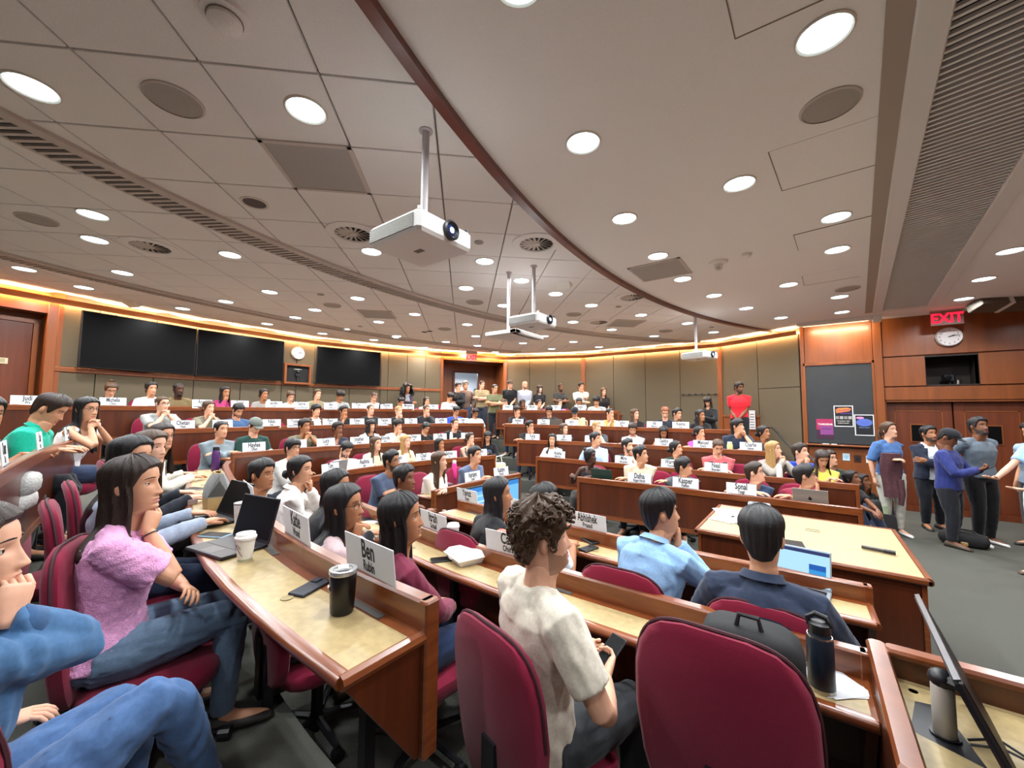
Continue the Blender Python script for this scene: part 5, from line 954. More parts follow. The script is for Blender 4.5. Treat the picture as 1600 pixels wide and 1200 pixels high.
def build_head(hd, lod, sk, hc, beard, eyes=True):
    """verts, faces, material index: 0 skin 1 lips 2 hair colour 3 eye white 4 iris"""
    nz, na = ((74, 80), (46, 48), (36, 36))[lod]
    z = zlevels(nz); a = azimuths(na); Z, A_ = np.meshgrid(z, a, indexing='ij')
    P = head_surface(A_, Z, hd.f); V = hd.warp(P).reshape(-1, 3).tolist(); F = grid_faces(nz, na)
    pc = P.reshape(-1, 3); fc = pc[np.array(F)].mean(1); az = np.arctan2(fc[:, 0], fc[:, 1])
    mi = np.zeros(len(F), int)
    front = np.abs(az) < .9
    mi[front & (np.abs(fc[:, 2] + .0778) < .0088 * np.sqrt(np.clip(1 - (fc[:, 0] / (.0235 if hd.f else .025)) ** 2, 0, 1)))] = 1
    if beard:
        lip = mi == 1
        jaw = np.interp(np.abs(az), [0, .35, .6, .85, 1.15, 1.45, 1.6], [-.092, -.088, -.068, -.060, -.050, -.022, -.0])
        mi[(np.abs(az) < 1.55) & (fc[:, 2] > -.126) & (fc[:, 2] < jaw)] = 5
        mi[(np.abs(az) < .45) & (fc[:, 2] > -.0705) & (fc[:, 2] < -.061)] = 5
        mi[(np.abs(az) < .62) & (np.abs(az) > .36) & (fc[:, 2] > -.1) & (fc[:, 2] < -.062)] = 5
        mi[lip] = 1
    mi = mi.tolist()
    mb = MB()
    for sx in (-1, 1):
        # ears
        rings = []
        for t in np.linspace(0, 1, 6):
            k = math.sin(math.pi * min(1, .12 + t * .88)) ** .5 if t < 1 else .3
            rings.append([(sx * (.0655 + .017 * t + .004 * math.cos(2 * math.pi * j / 10)), -.012 - .010 * t + .0165 * k * math.cos(2 * math.pi * j / 10), -.010 + .031 * k * math.sin(2 * math.pi * j / 10) + .004 * t) for j in range(10)])
        mb.loft(rings, 0)
        # eyes with lids, brows
        ex, ey, r = .0305, .0625, .0122
        if lod < 2:
            su, sv = (16, 12) if lod == 0 else (12, 8)
            Me = Matrix.Translation((sx * ex, ey, 0)) @ Matrix.Rotation(R(-90), 4, 'X')
            mb.ell((0, 0, 0), (r, r, r), su, sv, 3, Me)
            mb.lathe([(.0066, .0104), (.0055, .0112), (.0035, .0122), (.0005, .0125)], 12, (0, 0, 0), 4, Me, caps=False)
            for lo, hi, rr, m_ in ((.30, 1.45, .0136, 0), (.22, .34, .0142, 2), (-1.45, -.48, .0134, 0)):
                rg = []
                for e in np.linspace(lo, hi, 5): rg.append([(sx * ex + rr * math.cos(e) * math.sin(p) * 1.18, ey + rr * math.cos(e) * math.cos(p), rr * math.sin(e)) for p in np.linspace(-1.35, 1.35, 9)])
                mb.loft(rg, m_, caps=False, closed=False)
        else:
            mb.ell((sx * ex, ey + .008, -.001), (.0125, .006, .0055), 8, 5, 4)
        bp = []
        for t in np.linspace(0, 1, 5):
            x = .013 + .037 * t; p = head_surface(np.array([math.asin(min(.95, x / .0728)) ]), np.array([.019 + .007 * math.sin(math.pi * (.25 + .65 * t))]), hd.f)[0]; bp.append((sx * p[0], p[1] + .0015, p[2]))
        mb.tube(bp, [.0028, .0042, .004, .0032, .0015] if not hd.f else [.0022, .003, .0028, .002, .001], 6, 2, flat=.7)
    o = len(V); V += hd.warp(np.array(mb.v)).tolist(); F += [tuple(o + i for i in f) for f in mb.f]; mi += mb.mi
    return V, F, mi
def scalp(a, z, t):
    P = head_surface(a, z, False, False); n = np.stack([P[..., 0] / .074 ** 2, P[..., 1] / .095 ** 2, np.clip(z, -.02, 1) / .11 ** 2], -1); n /= np.linalg.norm(n, axis=-1, keepdims=True) + 1e-9
    return P + n * t[..., None]
def build_hair(mb, hd, style, seed, lod, torso_push=None):
    r = np.random.RandomState(seed); na = (84, 52, 40)[lod]; nv = (26, 14, 11)[lod]
    a = np.linspace(0, 2 * np.pi, na, endpoint=False); s = np.abs(np.where(a > np.pi, a - 2 * np.pi, a))
    def low(kn): return np.interp(s, [k[0] for k in kn], [k[1] for k in kn])
    part = .5 if r.rand() > .5 else -.5
    if style in ('short', 'mop', 'crew', 'buzz', 'curly', 'cap'):
        fr = {'short': .062, 'mop': .036, 'crew': .068, 'buzz': .074, 'curly': .05, 'cap': .06}[style]
        zl = low([(0, fr), (.55, fr + .004), (.95, fr - .03), (1.2, -.012), (1.4, -.03), (1.55, .028), (1.85, .02), (2.05, -.04), (2.5, -.082), (3.15, -.09)])
        th = {'short': .013, 'mop': .02, 'crew': .008, 'buzz': .004, 'curly': .024, 'cap': .01}[style]; top = {'short': .03, 'mop': .032, 'crew': .014, 'buzz': .006, 'curly': .046, 'cap': .012}[style]
    else:
        zl = low([(0, .068), (.5, .064), (.85, .045), (1.15, .0), (1.4, -.03), (1.8, -.05), (2.4, -.09), (3.15, -.1)]); th, top = .014, .022
        if style == 'bigcurl': th, top = .05, .05
        if style == 'bob': zl = low([(0, .03), (.5, .028), (.75, .03), (1.0, -.0), (1.3, -.03), (3.15, -.1)])
    u = np.linspace(0, 1, nv)
    Zg = zl[None] + (.1118 - zl)[None] * u[:, None]; Ag = np.broadcast_to(a, Zg.shape)
    T = th + (top - th) * np.clip((Zg - .03) / .08, 0, 1) ** 1.2; T = T * np.clip(u[:, None] * 6 + .25, 0, 1)
    if style in ('short', 'mop'): T = T + .010 * np.exp(-((Ag - 0) % (2 * np.pi) / .9) ** 2) * np.clip((Zg - .05) / .05, 0, 1) + .008 * np.exp(-((2 * np.pi - Ag) / .9) ** 2) * np.clip((Zg - .05) / .05, 0, 1)
    ph = r.rand(6) * 6.28
    if style in ('curly', 'bigcurl'):
        k = 1.0 if style == 'curly' else 1.6
        T = T * (1 + .34 * k * np.sin(9 * Ag + ph[0] + 40 * Zg) * np.sin(95 * Zg + ph[1] + 3 * Ag)) + .006 * k * np.sin(17 * Ag + ph[2] - 60 * Zg) * np.sin(150 * Zg + ph[3])
    else: T = T + (.0022 * np.sin(19 * Ag + ph[0] + 18 * Zg) + .0016 * np.sin(37 * Ag + ph[1] - 25 * Zg)) * np.clip(u[:, None] * 5, 0, 1) * (.35 if style in ('buzz', 'crew', 'tied', 'bun', 'pony') else 1.)
    P = scalp(Ag, Zg, T)
    V = hd.warp(P).reshape(-1, 3); o = len(mb.v); mb.v += [tuple(p) for p in V]; f = grid_faces(nv, na, o); f.append(tuple(o + (nv - 1) * na + j for j in range(na))); mb.f += f; mb.mi += [0] * len(f)
    H4 = np.array(hd.H); hp = lambda p: tuple((np.array(p) * hd.s) @ H4[:3, :3].T + H4[:3, 3])
    if style in ('long', 'bigcurl', 'bob', 'pony0'):
        L = {'long': .36 + .12 * r.rand(), 'bigcurl': .34, 'bob': .15}[style]; a0 = {'long': 1.2, 'bigcurl': .95, 'bob': .85}[style]
        aa = np.linspace(a0, 2 * np.pi - a0, (60, 40, 32)[lod]); n2 = (26, 15, 12)[lod]; z0 = .03
        base = scalp(aa, np.full_like(aa, z0), np.full_like(aa, th - .004)); base2 = scalp(aa, np.full_like(aa, -.05), np.full_like(aa, th + .003))
        rows = []
        for k in range(n2):
            t = k / (n2 - 1); zz = z0 - (L + .045) * t
            m = min(1, (z0 - zz) / .06); xy = base[:, :2] * (1 - m) + base2[:, :2] * m
            w = 1 + (.10 * t if style == 'long' else (.5 * math.sin(math.pi * min(1, t * .9 + .2)) if style == 'bigcurl' else .06 * t)); wav = (.004 + .006 * t) * np.sin(14 * aa + ph[4] + 5 * t) + .003 * np.sin(31 * aa + ph[5] + 9 * t)
            if style == 'bigcurl': wav = wav * 2.5 + .012 * np.sin(11 * aa + 22 * t) * np.sin(30 * t + 3 * aa)
            rad = np.linalg.norm(xy, axis=1, keepdims=True); p = xy * w * (1 + wav[:, None] / rad)
            tip = np.abs(np.sin(6 * aa + ph[2])) * .03 * t
            rows.append(np.concatenate([p, np.full((len(aa), 1), zz) + tip[:, None]], 1))
        Pl = np.array(rows) * hd.s
        # hangs straight down in the world from the head: blend head rotation out below the ears
        t = np.clip((-.03 * hd.s - Pl[..., 2]) / (.10 * hd.s), 0, 1)[..., None]
        Wd = Pl @ H4[:3, :3].T + H4[:3, 3]
        yaw = math.atan2(-H4[0, 1], H4[1, 1]); cy, sy = math.cos(yaw), math.sin(yaw); Ry = np.array([[cy, -sy, 0], [sy, cy, 0], [0, 0, 1]])
        anchor = H4[:3, 3] + H4[:3, :3] @ np.array([0, 0, -.04 * hd.s]) - np.array([0, 0, -.04 * hd.s])
        Wn = Pl @ Ry.T + anchor; out = Wd * (1 - t) + Wn * t
        if torso_push is not None: out = torso_push(out.reshape(-1, 3)).reshape(out.shape)
        inn = out.copy(); cx = out.mean(1, keepdims=True); inn = cx + (out - cx) * .90; inn[:, :, 2] = out[:, :, 2]
        n, m = out.shape[:2]; o = len(mb.v); mb.v += [tuple(p) for p in out.reshape(-1, 3)] + [tuple(p) for p in inn.reshape(-1, 3)]
        q = n * m; F = []
        for i in range(n - 1):
            for j in range(m - 1):
                F.append((o + i * m + j, o + i * m + j + 1, o + (i + 1) * m + j + 1, o + (i + 1) * m + j)); F.append((o + q + i * m + j, o + q + (i + 1) * m + j, o + q + (i + 1) * m + j + 1, o + q + i * m + j + 1))
        for j in range(m - 1): F.append((o + (n - 1) * m + j, o + (n - 1) * m + j + 1, o + q + (n - 1) * m + j + 1, o + q + (n - 1) * m + j))
        for i in range(n - 1):
            for j in (0, m - 1): F.append((o + i * m + j, o + (i + 1) * m + j, o + q + (i + 1) * m + j, o + q + i * m + j))
        mb.f += F; mb.mi += [0] * len(F)
    if style in ('tied', 'bun'):
        c = (0, -.135, -.03) if style == 'tied' else (0, -.085, .115)
        b2 = MB(); b2.ell(c, (.036, .03, .034), 14, 10); b2.tube([(c[0] + .026 * math.cos(t), c[1] - .01 * math.sin(2 * t), c[2] + .028 * math.sin(t)) for t in np.linspace(0, 6.28, 14)], .012, 6)
        mb.add([hp(p) for p in b2.v], b2.f)
    if style == 'pony':
        mb.tube([hp((0, -.105, .0)), hp((0, -.14, -.02)), hp((.01, -.15, -.09)), hp((.01, -.13, -.18)), hp((0, -.12, -.26))], [.018, .026, .028, .022, .006], 10)
    if style == 'curly' and lod == 0:
        for k in range(210):
            az = r.rand() * 6.28; zz = zl[int(az / 6.283 * na) % na] * .8 + (.105 - zl[int(az / 6.283 * na) % na] * .8) * r.rand() ** .8
            p = scalp(np.array([az]), np.array([zz]), np.array([.02 + .028 * max(0, zz / .1)]))[0]; q = []
            e1 = r.randn(3); e1 /= np.linalg.norm(e1); e2 = np.cross(e1, r.randn(3)); e2 /= np.linalg.norm(e2); rd = .008 + .007 * r.rand()
            for t in np.linspace(0, 4.8, 7): q.append(hp(p + rd * (math.cos(t) * e1 + math.sin(t) * e2)))
            mb.tube(q, [.002, .0048, .0052, .0052, .005, .004, .0015], 5)
    return a, zl
# ------------------------------------------------------------ skeleton and surfaces
def ik(S, T, l1, l2, pole):
    S, T = Vector(S), Vector(T); d = T - S; L = d.length
    if L > (l1 + l2) * .995: T = S + d * ((l1 + l2) * .995 / L); d = T - S; L = d.length
    if L < abs(l1 - l2) + .03: d = d.normalized() * (abs(l1 - l2) + .03); T = S + d; L = d.length
    k = (l1 * l1 - l2 * l2 + L * L) / (2 * L); h = math.sqrt(max(1e-6, l1 * l1 - k * k)); u = d / L
    p = Vector(pole); p = (p - u * p.dot(u)).normalized()
    return S + u * k + p * h, T
def ring_ell(c, ax, ay, rx, ry, n, p=2.):
    out = []
    for j in range(n):
        t = 2 * math.pi * j / n; ct, st = math.cos(t), math.sin(t)
        out.append(tuple(c + ax * (rx * math.copysign(abs(ct) ** (2 / p), ct)) + ay * (ry * math.copysign(abs(st) ** (2 / p), st))))
    return out
def hand(mb, Wp, hdir, pn, side, curl, s, fing=8, spread=1.):
    """palm, four fingers and a thumb; pn = palm normal, thumb on the side given"""
    y = Vector(hdir).normalized(); z = -Vector(pn); z = (z - y * z.dot(y)).normalized(); x = y.cross(z) * side
    if True:
        xs = y.cross(z); x = xs * side
    Wp = Vector(Wp)
    P = lambda a, b, c: Wp + x * (a * s) + y * (b * s) + z * (c * s)
    rings = []
    for b, w, t in ((-.02, .026, .021), (.0, .027, .02), (.025, .036, .018), (.055, .041, .0165), (.082, .0405, .014), (.092, .034, .009)):
        rings.append([tuple(P(w * math.cos(q), b, t * math.sin(q))) for q in [2 * math.pi * j / 12 for j in range(12)]])
    mb.loft(rings)
    cv = curl
    for k, (fx, ln, rd) in enumerate(((.029, .072, .0088), (.0098, .080, .009), (-.0095, .074, .0086), (-.0275, .058, .0076))):
        pts = [P(fx * .9, .066, .0)]; a = 0.12 * k * 0; pos = Vector((fx, .086, 0)); c_ = cv * (1 + .08 * k)
        pts.append(P(*pos)); ang = c_ * .75
        for seg, fr in enumerate((.44, .32, .24)):
            pos = pos + Vector((fx * .5 * (1 - min(1, cv)) * fr * spread, math.cos(ang) * ln * fr, -math.sin(ang) * ln * fr)); pts.append(P(*pos)); ang += c_ * (1.0 if seg == 0 else .7)
        mb.tube(pts, [rd * s, rd * 1.02 * s, rd * .98 * s, rd * .88 * s, rd * .62 * s], fing)
    tb = min(1, curl); a = .55 + .15 * (1 - tb)
    pts = [P(.012, .012, -.004), P(.032, .034, -.008), P(.046 - .006 * tb, .060, -.012 - .012 * tb), P(.052 - .022 * tb, .085, -.016 - .02 * tb), P(.053 - .03 * tb, .097, -.018 - .022 * tb)]
    mb.tube(pts, [.013 * s, .0125 * s, .0105 * s, .0095 * s, .006 * s], fing)
TASKS = []
def remesh_later(name, V, F, voxel, deci, smooth, material, parent, fold=0., after=None):
    me = bpy.data.meshes.new(name); me.from_pydata(V, [], F); me.update(); o = bpy.data.objects.new('tmp', me); COL.objects.link(o)
    m = o.modifiers.new('r', 'REMESH'); m.mode = 'VOXEL'; m.voxel_size = voxel; m.use_smooth_shade = True
    if smooth: m = o.modifiers.new('s', 'SMOOTH'); m.factor = .5; m.iterations = smooth
    if deci < 1: m = o.modifiers.new('d', 'DECIMATE'); m.ratio = deci
    TASKS.append((o, name, material, parent, fold, after))
def finish_tasks():
    bpy.context.view_layer.update(); dg = bpy.context.evaluated_depsgraph_get()
    for o, name, material, parent, fold, after in TASKS:
        me = bpy.data.meshes.new_from_object(o.evaluated_get(dg), depsgraph=dg)
        n = len(me.vertices); co = np.empty(n * 3, 'f'); me.vertices.foreach_get('co', co); co = co.reshape(-1, 3)
        if fold and n:
            no = np.empty(n * 3, 'f'); me.vertex_normals.foreach_get('vector', no); no = no.reshape(-1, 3); x, y, z = co.T
            d = (.5 * np.sin(125 * np.arctan2(x, y + .05) * .16 + 14 * np.sin(22 * z)) + .9 * np.abs(np.sin(125 * np.arctan2(x, y + .05) * .08)) + .35 * np.sin(110 * z + 3 * np.sin(40 * x))) if fold > .0035 and fold < .0042 else np.sin(38 * x + 21 * z + 9 * np.sin(13 * y)) * np.sin(24 * y - 31 * z + 3 * np.sin(17 * x)) + .6 * np.sin(70 * z + 40 * x * np.sin(9 * y)) * np.sin(33 * x + 20 * y)
            co = co + no * (d * fold)[:, None]; me.vertices.foreach_set('co', co.ravel().astype('f'))
        if after is not None: after(me, co); bpy.data.meshes.remove(me) if False else None
        else:
            me.name = name; me.materials.clear(); me.materials.append(material); me.polygons.foreach_set('use_smooth', [True] * len(me.polygons)); me.update(); link(name, me, parent)
    for t in TASKS: m = t[0].data; bpy.data.objects.remove(t[0]); bpy.data.meshes.remove(m)
    TASKS.clear()
def merged(me, V2, F2, mi2, mats, target):
    """the remeshed body plus the finer head (and far hands) as the one mesh of the person"""
    n = len(me.vertices); co = np.empty(n * 3, 'f'); me.vertices.foreach_get('co', co)
    nl = len(me.loops); lv = np.empty(nl, 'i'); me.loops.foreach_get('vertex_index', lv); npol = len(me.polygons); ls = np.empty(npol, 'i'); me.polygons.foreach_get('loop_start', ls)
    lens = np.array([len(f) for f in F2]); l2 = np.fromiter((i for f in F2 for i in f), 'i', int(lens.sum())) + n; s2 = np.concatenate([[0], np.cumsum(lens)[:-1]]) + nl
    V2 = np.asarray(V2, 'f').reshape(-1, 3)
    out = target; out.vertices.add(n + len(V2)); out.vertices.foreach_set('co', np.concatenate([co, V2.ravel()]))
    out.loops.add(nl + len(l2)); out.loops.foreach_set('vertex_index', np.concatenate([lv, l2]).astype('i'))
    out.polygons.add(npol + len(F2)); out.polygons.foreach_set('loop_start', np.concatenate([ls, s2]).astype('i'))
    out.polygons.foreach_set('material_index', np.concatenate([np.zeros(npol, 'i'), np.array(mi2, 'i')])); out.polygons.foreach_set('use_smooth', np.ones(npol + len(F2), bool))
    for m in mats: out.materials.append(m)
    out.update(calc_edges=True); out.validate()
GAZE = Vector((3.6, 5.8, 2.0))
VOX = (.0075, .0115, .017)
def person(head, fl, fdeg, mode, label, o, idx):
    g = o.get('g', 'm'); fem = g == 'f'; sk = o.get('sk', 2); lod = o.get('lod', 2); pose = o.get('pose', 'desk'); s = o.get('s', .95 if fem else 1.0); r = random.Random(idx * 17 + 3)
    face = o.get('facing', fdeg); hw = Vector(head); stand = mode == 'stand'
    lean = R(o.get('lean', {'desk': 13, 'crossdesk': 17, 'chin': 15, 'chinL': 15, 'clasp': 16, 'cheeks': 15, 'type': 10, 'denim': 4, 'pink': 2, 'knees': 8, 'phone': 12}.get(pose, 0)))
    # gaze in the local frame (facing = +y)
    gz = o.get('gz', 'G'); rzw = R(face - 90)
    tgt = GAZE if gz != 'cam' else Vector((0, 0, 1.6)); v = Matrix.Rotation(-rzw, 3, 'Z') @ (tgt - hw); yaw = math.atan2(-v.x, v.y); pit = math.atan2(v.z, math.hypot(v.x, v.y))
    yaw = max(-R(88), min(R(88), yaw))
    if gz == 'down': yaw *= .3; pit = R(-27)
    elif gz == 'fwd': yaw = 0; pit = R(-8)
    elif gz == 'up': pit = R(14)
    if 'gy' in o: yaw = R(o['gy'] - face)
    yaw += R(r.uniform(-5, 5)) * (lod > 0); twist = o.get('twist', max(-R(24), min(R(24), yaw * .32))); yaw = max(twist - R(74), min(twist + R(74), yaw))
    Rt = Matrix.Rotation(twist, 3, 'Z'); Rc = Rt @ Matrix.Rotation(-lean, 3, 'X'); Rn = Rt @ Matrix.Rotation(-lean * .35, 3, 'X')
    T = .50 * s; Nl = Rc @ Vector((0, 0, T)); hc_l = Nl + Rn @ Vector((0, .03, .172)) * s
    hz = hw.z - fl; pz = hz - hc_l.z; Pv = Vector((0, 0, pz)); N = Pv + Nl; Hc = Pv + hc_l
    Rh = Matrix.Rotation(yaw, 3, 'Z') @ Matrix.Rotation(pit, 3, 'X') @ Matrix.Rotation(R(r.uniform(-3, 3)), 3, 'Y')
    Hd = Matrix.Translation(Hc) @ Rh.to_4x4(); Ch = Matrix.Translation(N + Rc @ Vector((0, .03, .172)) * s) @ Rc.to_4x4()
    hd = Head(Hd, Ch, s * (1.0 if not fem else 1.01), fem)
    sw = (.178 if not fem else .158) * s; bx = 1. if not fem else .88
    X, Yc, Zc = Rc @ Vector((1, 0, 0)), Rc @ Vector((0, 1, 0)), Rc @ Vector((0, 0, 1))
    prof = [(-.085, .135, .10), (-.03, .168, .118), (.05, .160, .112), (.14, .142, .10), (.24, .155, .108), (.34, .172, .115), (.41, .165, .10), (.455, .12, .078), (.49, .06, .055)] if not fem else \
        [(-.085, .14, .10), (-.03, .175, .118), (.05, .160, .108), (.14, .128, .09), (.24, .138, .102), (.33, .15, .112), (.41, .142, .092), (.455, .105, .072), (.49, .052, .048)]
    def torso(inf, lo=-9, hi=9, n=18):
        R_ = []
        for h, a, b in prof:
            if not lo <= h <= hi: continue
            t = min(1, max(0, (h + .03) / .2)); ax = X * t + Rt @ Vector((1, 0, 0)) * (1 - t); ay = Yc * t + Vector((0, 1, 0)) * (1 - t)
            R_.append(ring_ell(Pv + Rc @ Vector((0, .012 if .2 < h < .4 else 0, h * s)) , ax.normalized(), ay.normalized(), a * s * (1 if fem else 1) + inf, b * s + inf, n, 2.4))
        return R_
    def push(Pts):
        Q = np.array(Pts); c = np.array(Pv); ux, uy, uz = np.array(X), np.array(Yc), np.array(Zc); d = Q - c; h = d @ uz / s
        a = np.interp(h, [p[0] for p in prof] , [p[1] for p in prof]) * s; b = np.interp(h, [p[0] for p in prof], [p[2] for p in prof]) * s
        sh = np.clip(1 - np.abs(h - .40) / .12, 0, 1); a = np.maximum(a, (sw + .055) * sh); a += .03; b = np.maximum(b, .075 * sh) + .03
        x, y = d @ ux, d @ uy; k = np.sqrt((x / a) ** 2 + (y / b) ** 2) + 1e-6; m = (k < 1) & (h < .50) & (h > -.1); f = np.where(m, 1 / k, 1.)
        # lift only partly sideways, mostly to front and back
        return c + np.outer(h * s, uz) + np.outer(x * np.where(m, .5 + .5 * f, 1), ux) + np.outer(y * np.where(m, f, 1.), uy)
    # arms
    def chl(x, y, z): return N + Rc @ Vector((x, y, z)) * s
    def hdl(x, y, z): return Hc + Rh @ Vector((x, y, z)) * s
    dz = .79; V3 = Vector
    fist = 1.25
    flip = -1 if (pose in ('chin', 'standface') and r.random() < .35 and lod == 2) or pose == 'chinL' else 1
    def arm_target(sd):
        q = sd * flip
        if pose in ('desk',): return V3((sd * .15, .36, dz)), V3((sd * .35, -.55, -.75)), V3((-sd * .55, .85, .0)), V3((0, 0, -1)), .35
        if pose == 'type': return V3((sd * .12, .42, dz + .01)), V3((sd * .8, -.4, -.5)), V3((-sd * .15, 1, -.1)), V3((0, 0, -1)), .3
        if pose == 'crossdesk' or (pose in ('chin', 'chinL') and q < 0): return (V3((-.10, .32, dz + .01)) if sd > 0 else V3((.09, .37, dz + .02))), V3((sd * .55, -.35, -.75)), V3((-sd * 1., .15, 0)), V3((0, 0, -1)), .3
        if pose in ('chin', 'chinL', 'standface') and q > 0: return hdl(sd * .035, .062, -.185), V3((sd * .55, .35, -.8)), Rh @ V3((-sd * .35, .25, .9)), Rh @ V3((-sd * .25, -1, .1)), fist
        if pose == 'standface': return chl(-sd * .10, .19, -.30), V3((sd * .8, .2, -.6)), V3((-sd * 1, .1, .1)), V3((0, -.6, -.8)), .4
        if pose == 'clasp': return hdl(sd * .04, .105, -.19), V3((sd * .6, .3, -.8)), Rh @ V3((-sd * .45, -.05, .9)), Rh @ V3((-sd * .8, -.6, 0)), 1.1
        if pose == 'cheeks': return hdl(sd * .062, .055, -.175), V3((sd * .6, .35, -.8)), Rh @ V3((sd * .08, .0, 1)), Rh @ V3((-sd, -.2, 0)), .25
        if pose == 'lap': return Pv + V3((sd * .10, .27, .10)), V3((sd * .8, -.4, -.3)), V3((-sd * .6, .7, -.1)), V3((0, 0, -1)), .5
        if pose == 'lapclasp': return Pv + V3((sd * .05, .31, .13)), V3((sd * .8, -.4, -.3)), V3((-sd * .75, .6, -.05)), V3((-sd * .2, -.2, -1)), .7
        if pose == 'lapphone': return (Pv + V3((.14, .22, .16)) if sd > 0 else Pv + V3((-.06, .26, .14))), V3((sd * .9, -.5, -.4)), V3((-sd * .45, .8, .15)), V3((-sd * .7, -.2, .4)), .8
        if pose in ('phone', 'standphone'): return Pv + V3((sd * .055, .28, .26)), V3((sd * .8, -.2, -.6)), V3((-sd * .35, .7, .35)), V3((-sd * .3, -.4, .9)), .8
        if pose == 'standcross': return (chl(-.13, .20, -.27) if sd > 0 else chl(.14, .175, -.24)), V3((sd * .9, .25, -.5)), V3((-sd, .05, .2)), V3((0, -1, 0)), .35
        if pose == 'standfront': return Pv + V3((sd * .045, .19, -.0)), V3((sd * .45, -.8, 0)), V3((-sd * .35, .15, -1)), V3((-sd * .3, -1, 0)), .5
        if pose == 'standback': return Pv + V3((sd * .20, -.10, .0)), V3((sd * .4, -.8, 0)), V3((-sd * .5, -.3, -1)), V3((0, 1, 0)), .4
        if pose == 'standcoat': return (Pv + V3((.10, .26, .22)), V3((1, -.2, -.5)), V3((-.8, .6, .1)), V3((0, -.3, -1)), .6) if sd < 0 * 0 + 0 else ((Pv + V3((-.20, .08, -.1)), V3((-1, -.4, 0)), V3((0, .2, -1)), V3((1, 0, 0)), .6) if sd > 0 * 2 and False else (Pv + V3((sd * .12, .26, .2)) if sd < 0 else Pv + V3((.23, .05, -.08)), V3((sd, -.3, -.3)), V3((.8, .6, .1)) if sd < 0 else V3((0, .2, -1)), V3((0, -.3, -1)) if sd < 0 else V3((-1, 0, 0)), .6))
        if pose == 'knees': return Pv + V3((sd * .04, .56, .26)), V3((sd * .6, -.2, -.7)), V3((-sd * .3, .8, -.4)), V3((-sd * .3, 0, -1)), .6
        if pose == 'present': return (Pv + V3((.10, .50, .0)) if sd > 0 else Pv + V3((-.02, .30, -.08))), V3((sd * .6, -.4, -.7)), (V3((-.1, 1, .05)) if sd > 0 else V3((.5, .8, 0))), (V3((.1, 0, 1)) if sd > 0 else V3((.2, .0, 1))), .22
        if pose == 'denim': return (hdl(.055, .085, -.168), V3((.3, .3, -.9)), Rh @ V3((-.35, .15, .95)), Rh @ V3((-.7, -.75, .1)), 1.0) if sd > 0 else (Pv + V3((-.05, .25, .12)), V3((-.9, -.2, -.3)), V3((.8, .5, 0)), V3((0, 0, -1)), .4)
        if pose == 'pink': return (hdl(.04, .07, -.205), V3((.35, .45, -.85)), Rh @ V3((-.45, .1, .9)), Rh @ V3((-.5, -.85, 0)), 1.05) if sd > 0 else (Pv + V3((.09, .235, .19)), V3((-.9, .1, -.5)), V3((1, .25, .05)), V3((.1, -.5, -.85)), .5)
        return Pv + V3((sd * .235, .03, -.03)), V3((sd * .5, -.9, 0)), V3((0, .1, -1)), V3((-sd, 0, 0)), .4
    arms = []
    la, lf = .285 * s, .255 * s
    for sd in (-1, 1):
        S = chl(sd * sw / s, 0, -.065) ; t_, pole, hdir, pn, cu = arm_target(sd)
        E, Wp = ik(S, t_, la, lf, pole); arms.append((sd, S, E, Wp, hdir, pn, cu))
    ar = (.050, .046, .038, .0385, .034, .025) if not fem else (.043, .039, .033, .034, .030, .0225)
    def arm_tube(mb, A_, inf, upto=1., n=12, puff=0., start=0):
        sd, S, E, Wp, *_ = A_
        pts = [chl(sd * .07, -.005, -.035), S, S.lerp(E, .35), S.lerp(E, .7), E.lerp(S, .06), E.lerp(Wp, .12), E.lerp(Wp, .45), E.lerp(Wp, .8), Wp]
        rd = [ar[0] * .9, ar[0] * 1.06, ar[1] * 1.02, ar[1] * .94, ar[2] * 1.04, ar[3] * 1.02, ar[3], ar[4] * .92, ar[5]]
        if upto < 1:
            k = upto * 2 * .5; cut = {.5: 4, .35: 3, .6: 5}.get(upto, 4); pts, rd = pts[:cut], rd[:cut]
        inf_l = [inf * .6, inf] + [inf + puff] * (len(pts) - 2)
        mb.tube(pts, [a * s + i for a, i in zip(rd, inf_l)], n)
    # legs
    lg = (.088, .078, .056, .054, .036) if not fem else (.090, .076, .053, .050, .034); legs = []
    for sd in (-1, 1):
        Hp = Pv + Vector((sd * .092 * s, .0, -.03))
        if stand: An = Vector((sd * .10, .0 + .02 * sd, .085)); l1 = l2 = (Hp - An).length / 2 * 1.004; pole = (0, 1, 0)
        elif pose == 'denim': An = Vector((.30 + .05 * sd, .50 if sd > 0 else .55, .12 if sd < 0 else .42)); l1, l2, pole = .47, .43, (0, .6, 1)
        elif pose == 'knees': An = Vector((sd * .10, .62, .09)); l1 = l2 = .45; pole = (0, .3, 1)
        else: An = Vector((sd * .12, .34 + .05 * sd, .09)); l1, l2, pole = .44 * s, .43 * s, (0, 1, .7)
        if pose == 'denim':
            K = Pv + (Vector((.36, .26, .15)) if sd > 0 else Vector((.20, .40, .06))); An = K + (Vector((.06, .14, -.38)) if sd > 0 else Vector((-.04, .06, -.42))); legs.append((sd, Hp, K, An)); continue
        K, An = ik(Hp, An, l1, l2, pole); legs.append((sd, Hp, K, An))
    def leg_tube(mb, Lg, inf, upto=1., n=12):
        sd, Hp, K, An = Lg
        pts = [Hp + Vector((-.0 * sd, -.02 if not stand else 0, .02)), Hp.lerp(K, .2), Hp.lerp(K, .6), K.lerp(Hp, .05), K.lerp(An, .12), K.lerp(An, .35), K.lerp(An, .75), An]
        rd = [lg[0], lg[0], lg[1], lg[2] * 1.06, lg[2], lg[3], lg[4] * 1.15, lg[4]]
        if upto < 1: pts, rd = pts[:4], rd[:4]
        mb.tube(pts, [a * s + inf for a in rd], n)
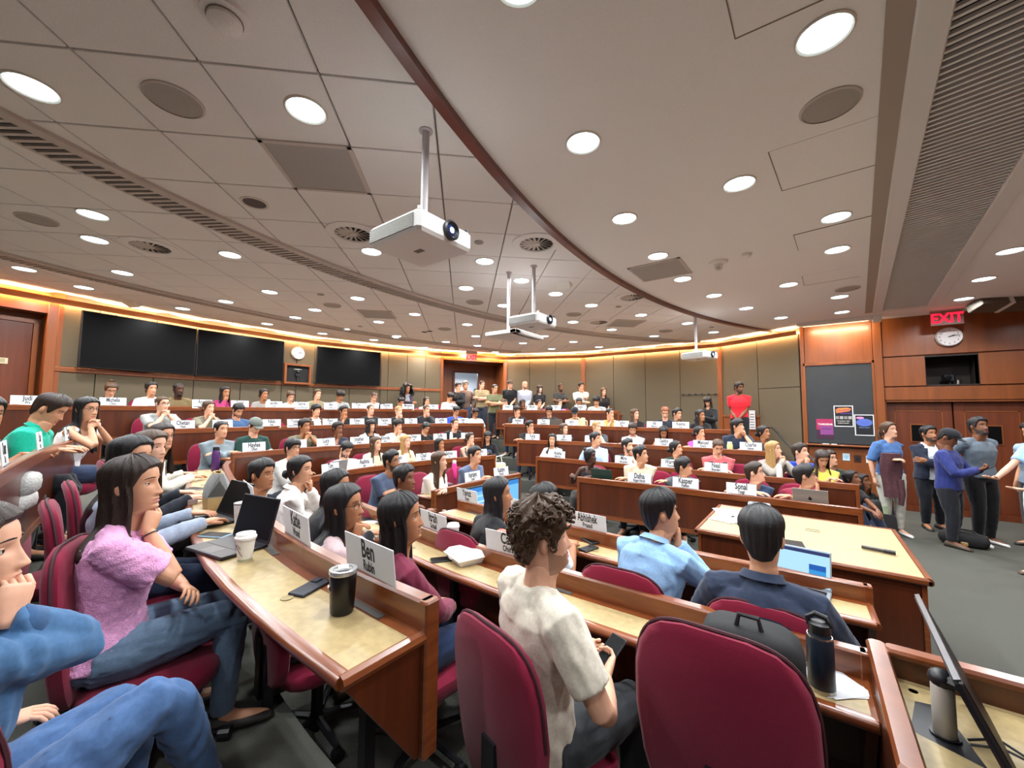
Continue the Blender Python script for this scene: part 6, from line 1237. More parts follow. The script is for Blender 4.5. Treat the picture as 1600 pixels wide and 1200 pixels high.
    def foot_dir(Lg):
        sd, Hp, K, An = Lg; d = Vector((sd * .18, 1, 0))
        if pose == 'denim' and sd > 0: d = Vector((.3, .8, -.5))
        return d.normalized()
    root = bpy.data.objects.new('person', bpy.data.meshes.new('person')); COL.objects.link(root)
    off = Matrix.Rotation(rzw, 3, 'Z') @ Vector((Hc.x, Hc.y, 0)); root.location = (hw.x - off.x, hw.y - off.y, fl); root.rotation_euler = (0, 0, rzw)
    props(root, label, 'person', 'people standing along the walls' if stand else 'people seated in the classroom')
    # body
    mb = MB(); mb.loft(torso(0)); mb.tube([N + Zc * (-.06 * s), N + Zc * .03 + Yc * .01, N + Zc * .08 + Yc * .015], [.062 * s * bx, .052 * s * bx, .048 * s * bx], 12)
    for A_ in arms: arm_tube(mb, A_, 0)
    for Lg in legs:
        leg_tube(mb, Lg, 0); An = Lg[3]; fd = foot_dir(Lg); mb.tube([An, An + fd * .04 + Vector((0, 0, -.04)), An + fd * .13 + Vector((0, 0, -.06)), An + fd * .18 + Vector((0, 0, -.065))], [.034 * s, .036 * s, .03 * s, .016 * s], 10)
    hb = MB()
    for sd, S, E, Wp, hdir, pn, cu in arms: hand(hb, Wp, hdir, pn, sd, cu, s * (1 if not fem else .92), (12, 8, 6)[lod])
    V2, F2, mi2 = build_head(hd, lod, sk, o.get('hc', 'black'), o.get('bd'))
    k = len(V2); V2 += [tuple(p) for p in hb.v]; F2 += [tuple(k + i for i in f) for f in hb.f]; mi2 += [0] * len(hb.f)
    tone = skin(sk); mats = [tone, lipm(sk), hairm(o.get('hc', 'black')), EYEW, IRIS, stubblem(sk, o.get('hc', 'black'), .4 if lod == 0 else .68)]
    remesh_later('person', mb.v, mb.f, .0065 if lod == 0 else (.010, .010, .015)[lod], (.55, .6, .5)[lod], 2, None, root, 0, lambda me, co: merged(me, V2, F2, mi2, mats, root.data))
    # clothes
    top = o.get('top', '777777'); sl = o.get('sl', 's'); vx = VOX[lod]; cm_ = cloth(top, pose == 'pink'); fold = .004 if pose == 'pink' else .0048 if pose == 'denim' else (.0028, .0028, .003)[lod]
    mb = MB(); inf = .013 if not o.get('jk') else .008
    loose = .012 if not fem else .006
    mb.loft(torso(inf + .004, -.09 if pose == 'denim' else -.05, .47 if sl != 't' else .415))
    mb.tube([chl(-.085, -.005, -.035), chl(.085, -.005, -.035)], .044 * s + inf * .7, 10) if sl != 't' else None
    if sl != 't': mb.tube([N - Zc * .085 * s - Yc * .005, N - Zc * .035 * s - Yc * .008, N + Zc * (.0 if not fem else -.012) * s - Yc * .006], [.118 * s * bx, .095 * s * bx, .066 * s * bx], 14)
    if fem: 
        for sd in (-1, 1): mb.ell(tuple(Pv + Rc @ Vector((sd * .062 * s, .085 * s, .30 * s))), (.062 * s, .05 * s, .055 * s), 10, 8)
    if sl != 't':
        for A_ in arms: arm_tube(mb, A_, inf + (.004 if sl == 'l' else loose), {'l': 1., 's': .5, 'e': .6}.get(sl, .5), 12, (.016 if o.get('puff') else (.012 if sl == 'e' else 0)))
    else:
        for sd in (-1, 1): mb.tube([chl(sd * .085, .06, -.13), chl(sd * .10, .03, -.03), chl(sd * .105, -.02, -.025), chl(sd * .09, -.07, -.12)], .022, 8)
    remesh_later('shirt', mb.v, mb.f, vx, (.6, .6, .55)[lod], 2, cm_, root, fold)
    if o.get('jk') or o.get('vest'):
        jm = cloth(o.get('jk') or o.get('vest')); mb = MB()
        for sd in (-1, 1):     # two open front halves and the back
            for h0, h1 in ((0, 1),):
                rings = []
                for h, a, b in prof:
                    if not -.06 <= h <= .46: continue
                    t = min(1, max(0, (h + .03) / .2)); ax = (X * t + Vector((1, 0, 0)) * (1 - t)).normalized(); ay = (Yc * t + Vector((0, 1, 0)) * (1 - t)).normalized(); c = Pv + Rc @ Vector((0, 0, h * s)); q = []
                    for rr_ in (.036, .006):
                        row = [tuple(c + ax * ((a * s + rr_) * math.cos(tt)) * sd + ay * ((b * s + rr_ + .004) * math.sin(tt))) for tt in np.linspace(1.12, -1.62, 13)]
                        q += row if rr_ == .036 else row[::-1]
                    rings.append(q)
                mb.loft(rings)
        if o.get('jk'):
            for A_ in arms: arm_tube(mb, A_, .020, .97 if False else 1., 12)
        mb.tube([chl(-.10, -.01, -.03), chl(-.055, -.06, .01), chl(.055, -.06, .01), chl(.10, -.01, -.03)], .030 * s, 8)
        remesh_later('jacket', mb.v, mb.f, min(vx, .0105), .45, 2, jm, root, fold)
    # collar for shirts with one
    if top in ('86abd0', '9fb4d0', 'e2ddd8', '12a58a', 'a3a5b2', 'c9c3cc', '2a3347', 'c9ccd2') or pose == 'denim':
        c0 = N + Zc * .0; cr = MB(); n = 20; rg = []
        for k in range(n + 1):
            t = -math.pi / 2 + .45 + (2 * math.pi - .9) * k / n + math.pi; d = Vector((math.sin(t - math.pi / 2) , 0, 0))
            ang = R(205) + R(310) * 0 + (-R(155) + R(310) * k / n) - R(205) + math.pi; ct, st = math.sin(ang), math.cos(ang)
            e = X * ct + Yc * st; lo_, up_ = c0 + e * .088 * s - Zc * (.012 - .02 * (st < 0) + .05 * max(0, st)), c0 + e * .066 * s + Zc * (.038 - .05 * max(0, st))
            rg.append([tuple(lo_ + e * .006), tuple(up_ + e * .006), tuple(up_ - e * .002), tuple(lo_ - e * .002)])
        cr.loft(rg).build('collar', cm_, root, 50)
    pc = o.get('pants', ('2b2f3a', '1c1d22', '34405a', '3a3835')[idx % 4]); pm = cloth(pc); mb = MB(); mb.loft(torso(.010, -.2, .06))
    for Lg in legs: leg_tube(mb, Lg, .012 if not stand else .016, .5 if o.get('short') else 1.)
    remesh_later('trousers', mb.v, mb.f, vx * 1.25, .55, 2, pm, root, fold)
    if not o.get('bare'):
        sm = mat('shoe_' + o.get('shoes', ('d8d6d2', '26231f', '4a3c30')[idx % 3]), o.get('shoes', ('d8d6d2', '26231f', '4a3c30')[idx % 3]), .6)
        for Lg in legs:
            An = Lg[3]; fd = foot_dir(Lg); upv = Vector((0, 0, 1)); sdv = fd.cross(upv); shoe = MB(); rg = []
            for t, w, h in ((-.075, .028, .05), (-.06, .036, .075), (-.01, .038, .082), (.06, .04, .062), (.13, .045, .046), (.175, .038, .036), (.195, .02, .02)):
                c = An + fd * t + upv * (-.085)
                rg.append([tuple(c + sdv * (w * math.cos(q)) + upv * max(0., h * .5 + h * .5 * math.sin(q) * 1.0)) for q in [2 * math.pi * j / 10 for j in range(10)]])
            shoe.loft(rg).build('shoe', sm, root, 60)
    if pose == 'denim':
        dm = cloth('35547a'); st_ = mat('pale_stitch', '9fb0c4', .8)
        for A_ in arms:
            sd, S, E, Wp, *_ = A_; ax = (Wp - E).normalized(); MB().tube([Wp - ax * .062, Wp - ax * .055, Wp - ax * .012, Wp - ax * .006], [.040, .0435, .041, .036], 16).build('cuff', dm, root, True)
            n_ = ax.orthogonal().normalized(); MB().lathe([(.007, 0), (.007, .003), (.001, .004)], 10, M=Matrix.Translation(Wp - ax * .034 + n_ * .041) @ n_.to_track_quat('Z', 'Y').to_matrix().to_4x4()).build('cuff_button', METAL, root)
        for h in (-.055, -.005):
            rg = []
            for p in torso(.0195, -.2, .2, 26)[:1]: pass
            c = Pv + Rc @ Vector((0, 0, h)); MB().tube([c + X * (.196 * math.cos(q)) + Yc * (.142 * math.sin(q)) for q in np.linspace(0, 6.283, 30)], .0022, 5).build('hem_seam', st_, root)
    hs = o.get('h', 'short'); hbm = MB()
    if hs != 'bald': build_hair(hbm, hd, hs, idx, lod, push); hbm.build('hair', hairm('black' if o.get('hc') == 'gray' and hs == 'cap' else o.get('hc', 'black')), root, 75)
    H4 = np.array(Hd); hp = lambda p: tuple((np.array(p) * hd.s) @ H4[:3, :3].T + H4[:3, 3])
    if hs == 'cap':
        q = MB(); n = 24; a = np.linspace(0, 2 * np.pi, n, endpoint=False); rg = []
        for z in (.045, .06, .08, .1, .111): rg.append(scalp(a, np.full(n, z if z < .111 else .1115), np.full(n, .018 if z < .1 else .022)).tolist())
        q.loft(rg); br = []
        for t in np.linspace(-1, 1, 9): br.append([(.072 * math.sin(t * 1.1), .088 * math.cos(t * 1.1) * .98, .05), (.068 * math.sin(t * 1.1), .10 + .07 * math.cos(t * 1.35), .038 - .01 * abs(t)), (.068 * math.sin(t * 1.1), .10 + .07 * math.cos(t * 1.35), .033 - .01 * abs(t)), (.072 * math.sin(t * 1.1), .088 * math.cos(t * 1.1) * .98, .044)])
        q.loft(br); q.v = [hp(p) for p in q.v]; q.build('cap', cloth({'gray': '5f655f', 'brown': '4a4038'}.get(o.get('hc'), '1b1d22')), root, 50)
    if o.get('gl'):
        q = MB()
        for sd in (-1, 1):
            q.tube([(sd * .0315 + .0235 * math.cos(t), .090 - .012 * abs(math.cos(t)) * (1 if math.cos(t) * sd > 0 else 0), -.003 + .0195 * math.sin(t)) for t in np.linspace(0, 6.283, 15)], .0017, 5)
            q.tube([(sd * .054, .079, .004), (sd * .074, .04, .006), (sd * .078, -.012, .004)], .0016, 5)
        q.tube([(-.009, .092, .0), (0, .096, .003), (.009, .092, .0)], .0016, 5); q.v = [hp(p) for p in q.v]; q.build('glasses', mat('dark_frame', '1c1614', .3), root, True)
    if not stand and mode != 'ground':
        pass
    return dict(root=root, Pv=Pv, Hc=Hc, arms=arms, legs=legs, chl=chl, hdl=hdl, hp=hp, N=N, X=X, Y=Yc, Z=Zc, s=s, fl=fl, rz=rzw)
FIG = {}
for i, (hd_, fl_, fd_, mode_, lab_, o_) in enumerate(PEOPLE):
    d_ = person(hd_, fl_, fd_, mode_, lab_, o_, i); FIG[lab_] = d_
    if mode_ == 'sit' and o_.get('pose') not in ('knees',) and not lab_.startswith('woman in black seated on') and 'step' not in lab_ and 'half hidden' not in lab_:
        q_ = d_['root'].location; cf_ = R(o_.get('chf', math.degrees(d_['rz']) + 90)); sh_ = o_.get('chs', .07); chair(q_.x + sh_ * math.cos(cf_), q_.y + sh_ * math.sin(cf_), fl_, R(o_['chf'] - 90) if 'chf' in o_ else d_['rz'], 'maroon swivel chair under the ' + ' '.join(lab_.split()[:11]), dz=max(-.12, min(.2, d_['Pv'].z - .10 - .47)))
finish_tasks()
# ============================================================ NAME CARDS
def short(lab, n=9): 
    w = lab.split()[:n]
    while w and w[-1].strip(',') in ('and', 'with', 'of', 'the', 'a', 'in', 'at', 'over', 'behind', 'by', 'on', 'his', 'her', 'to', 'beside', 'next', 'same', 'across', 'under', 'pale', 'dark', 'long', 'light', 'black', 'short', 'round', 'both', 'white'): w.pop()
    return ' '.join(w).rstrip(',')
used_labels = set()
def nearest(x, y, z):
    return sorted(PEOPLE, key=lambda p: (p[0][0] - x) ** 2 + (p[0][1] - y) ** 2)[:4]
for (x, y, z), ang, l1, l2, rs in CARDS:
    near = nearest(x, y, z); lab = None
    for p in near:
        c = 'white name card on the ledge before the ' + short(p[4], 8)
        if c not in used_labels: lab = c; break
    if lab is None:
        for p in near:
            for w in ('further along from the card of', 'beside the card before', 'next but one to'):
                c = 'white name card ' + w + ' the ' + short(p[4], 6)
                if c not in used_labels: lab = c; break
            if lab: break
    used_labels.add(lab)
    big_ = rs in ('3n', '2n', '1n') and x > -4.4
    c = empty('name_card', (x, y, z - .032), R(ang + ((hash(l1) if False else len(l1) * 7 + len(l2) * 5) % 9 - 4)), lab, 'name card', 'name cards along the desk ledges')
    h, w = .158, (.33 if big_ else .305) if rs not in ('4n',) else .26
    cd = MB().box(-w / 2, w / 2, -.002, .002, 0, h).build('card', PAPER, c); cd.rotation_euler = (R(-7), 0, 0)
    MB().box(-w / 2 + .02, w / 2 - .02, -.005, .006, .028, .0345).build('card_slot', BLK, c)
    fit = min(1., .27 / (len(l1) * .042)); fit2 = min(1., .27 / (len(l2) * .026))
    for k in ((0, 1) if big_ or rs == '4n' else (0,)):
        rot = (R(90), 0, 0) if k == 0 else (R(90), 0, R(180)); yy = -.0024 if k == 0 else .0024
        text(l1, .094, cd, (0, yy, .118), rot, bold=.0022, sx=.62 * fit); text(l2, .052, cd, (0, yy, .06), rot, bold=.0014, sx=.64 * fit2, name='surname')
        if big_: text('# ' + '~' * 0, .02, cd, (-.13 * (1 if k == 0 else -1), yy, .02), rot) if False else MB().box(-.15, -.142, yy - .0004, yy + .0004, .012, .024).build('crest_mark', mat('crest_red', '5a2a2a', .6), cd)
# ============================================================ THINGS ON THE DESKS
def at_seat(x, y, z, inward): return empty
def laptop(x, y, z, rz, m, label, scr=None, op=105, logo=False, w=.31, d=.215):
    r = empty('laptop', (x, y, z), rz, label, 'laptop', 'open laptops'); M = mat('laptop_' + m, m, .35, .3)
    MB().cbox((0, 0, .008), (w, d, .015), .004).build('base', M, r)
    MB().box(-w / 2 + .02, w / 2 - .02, -.02, d / 2 - .02, .0152, .0165).build('keyboard', BLK, r); MB().box(-.05, .05, -d / 2 + .012, -.03, .0152, .016).build('trackpad', mat('trackpad', '3a3a3d', .3), r)
    lid = MB().cbox((0, 0, d / 2), (w, .007, d), .003).build('lid', M, r, loc=(0, d / 2, .014), rot=(R(90 - op), 0, 0))
    MB().box(-w / 2 + .008, w / 2 - .008, -.0042, -.0036, .012, d - .008).build('screen', scr or TVM, lid)
    if logo: MB().add([(.016 * math.cos(t) * (1 + .12 * math.cos(2 * t)), .0042, d / 2 + .018 * math.sin(t)) for t in np.linspace(0, 6.28, 15)[:-1]], [tuple(range(14))]).ell((.004, .0042, d / 2 + .024), (.004, .0005, .007), 6, 5).build('emblem', mat('dark_emblem', '2a2a2c', .4), lid)
    return r, lid
def facing(key, x, y):
    P = smooth_path(ROWS[key]); N = normals(P); i = min(range(len(P)), key=lambda k: (P[k] - Vector((x, y))).length); return math.atan2(N[i].x, -N[i].y)
laptop(-2.93, .86, 1.092, R(4), '17181b', 'open black laptop beside the lunch bag, farther of two on third row', None, 112)
laptop(-2.30, .765, 1.092, R(10), '232326', 'open dark laptop behind the white coffee cup in front of the pink sweater', None, 104)
r_, l_ = laptop(-.10, 2.86, .746, R(-6), '9aa0a6', 'open laptop with bright blue page before the blue blazer', emission('page_blue', 'a9d4ef', .9), 108)
for x0, x1, z0, z1, c in ((-.147, .147, .185, .205, '39406a'), (.05, .13, .10, .13, '2c5fb0'), (.05, .13, .075, .10, '3f97d8'), (.05, .1, .05, .075, 'c9a877')): MB().box(x0, x1, -.0046, -.0042, z0, z1).build('page_block', emission('page_' + c, c, .8), l_)
laptop(-2.42, 5.52, .746, facing('1f', -2.4, 5.4), '2f4a44', 'open laptop with dark green lid before the black camisole', None, 110)
laptop(-.03, 5.54, .746, facing('1f', 0, 5.4), 'a39d94', 'open silver laptop with dark emblem before the maroon T-shirt', None, 108, True)
laptop(-4.75, 8.2, 1.38, facing('4f', -4.7, 8.1), '6f6a64', 'open grey laptop before the bowed man in dark jacket', None, 105)
laptop(-8.62, 6.1, 1.726, facing('5b', -8.6, 6.1), '303034', 'open dark laptop with round emblem in the back row', None, 105, True)
laptop(-5.48, 3.06, .836, facing('2b', -5.4, 3.0), '8a8a88', 'open grey laptop behind the first name card of the second row', None, 100)
def lathe_thing(name, x, y, z, label, cat, parts, group=None, rz=0):
    r = empty(name, (x, y, z), rz, label, cat, group)
    for nm, m, prof in parts: MB().lathe(prof, 22, caps=True).build(nm, m, r, 50)
    return r
def flask(x, y, z, col, label, h=.24, r=.036, lid='20202a', loop=False, metal=False):
    b = lathe_thing('bottle', x, y, z, label, 'bottle', [('body', mat('bottle_' + col, col, .35, .2 if metal else 0), [(r * .9, 0), (r, .008), (r, h * .74), (r * .82, h * .83)]), ('lid', mat('lid_' + lid, lid, .4), [(r * .8, h * .83), (r * .84, h * .86), (r * .8, h * .97), (r * .5, h)])], 'drink bottles')
    if metal:
        MB().lathe([(r * 1.005, .0), (r * 1.01, .014)], 24).build('steel_foot', METAL, b); MB().lathe([(r * .93, h * .76), (r * .93, h * .80)], 24).build('steel_neck', METAL, b)
    if loop: MB().tube([(-r * .7, 0, h * .92), (-r * .8, 0, h * 1.03), (-r * .3, 0, h * 1.10), (r * .5, 0, h * 1.07), (r * .85, 0, h * .95)], .009, 8).build('carry_loop', mat('lid_' + lid, lid, .4), b, True)
    return b
flask(-5.28, 1.60, 1.09, '4a2560', 'dark purple bottle on the far end of the curved third-row desk', .27, .038)
flask(-4.4, 4.42, .745, 'e8408c', 'hot pink bottle with pale cap before the floral blouse', .27, .037, 'd9c4c8')
flask(.0, 1.775, .834, '1d2734', 'navy steel bottle with black carry lid in the right foreground', .225, .039, '18191b', True, True)
flask(-.36, 6.6, .834, 'd8d4cf', 'white bottle before the blonde woman in grey cardigan', .24, .035, 'e6e3de')
flask(-6.08, 6.0, 1.09, 'dcdcd4', 'tall white bottle before the short-haired man in black T-shirt', .24, .034, 'e6e3de')
flask(-8.9, 3.55, 1.725, 'dcdcd4', 'white bottle before the grey cardigan in the back row', .25, .036, 'e6e3de')
flask(-6.95, 8.92, 1.725, 'dcdcd4', 'white bottle at the left end of the far back row', .24, .036, 'e6e3de')
flask(-1.1, 7.62, 1.09, 'b3b27c', 'olive green tumbler with pale lid before the navy shirt', .2, .045, 'c9c3a2')
jg = lathe_thing('jug', -4.15, 8.26, 1.378, 'pale cream jug with loop handle before the dark cap', 'jug', [('body', mat('cream_jug', 'd6cf9c', .35), [(.06, 0), (.062, .02), (.056, .2), (.05, .24)]), ('lid', mat('lid_c9c3a2', 'c9c3a2', .4), [(.052, .24), (.05, .26), (.001, .265)])])
MB().tube([(.05, 0, .2), (.1, 0, .19), (.105, 0, .1), (.055, 0, .06)], .011, 8).build('handle', mat('cream_jug', 'd6cf9c', .35), jg, True)
co = flask(-1.6, 2.04, .834, 'e2604e', 'coral red bottle standing behind the white clamshell box', .185, .036, 'e2604e'); MB().tube([(-.03, 0, .165), (-.05, .0, .14), (-.04, 0, .12)], .008, 6).build('strap', mat('bottle_e2604e', 'e2604e', .35), co, True)
CUP = mat('paper_cup', 'e4e0d6', .55); LID = mat('cup_lid', 'e9e7e1', .35)
cf = lathe_thing('coffee_cup', -2.07, .76, 1.091, 'white paper coffee cup with lid and brown line print, foreground desk', 'cup', [('cup', CUP, [(.028, 0), (.0285, .004), (.039, .098)]), ('lid', LID, [(.043, .095), (.044, .105), (.040, .108), (.038, .12), (.034, .121), (.001, .117)]), ('green_foot', mat('cup_green', '9aa86a', .6), [(.0288, .004), (.0295, .009)])])
for k in range(2): MB().tube([(.036 * math.cos(a), .036 * math.sin(a), .05 + .026 * math.sin(2.2 * (a + 2.2 + .35 * k))) for a in np.linspace(-2.6 + .3 * k, -.9 + .3 * k, 12)], .0012, 5).build('line_print', mat('print_brown', '4c3f35', .6), cf)
lathe_thing('marble_cup', -2.66, .95, 1.091, 'white marbled tumbler between the two open laptops', 'cup', [('cup', mat('marble', 'd9d6d2', .35, noise=(25, .25)), [(.03, 0), (.033, .01), (.042, .13)]), ('lid', mat('grey_lid', '8b8782', .4), [(.043, .13), (.043, .14), (.036, .142), (.001, .137)])])
lathe_thing('coffee_cup', -2.02, 2.03, .835, 'plain white paper cup with lid before the leaning name card', 'cup', [('cup', CUP, [(.028, 0), (.0285, .004), (.041, .13)]), ('lid', LID, [(.044, .127), (.045, .137), (.041, .14), (.039, .152), (.001, .149)])])
mg = lathe_thing('travel_mug', -1.29, .775, 1.091, 'black steel travel mug with clear lid in the left foreground', 'mug', [('body', mat('mug_black', '0f0f11', .28), [(.036, 0), (.038, .004), (.044, .12), (.043, .128)]), ('lid', mat('clear_lid', 'b9b9b9', .12, .5), [(.0435, .127), (.046, .132), (.045, .142), (.032, .142), (.03, .138), (.001, .138)])], rz=R(-30))
MB().box(-.012, .012, -.047, -.043, .075, .09).build('badge', METAL, mg); MB().box(-.018, .022, -.02, .02, .139, .149, ch=.004).build('slider', mat('clear_lid', 'b9b9b9', .12, .5), mg)
def phone(x, y, z, rz, label, case='1b1c22', glass=True, th=.009):
    r = empty('phone', (x, y, z), rz, label, 'phone', 'phones lying on desks'); MB().cbox((0, 0, th / 2), (.075, .15, th), .004).build('case', mat('case_' + case, case, .45), r)
    MB().box(-.033, .033, -.07, .07, th, th + .001).build('screen', TVM, r) if glass else MB().cbox((-.015, .045, th + .002), (.032, .036, .006), .003).build('camera_bump', mat('case_' + case, case, .45), r)
    return r
phone(-1.55, .80, 1.091, R(20), 'dark blue phone lying face down beside the black mug', '1c212c', False)
phone(-2.58, .80, 1.091, R(-62), 'phone in pale blue case behind the paper coffee cup', '8fb0c8')
phone(-4.2, 1.14, 1.091, R(-70), 'small grey phone on the far part of third-row desk', '8c8a86')
phone(-1.88, 1.80, .835, R(-35), 'black phone left of the white clamshell box', '15161a')
phone(-3.07, 2.06, .835, R(-50), 'black phone on a white sheet before the black T-shirt', '15161a'); 
phone(-1.43, 2.96, .746, R(60), 'black wallet phone near the large name card of the front row', '17171a', True, .016)
phone(-1.36, 2.79, .746, R(-15), 'black calculator-like device on the front row desk', '1a1a1c', False, .014)
phone(-4.02, 3.52, .746, R(80), 'black phone at the end of the middle front-row desk', '15161a')
tb = empty('tablet', (-.13, 3.74, .784), R(8), 'black tablet lying on the big table behind the laptop', 'tablet'); MB().cbox((0, 0, .004), (.13, .2, .008), .003).build('case', BLK, tb); MB().box(-.058, .058, -.09, .09, .008, .009).build('screen', TVM, tb)
mk = empty('marker_pen', (.36, 3.94, .797), R(-10), 'thick dark marker pen on the big table', 'pen'); MB().tube([(-.09, 0, 0), (.05, 0, 0), (.09, 0, 0)], [.013, .013, .011], 10).build('barrel', mat('pen_grey', '3a3733', .4), mk, True); MB().tube([(.03, 0, 0), (.092, 0, 0)], .0145, 10).build('cap', BLK, mk, True)
nb = empty('closed_laptop', (-4.15, 3.9, .746), R(75), 'closed grey laptop beside the phone on middle front-row desk', 'laptop'); MB().cbox((0, 0, .008), (.3, .21, .016), .004).build('case', mat('closed_grey', '4d4a4a', .4), nb); MB().box(-.14, .14, -.09, .09, .016, .018).build('sleeve', mat('sleeve_wine', '5a3038', .7), nb)
cl = empty('clamshell_box', (-1.76, 1.895, .835), R(-20), 'white foam clamshell food box on the second-row desk', 'box')
MB().loft([[(a * w, b * w2, z) for a, b in ((-1, -1), (1, -1), (1, 1), (-1, 1))] for w, w2, z in ((.085, .085, 0), (.105, .105, .036), (.112, .112, .038), (.112, .112, .042))]).build('base', mat('foam', 'e9e6e0', .6), cl, 30)
MB().loft([[(a * w, b * w2, z) for a, b in ((-1, -1), (1, -1), (1, 1), (-1, 1))] for w, w2, z in ((.112, .112, .042), (.104, .104, .046), (.085, .085, .072), (.08, .08, .073))]).build('lid', mat('foam', 'e9e6e0', .6), cl, 30); MB().box(-.02, .02, -.118, -.110, .03, .046).build('tab', mat('foam', 'e9e6e0', .6), cl)
lb = empty('lunch_bag', (-3.33, 1.03, 1.091), R(-14), 'grey felt and tan lunch bag with folded open top', 'bag')
def bag_ring(w, d, z): return [(a * w, b * d, z) for a, b in ((-1, -.7), (-.6, -1), (.6, -1), (1, -.7), (1, .7), (.6, 1), (-.6, 1), (-1, .7))]
MB().loft([bag_ring(.11, .075, 0), bag_ring(.115, .08, .03), bag_ring(.115, .08, .085)]).build('tan_base', mat('tan_canvas', 'a88a5c', .9, noise=(200, .15)), lb, 50)
MB().loft([bag_ring(.1155, .0805, .085), bag_ring(.112, .075, .14), bag_ring(.092, .05, .2), bag_ring(.082, .03, .235), bag_ring(.074, .024, .236), bag_ring(.085, .045, .19)]).build('felt_top', mat('grey_felt', '7f7f7d', .95, noise=(200, .15)), lb, 50)
MB().tube([(-.08, 0, .238), (-.04, .018, .24), (.04, .02, .238), (.08, 0, .236), (.04, -.022, .238), (-.04, -.024, .24), (-.08, 0, .238)], .006, 6).build('tan_rim', mat('tan_canvas', 'a88a5c', .9, noise=(200, .15)), lb, True)
MB().add([(.115, -.06, .09), (.115, .06, .09), (.15, .0, .2), (.09, .0, .23)], [(0, 1, 2, 3), (3, 2, 1, 0)]).build('side_fold', mat('grey_felt', '7f7f7d', .95, noise=(200, .15)), lb)
sb = empty('small_box', (-3.57, .93, 1.091), R(20), 'small greyish pink carton beside the lunch bag', 'box'); MB().cbox((0, 0, .02), (.1, .07, .04), .003).build('carton', mat('pink_grey', '8a7470', .7), sb); MB().box(-.04, .04, -.001, .03, .04, .043).build('flap', mat('pink_grey_light', 'a8948c', .7), sb)
ky = empty('keys', (-3.17, .90, 1.093), 0, 'bunch of keys on the desk before the black laptop', 'keys')
for k in range(4): MB().box(-.004, .004, 0, .05, -.001, .001, 0, Matrix.Translation((0, 0, .003 * k)) @ Matrix.Rotation(R(40 * k - 50), 4, 'Z') @ Matrix.Rotation(R(12), 4, 'X')).build('key', METAL, ky)
MB().tube([(.014 * math.cos(t), .014 * math.sin(t), .004) for t in np.linspace(0, 6.28, 14)], .0015, 5).build('ring', METAL, ky)
def papers(x, y, z, rz, label, n=2, w=.215, h=.28, marks=True):
    r = empty('paper_sheet', (x, y, z), rz, label, 'paper', 'loose papers')
    for k in range(n): MB().box(-w / 2, w / 2, -h / 2, h / 2, .0005 + .001 * k, .0012 + .001 * k, 0, Matrix.Rotation(R(9 * k), 4, 'Z')).build('sheet', PAPER, r)
    if marks:
        for k in range(6): MB().box(-w * .38, w * .3, h * .35 - k * .03, h * .35 - k * .03 + .004, .0013 + .001 * n, .0016 + .001 * n).build('print_line', mat('grey_print', '6a6660', .6), r)
    return r
papers(.02, 1.86, .835, R(35), 'white sheets on the desk end behind the navy steel bottle', 2, .15, .2, False)
papers(-3.0, 2.08, .8345, R(20), 'white sheet under the black phone on the second row', 1, .12, .18, False)
papers(-.72, 4.70, .749, R(8), 'white sheets at the far end of the side table', 3); papers(-.68, 4.40, .749, R(-20), 'white sheets near the left edge of the side table', 2)
pd = empty('notebook', (-.50, 4.38, .749), R(12), 'pale notebook with dark edge on the side table', 'notebook'); MB().cbox((0, 0, .012), (.2, .27, .024), .003).build('cover', mat('pad_grey', 'b9bcc0', .5), pd); MB().box(-.1, .1, -.137, -.134, .002, .022).build('page_edge', BLK, pd)
gb = empty('tissue_box', (-.45, 4.86, .749), R(5), 'dark grey box on the far corner of the side table', 'box'); MB().cbox((0, 0, .05), (.2, .13, .1), .01).build('carton', mat('grey_box', '6c7276', .5), gb); MB().box(-.06, .06, -.025, .025, .1, .102).build('slot', BLK, gb)
ps = empty('pen', (-.62, 4.54, .757), R(60), 'black pen lying on the papers of the side table', 'pen'); MB().tube([(-.06, 0, 0), (.05, 0, 0), (.07, 0, 0)], [.005, .005, .001], 8).build('barrel', BLK, ps)
hp_ = empty('headphones', (.28, 5.52, .746), R(30), 'white headphones lying at the right end of far front desk', 'headphones')
MB().tube([(.08 * math.cos(t), .0 + .08 * math.sin(t), .012) for t in np.linspace(0, 3.14, 14)], .008, 6).build('band', WHITE, hp_, True)
for sd in (-1, 1): MB().ell((sd * .08, -.015, .02), (.022, .035, .02)).build('ear_cup', WHITE, hp_, True)
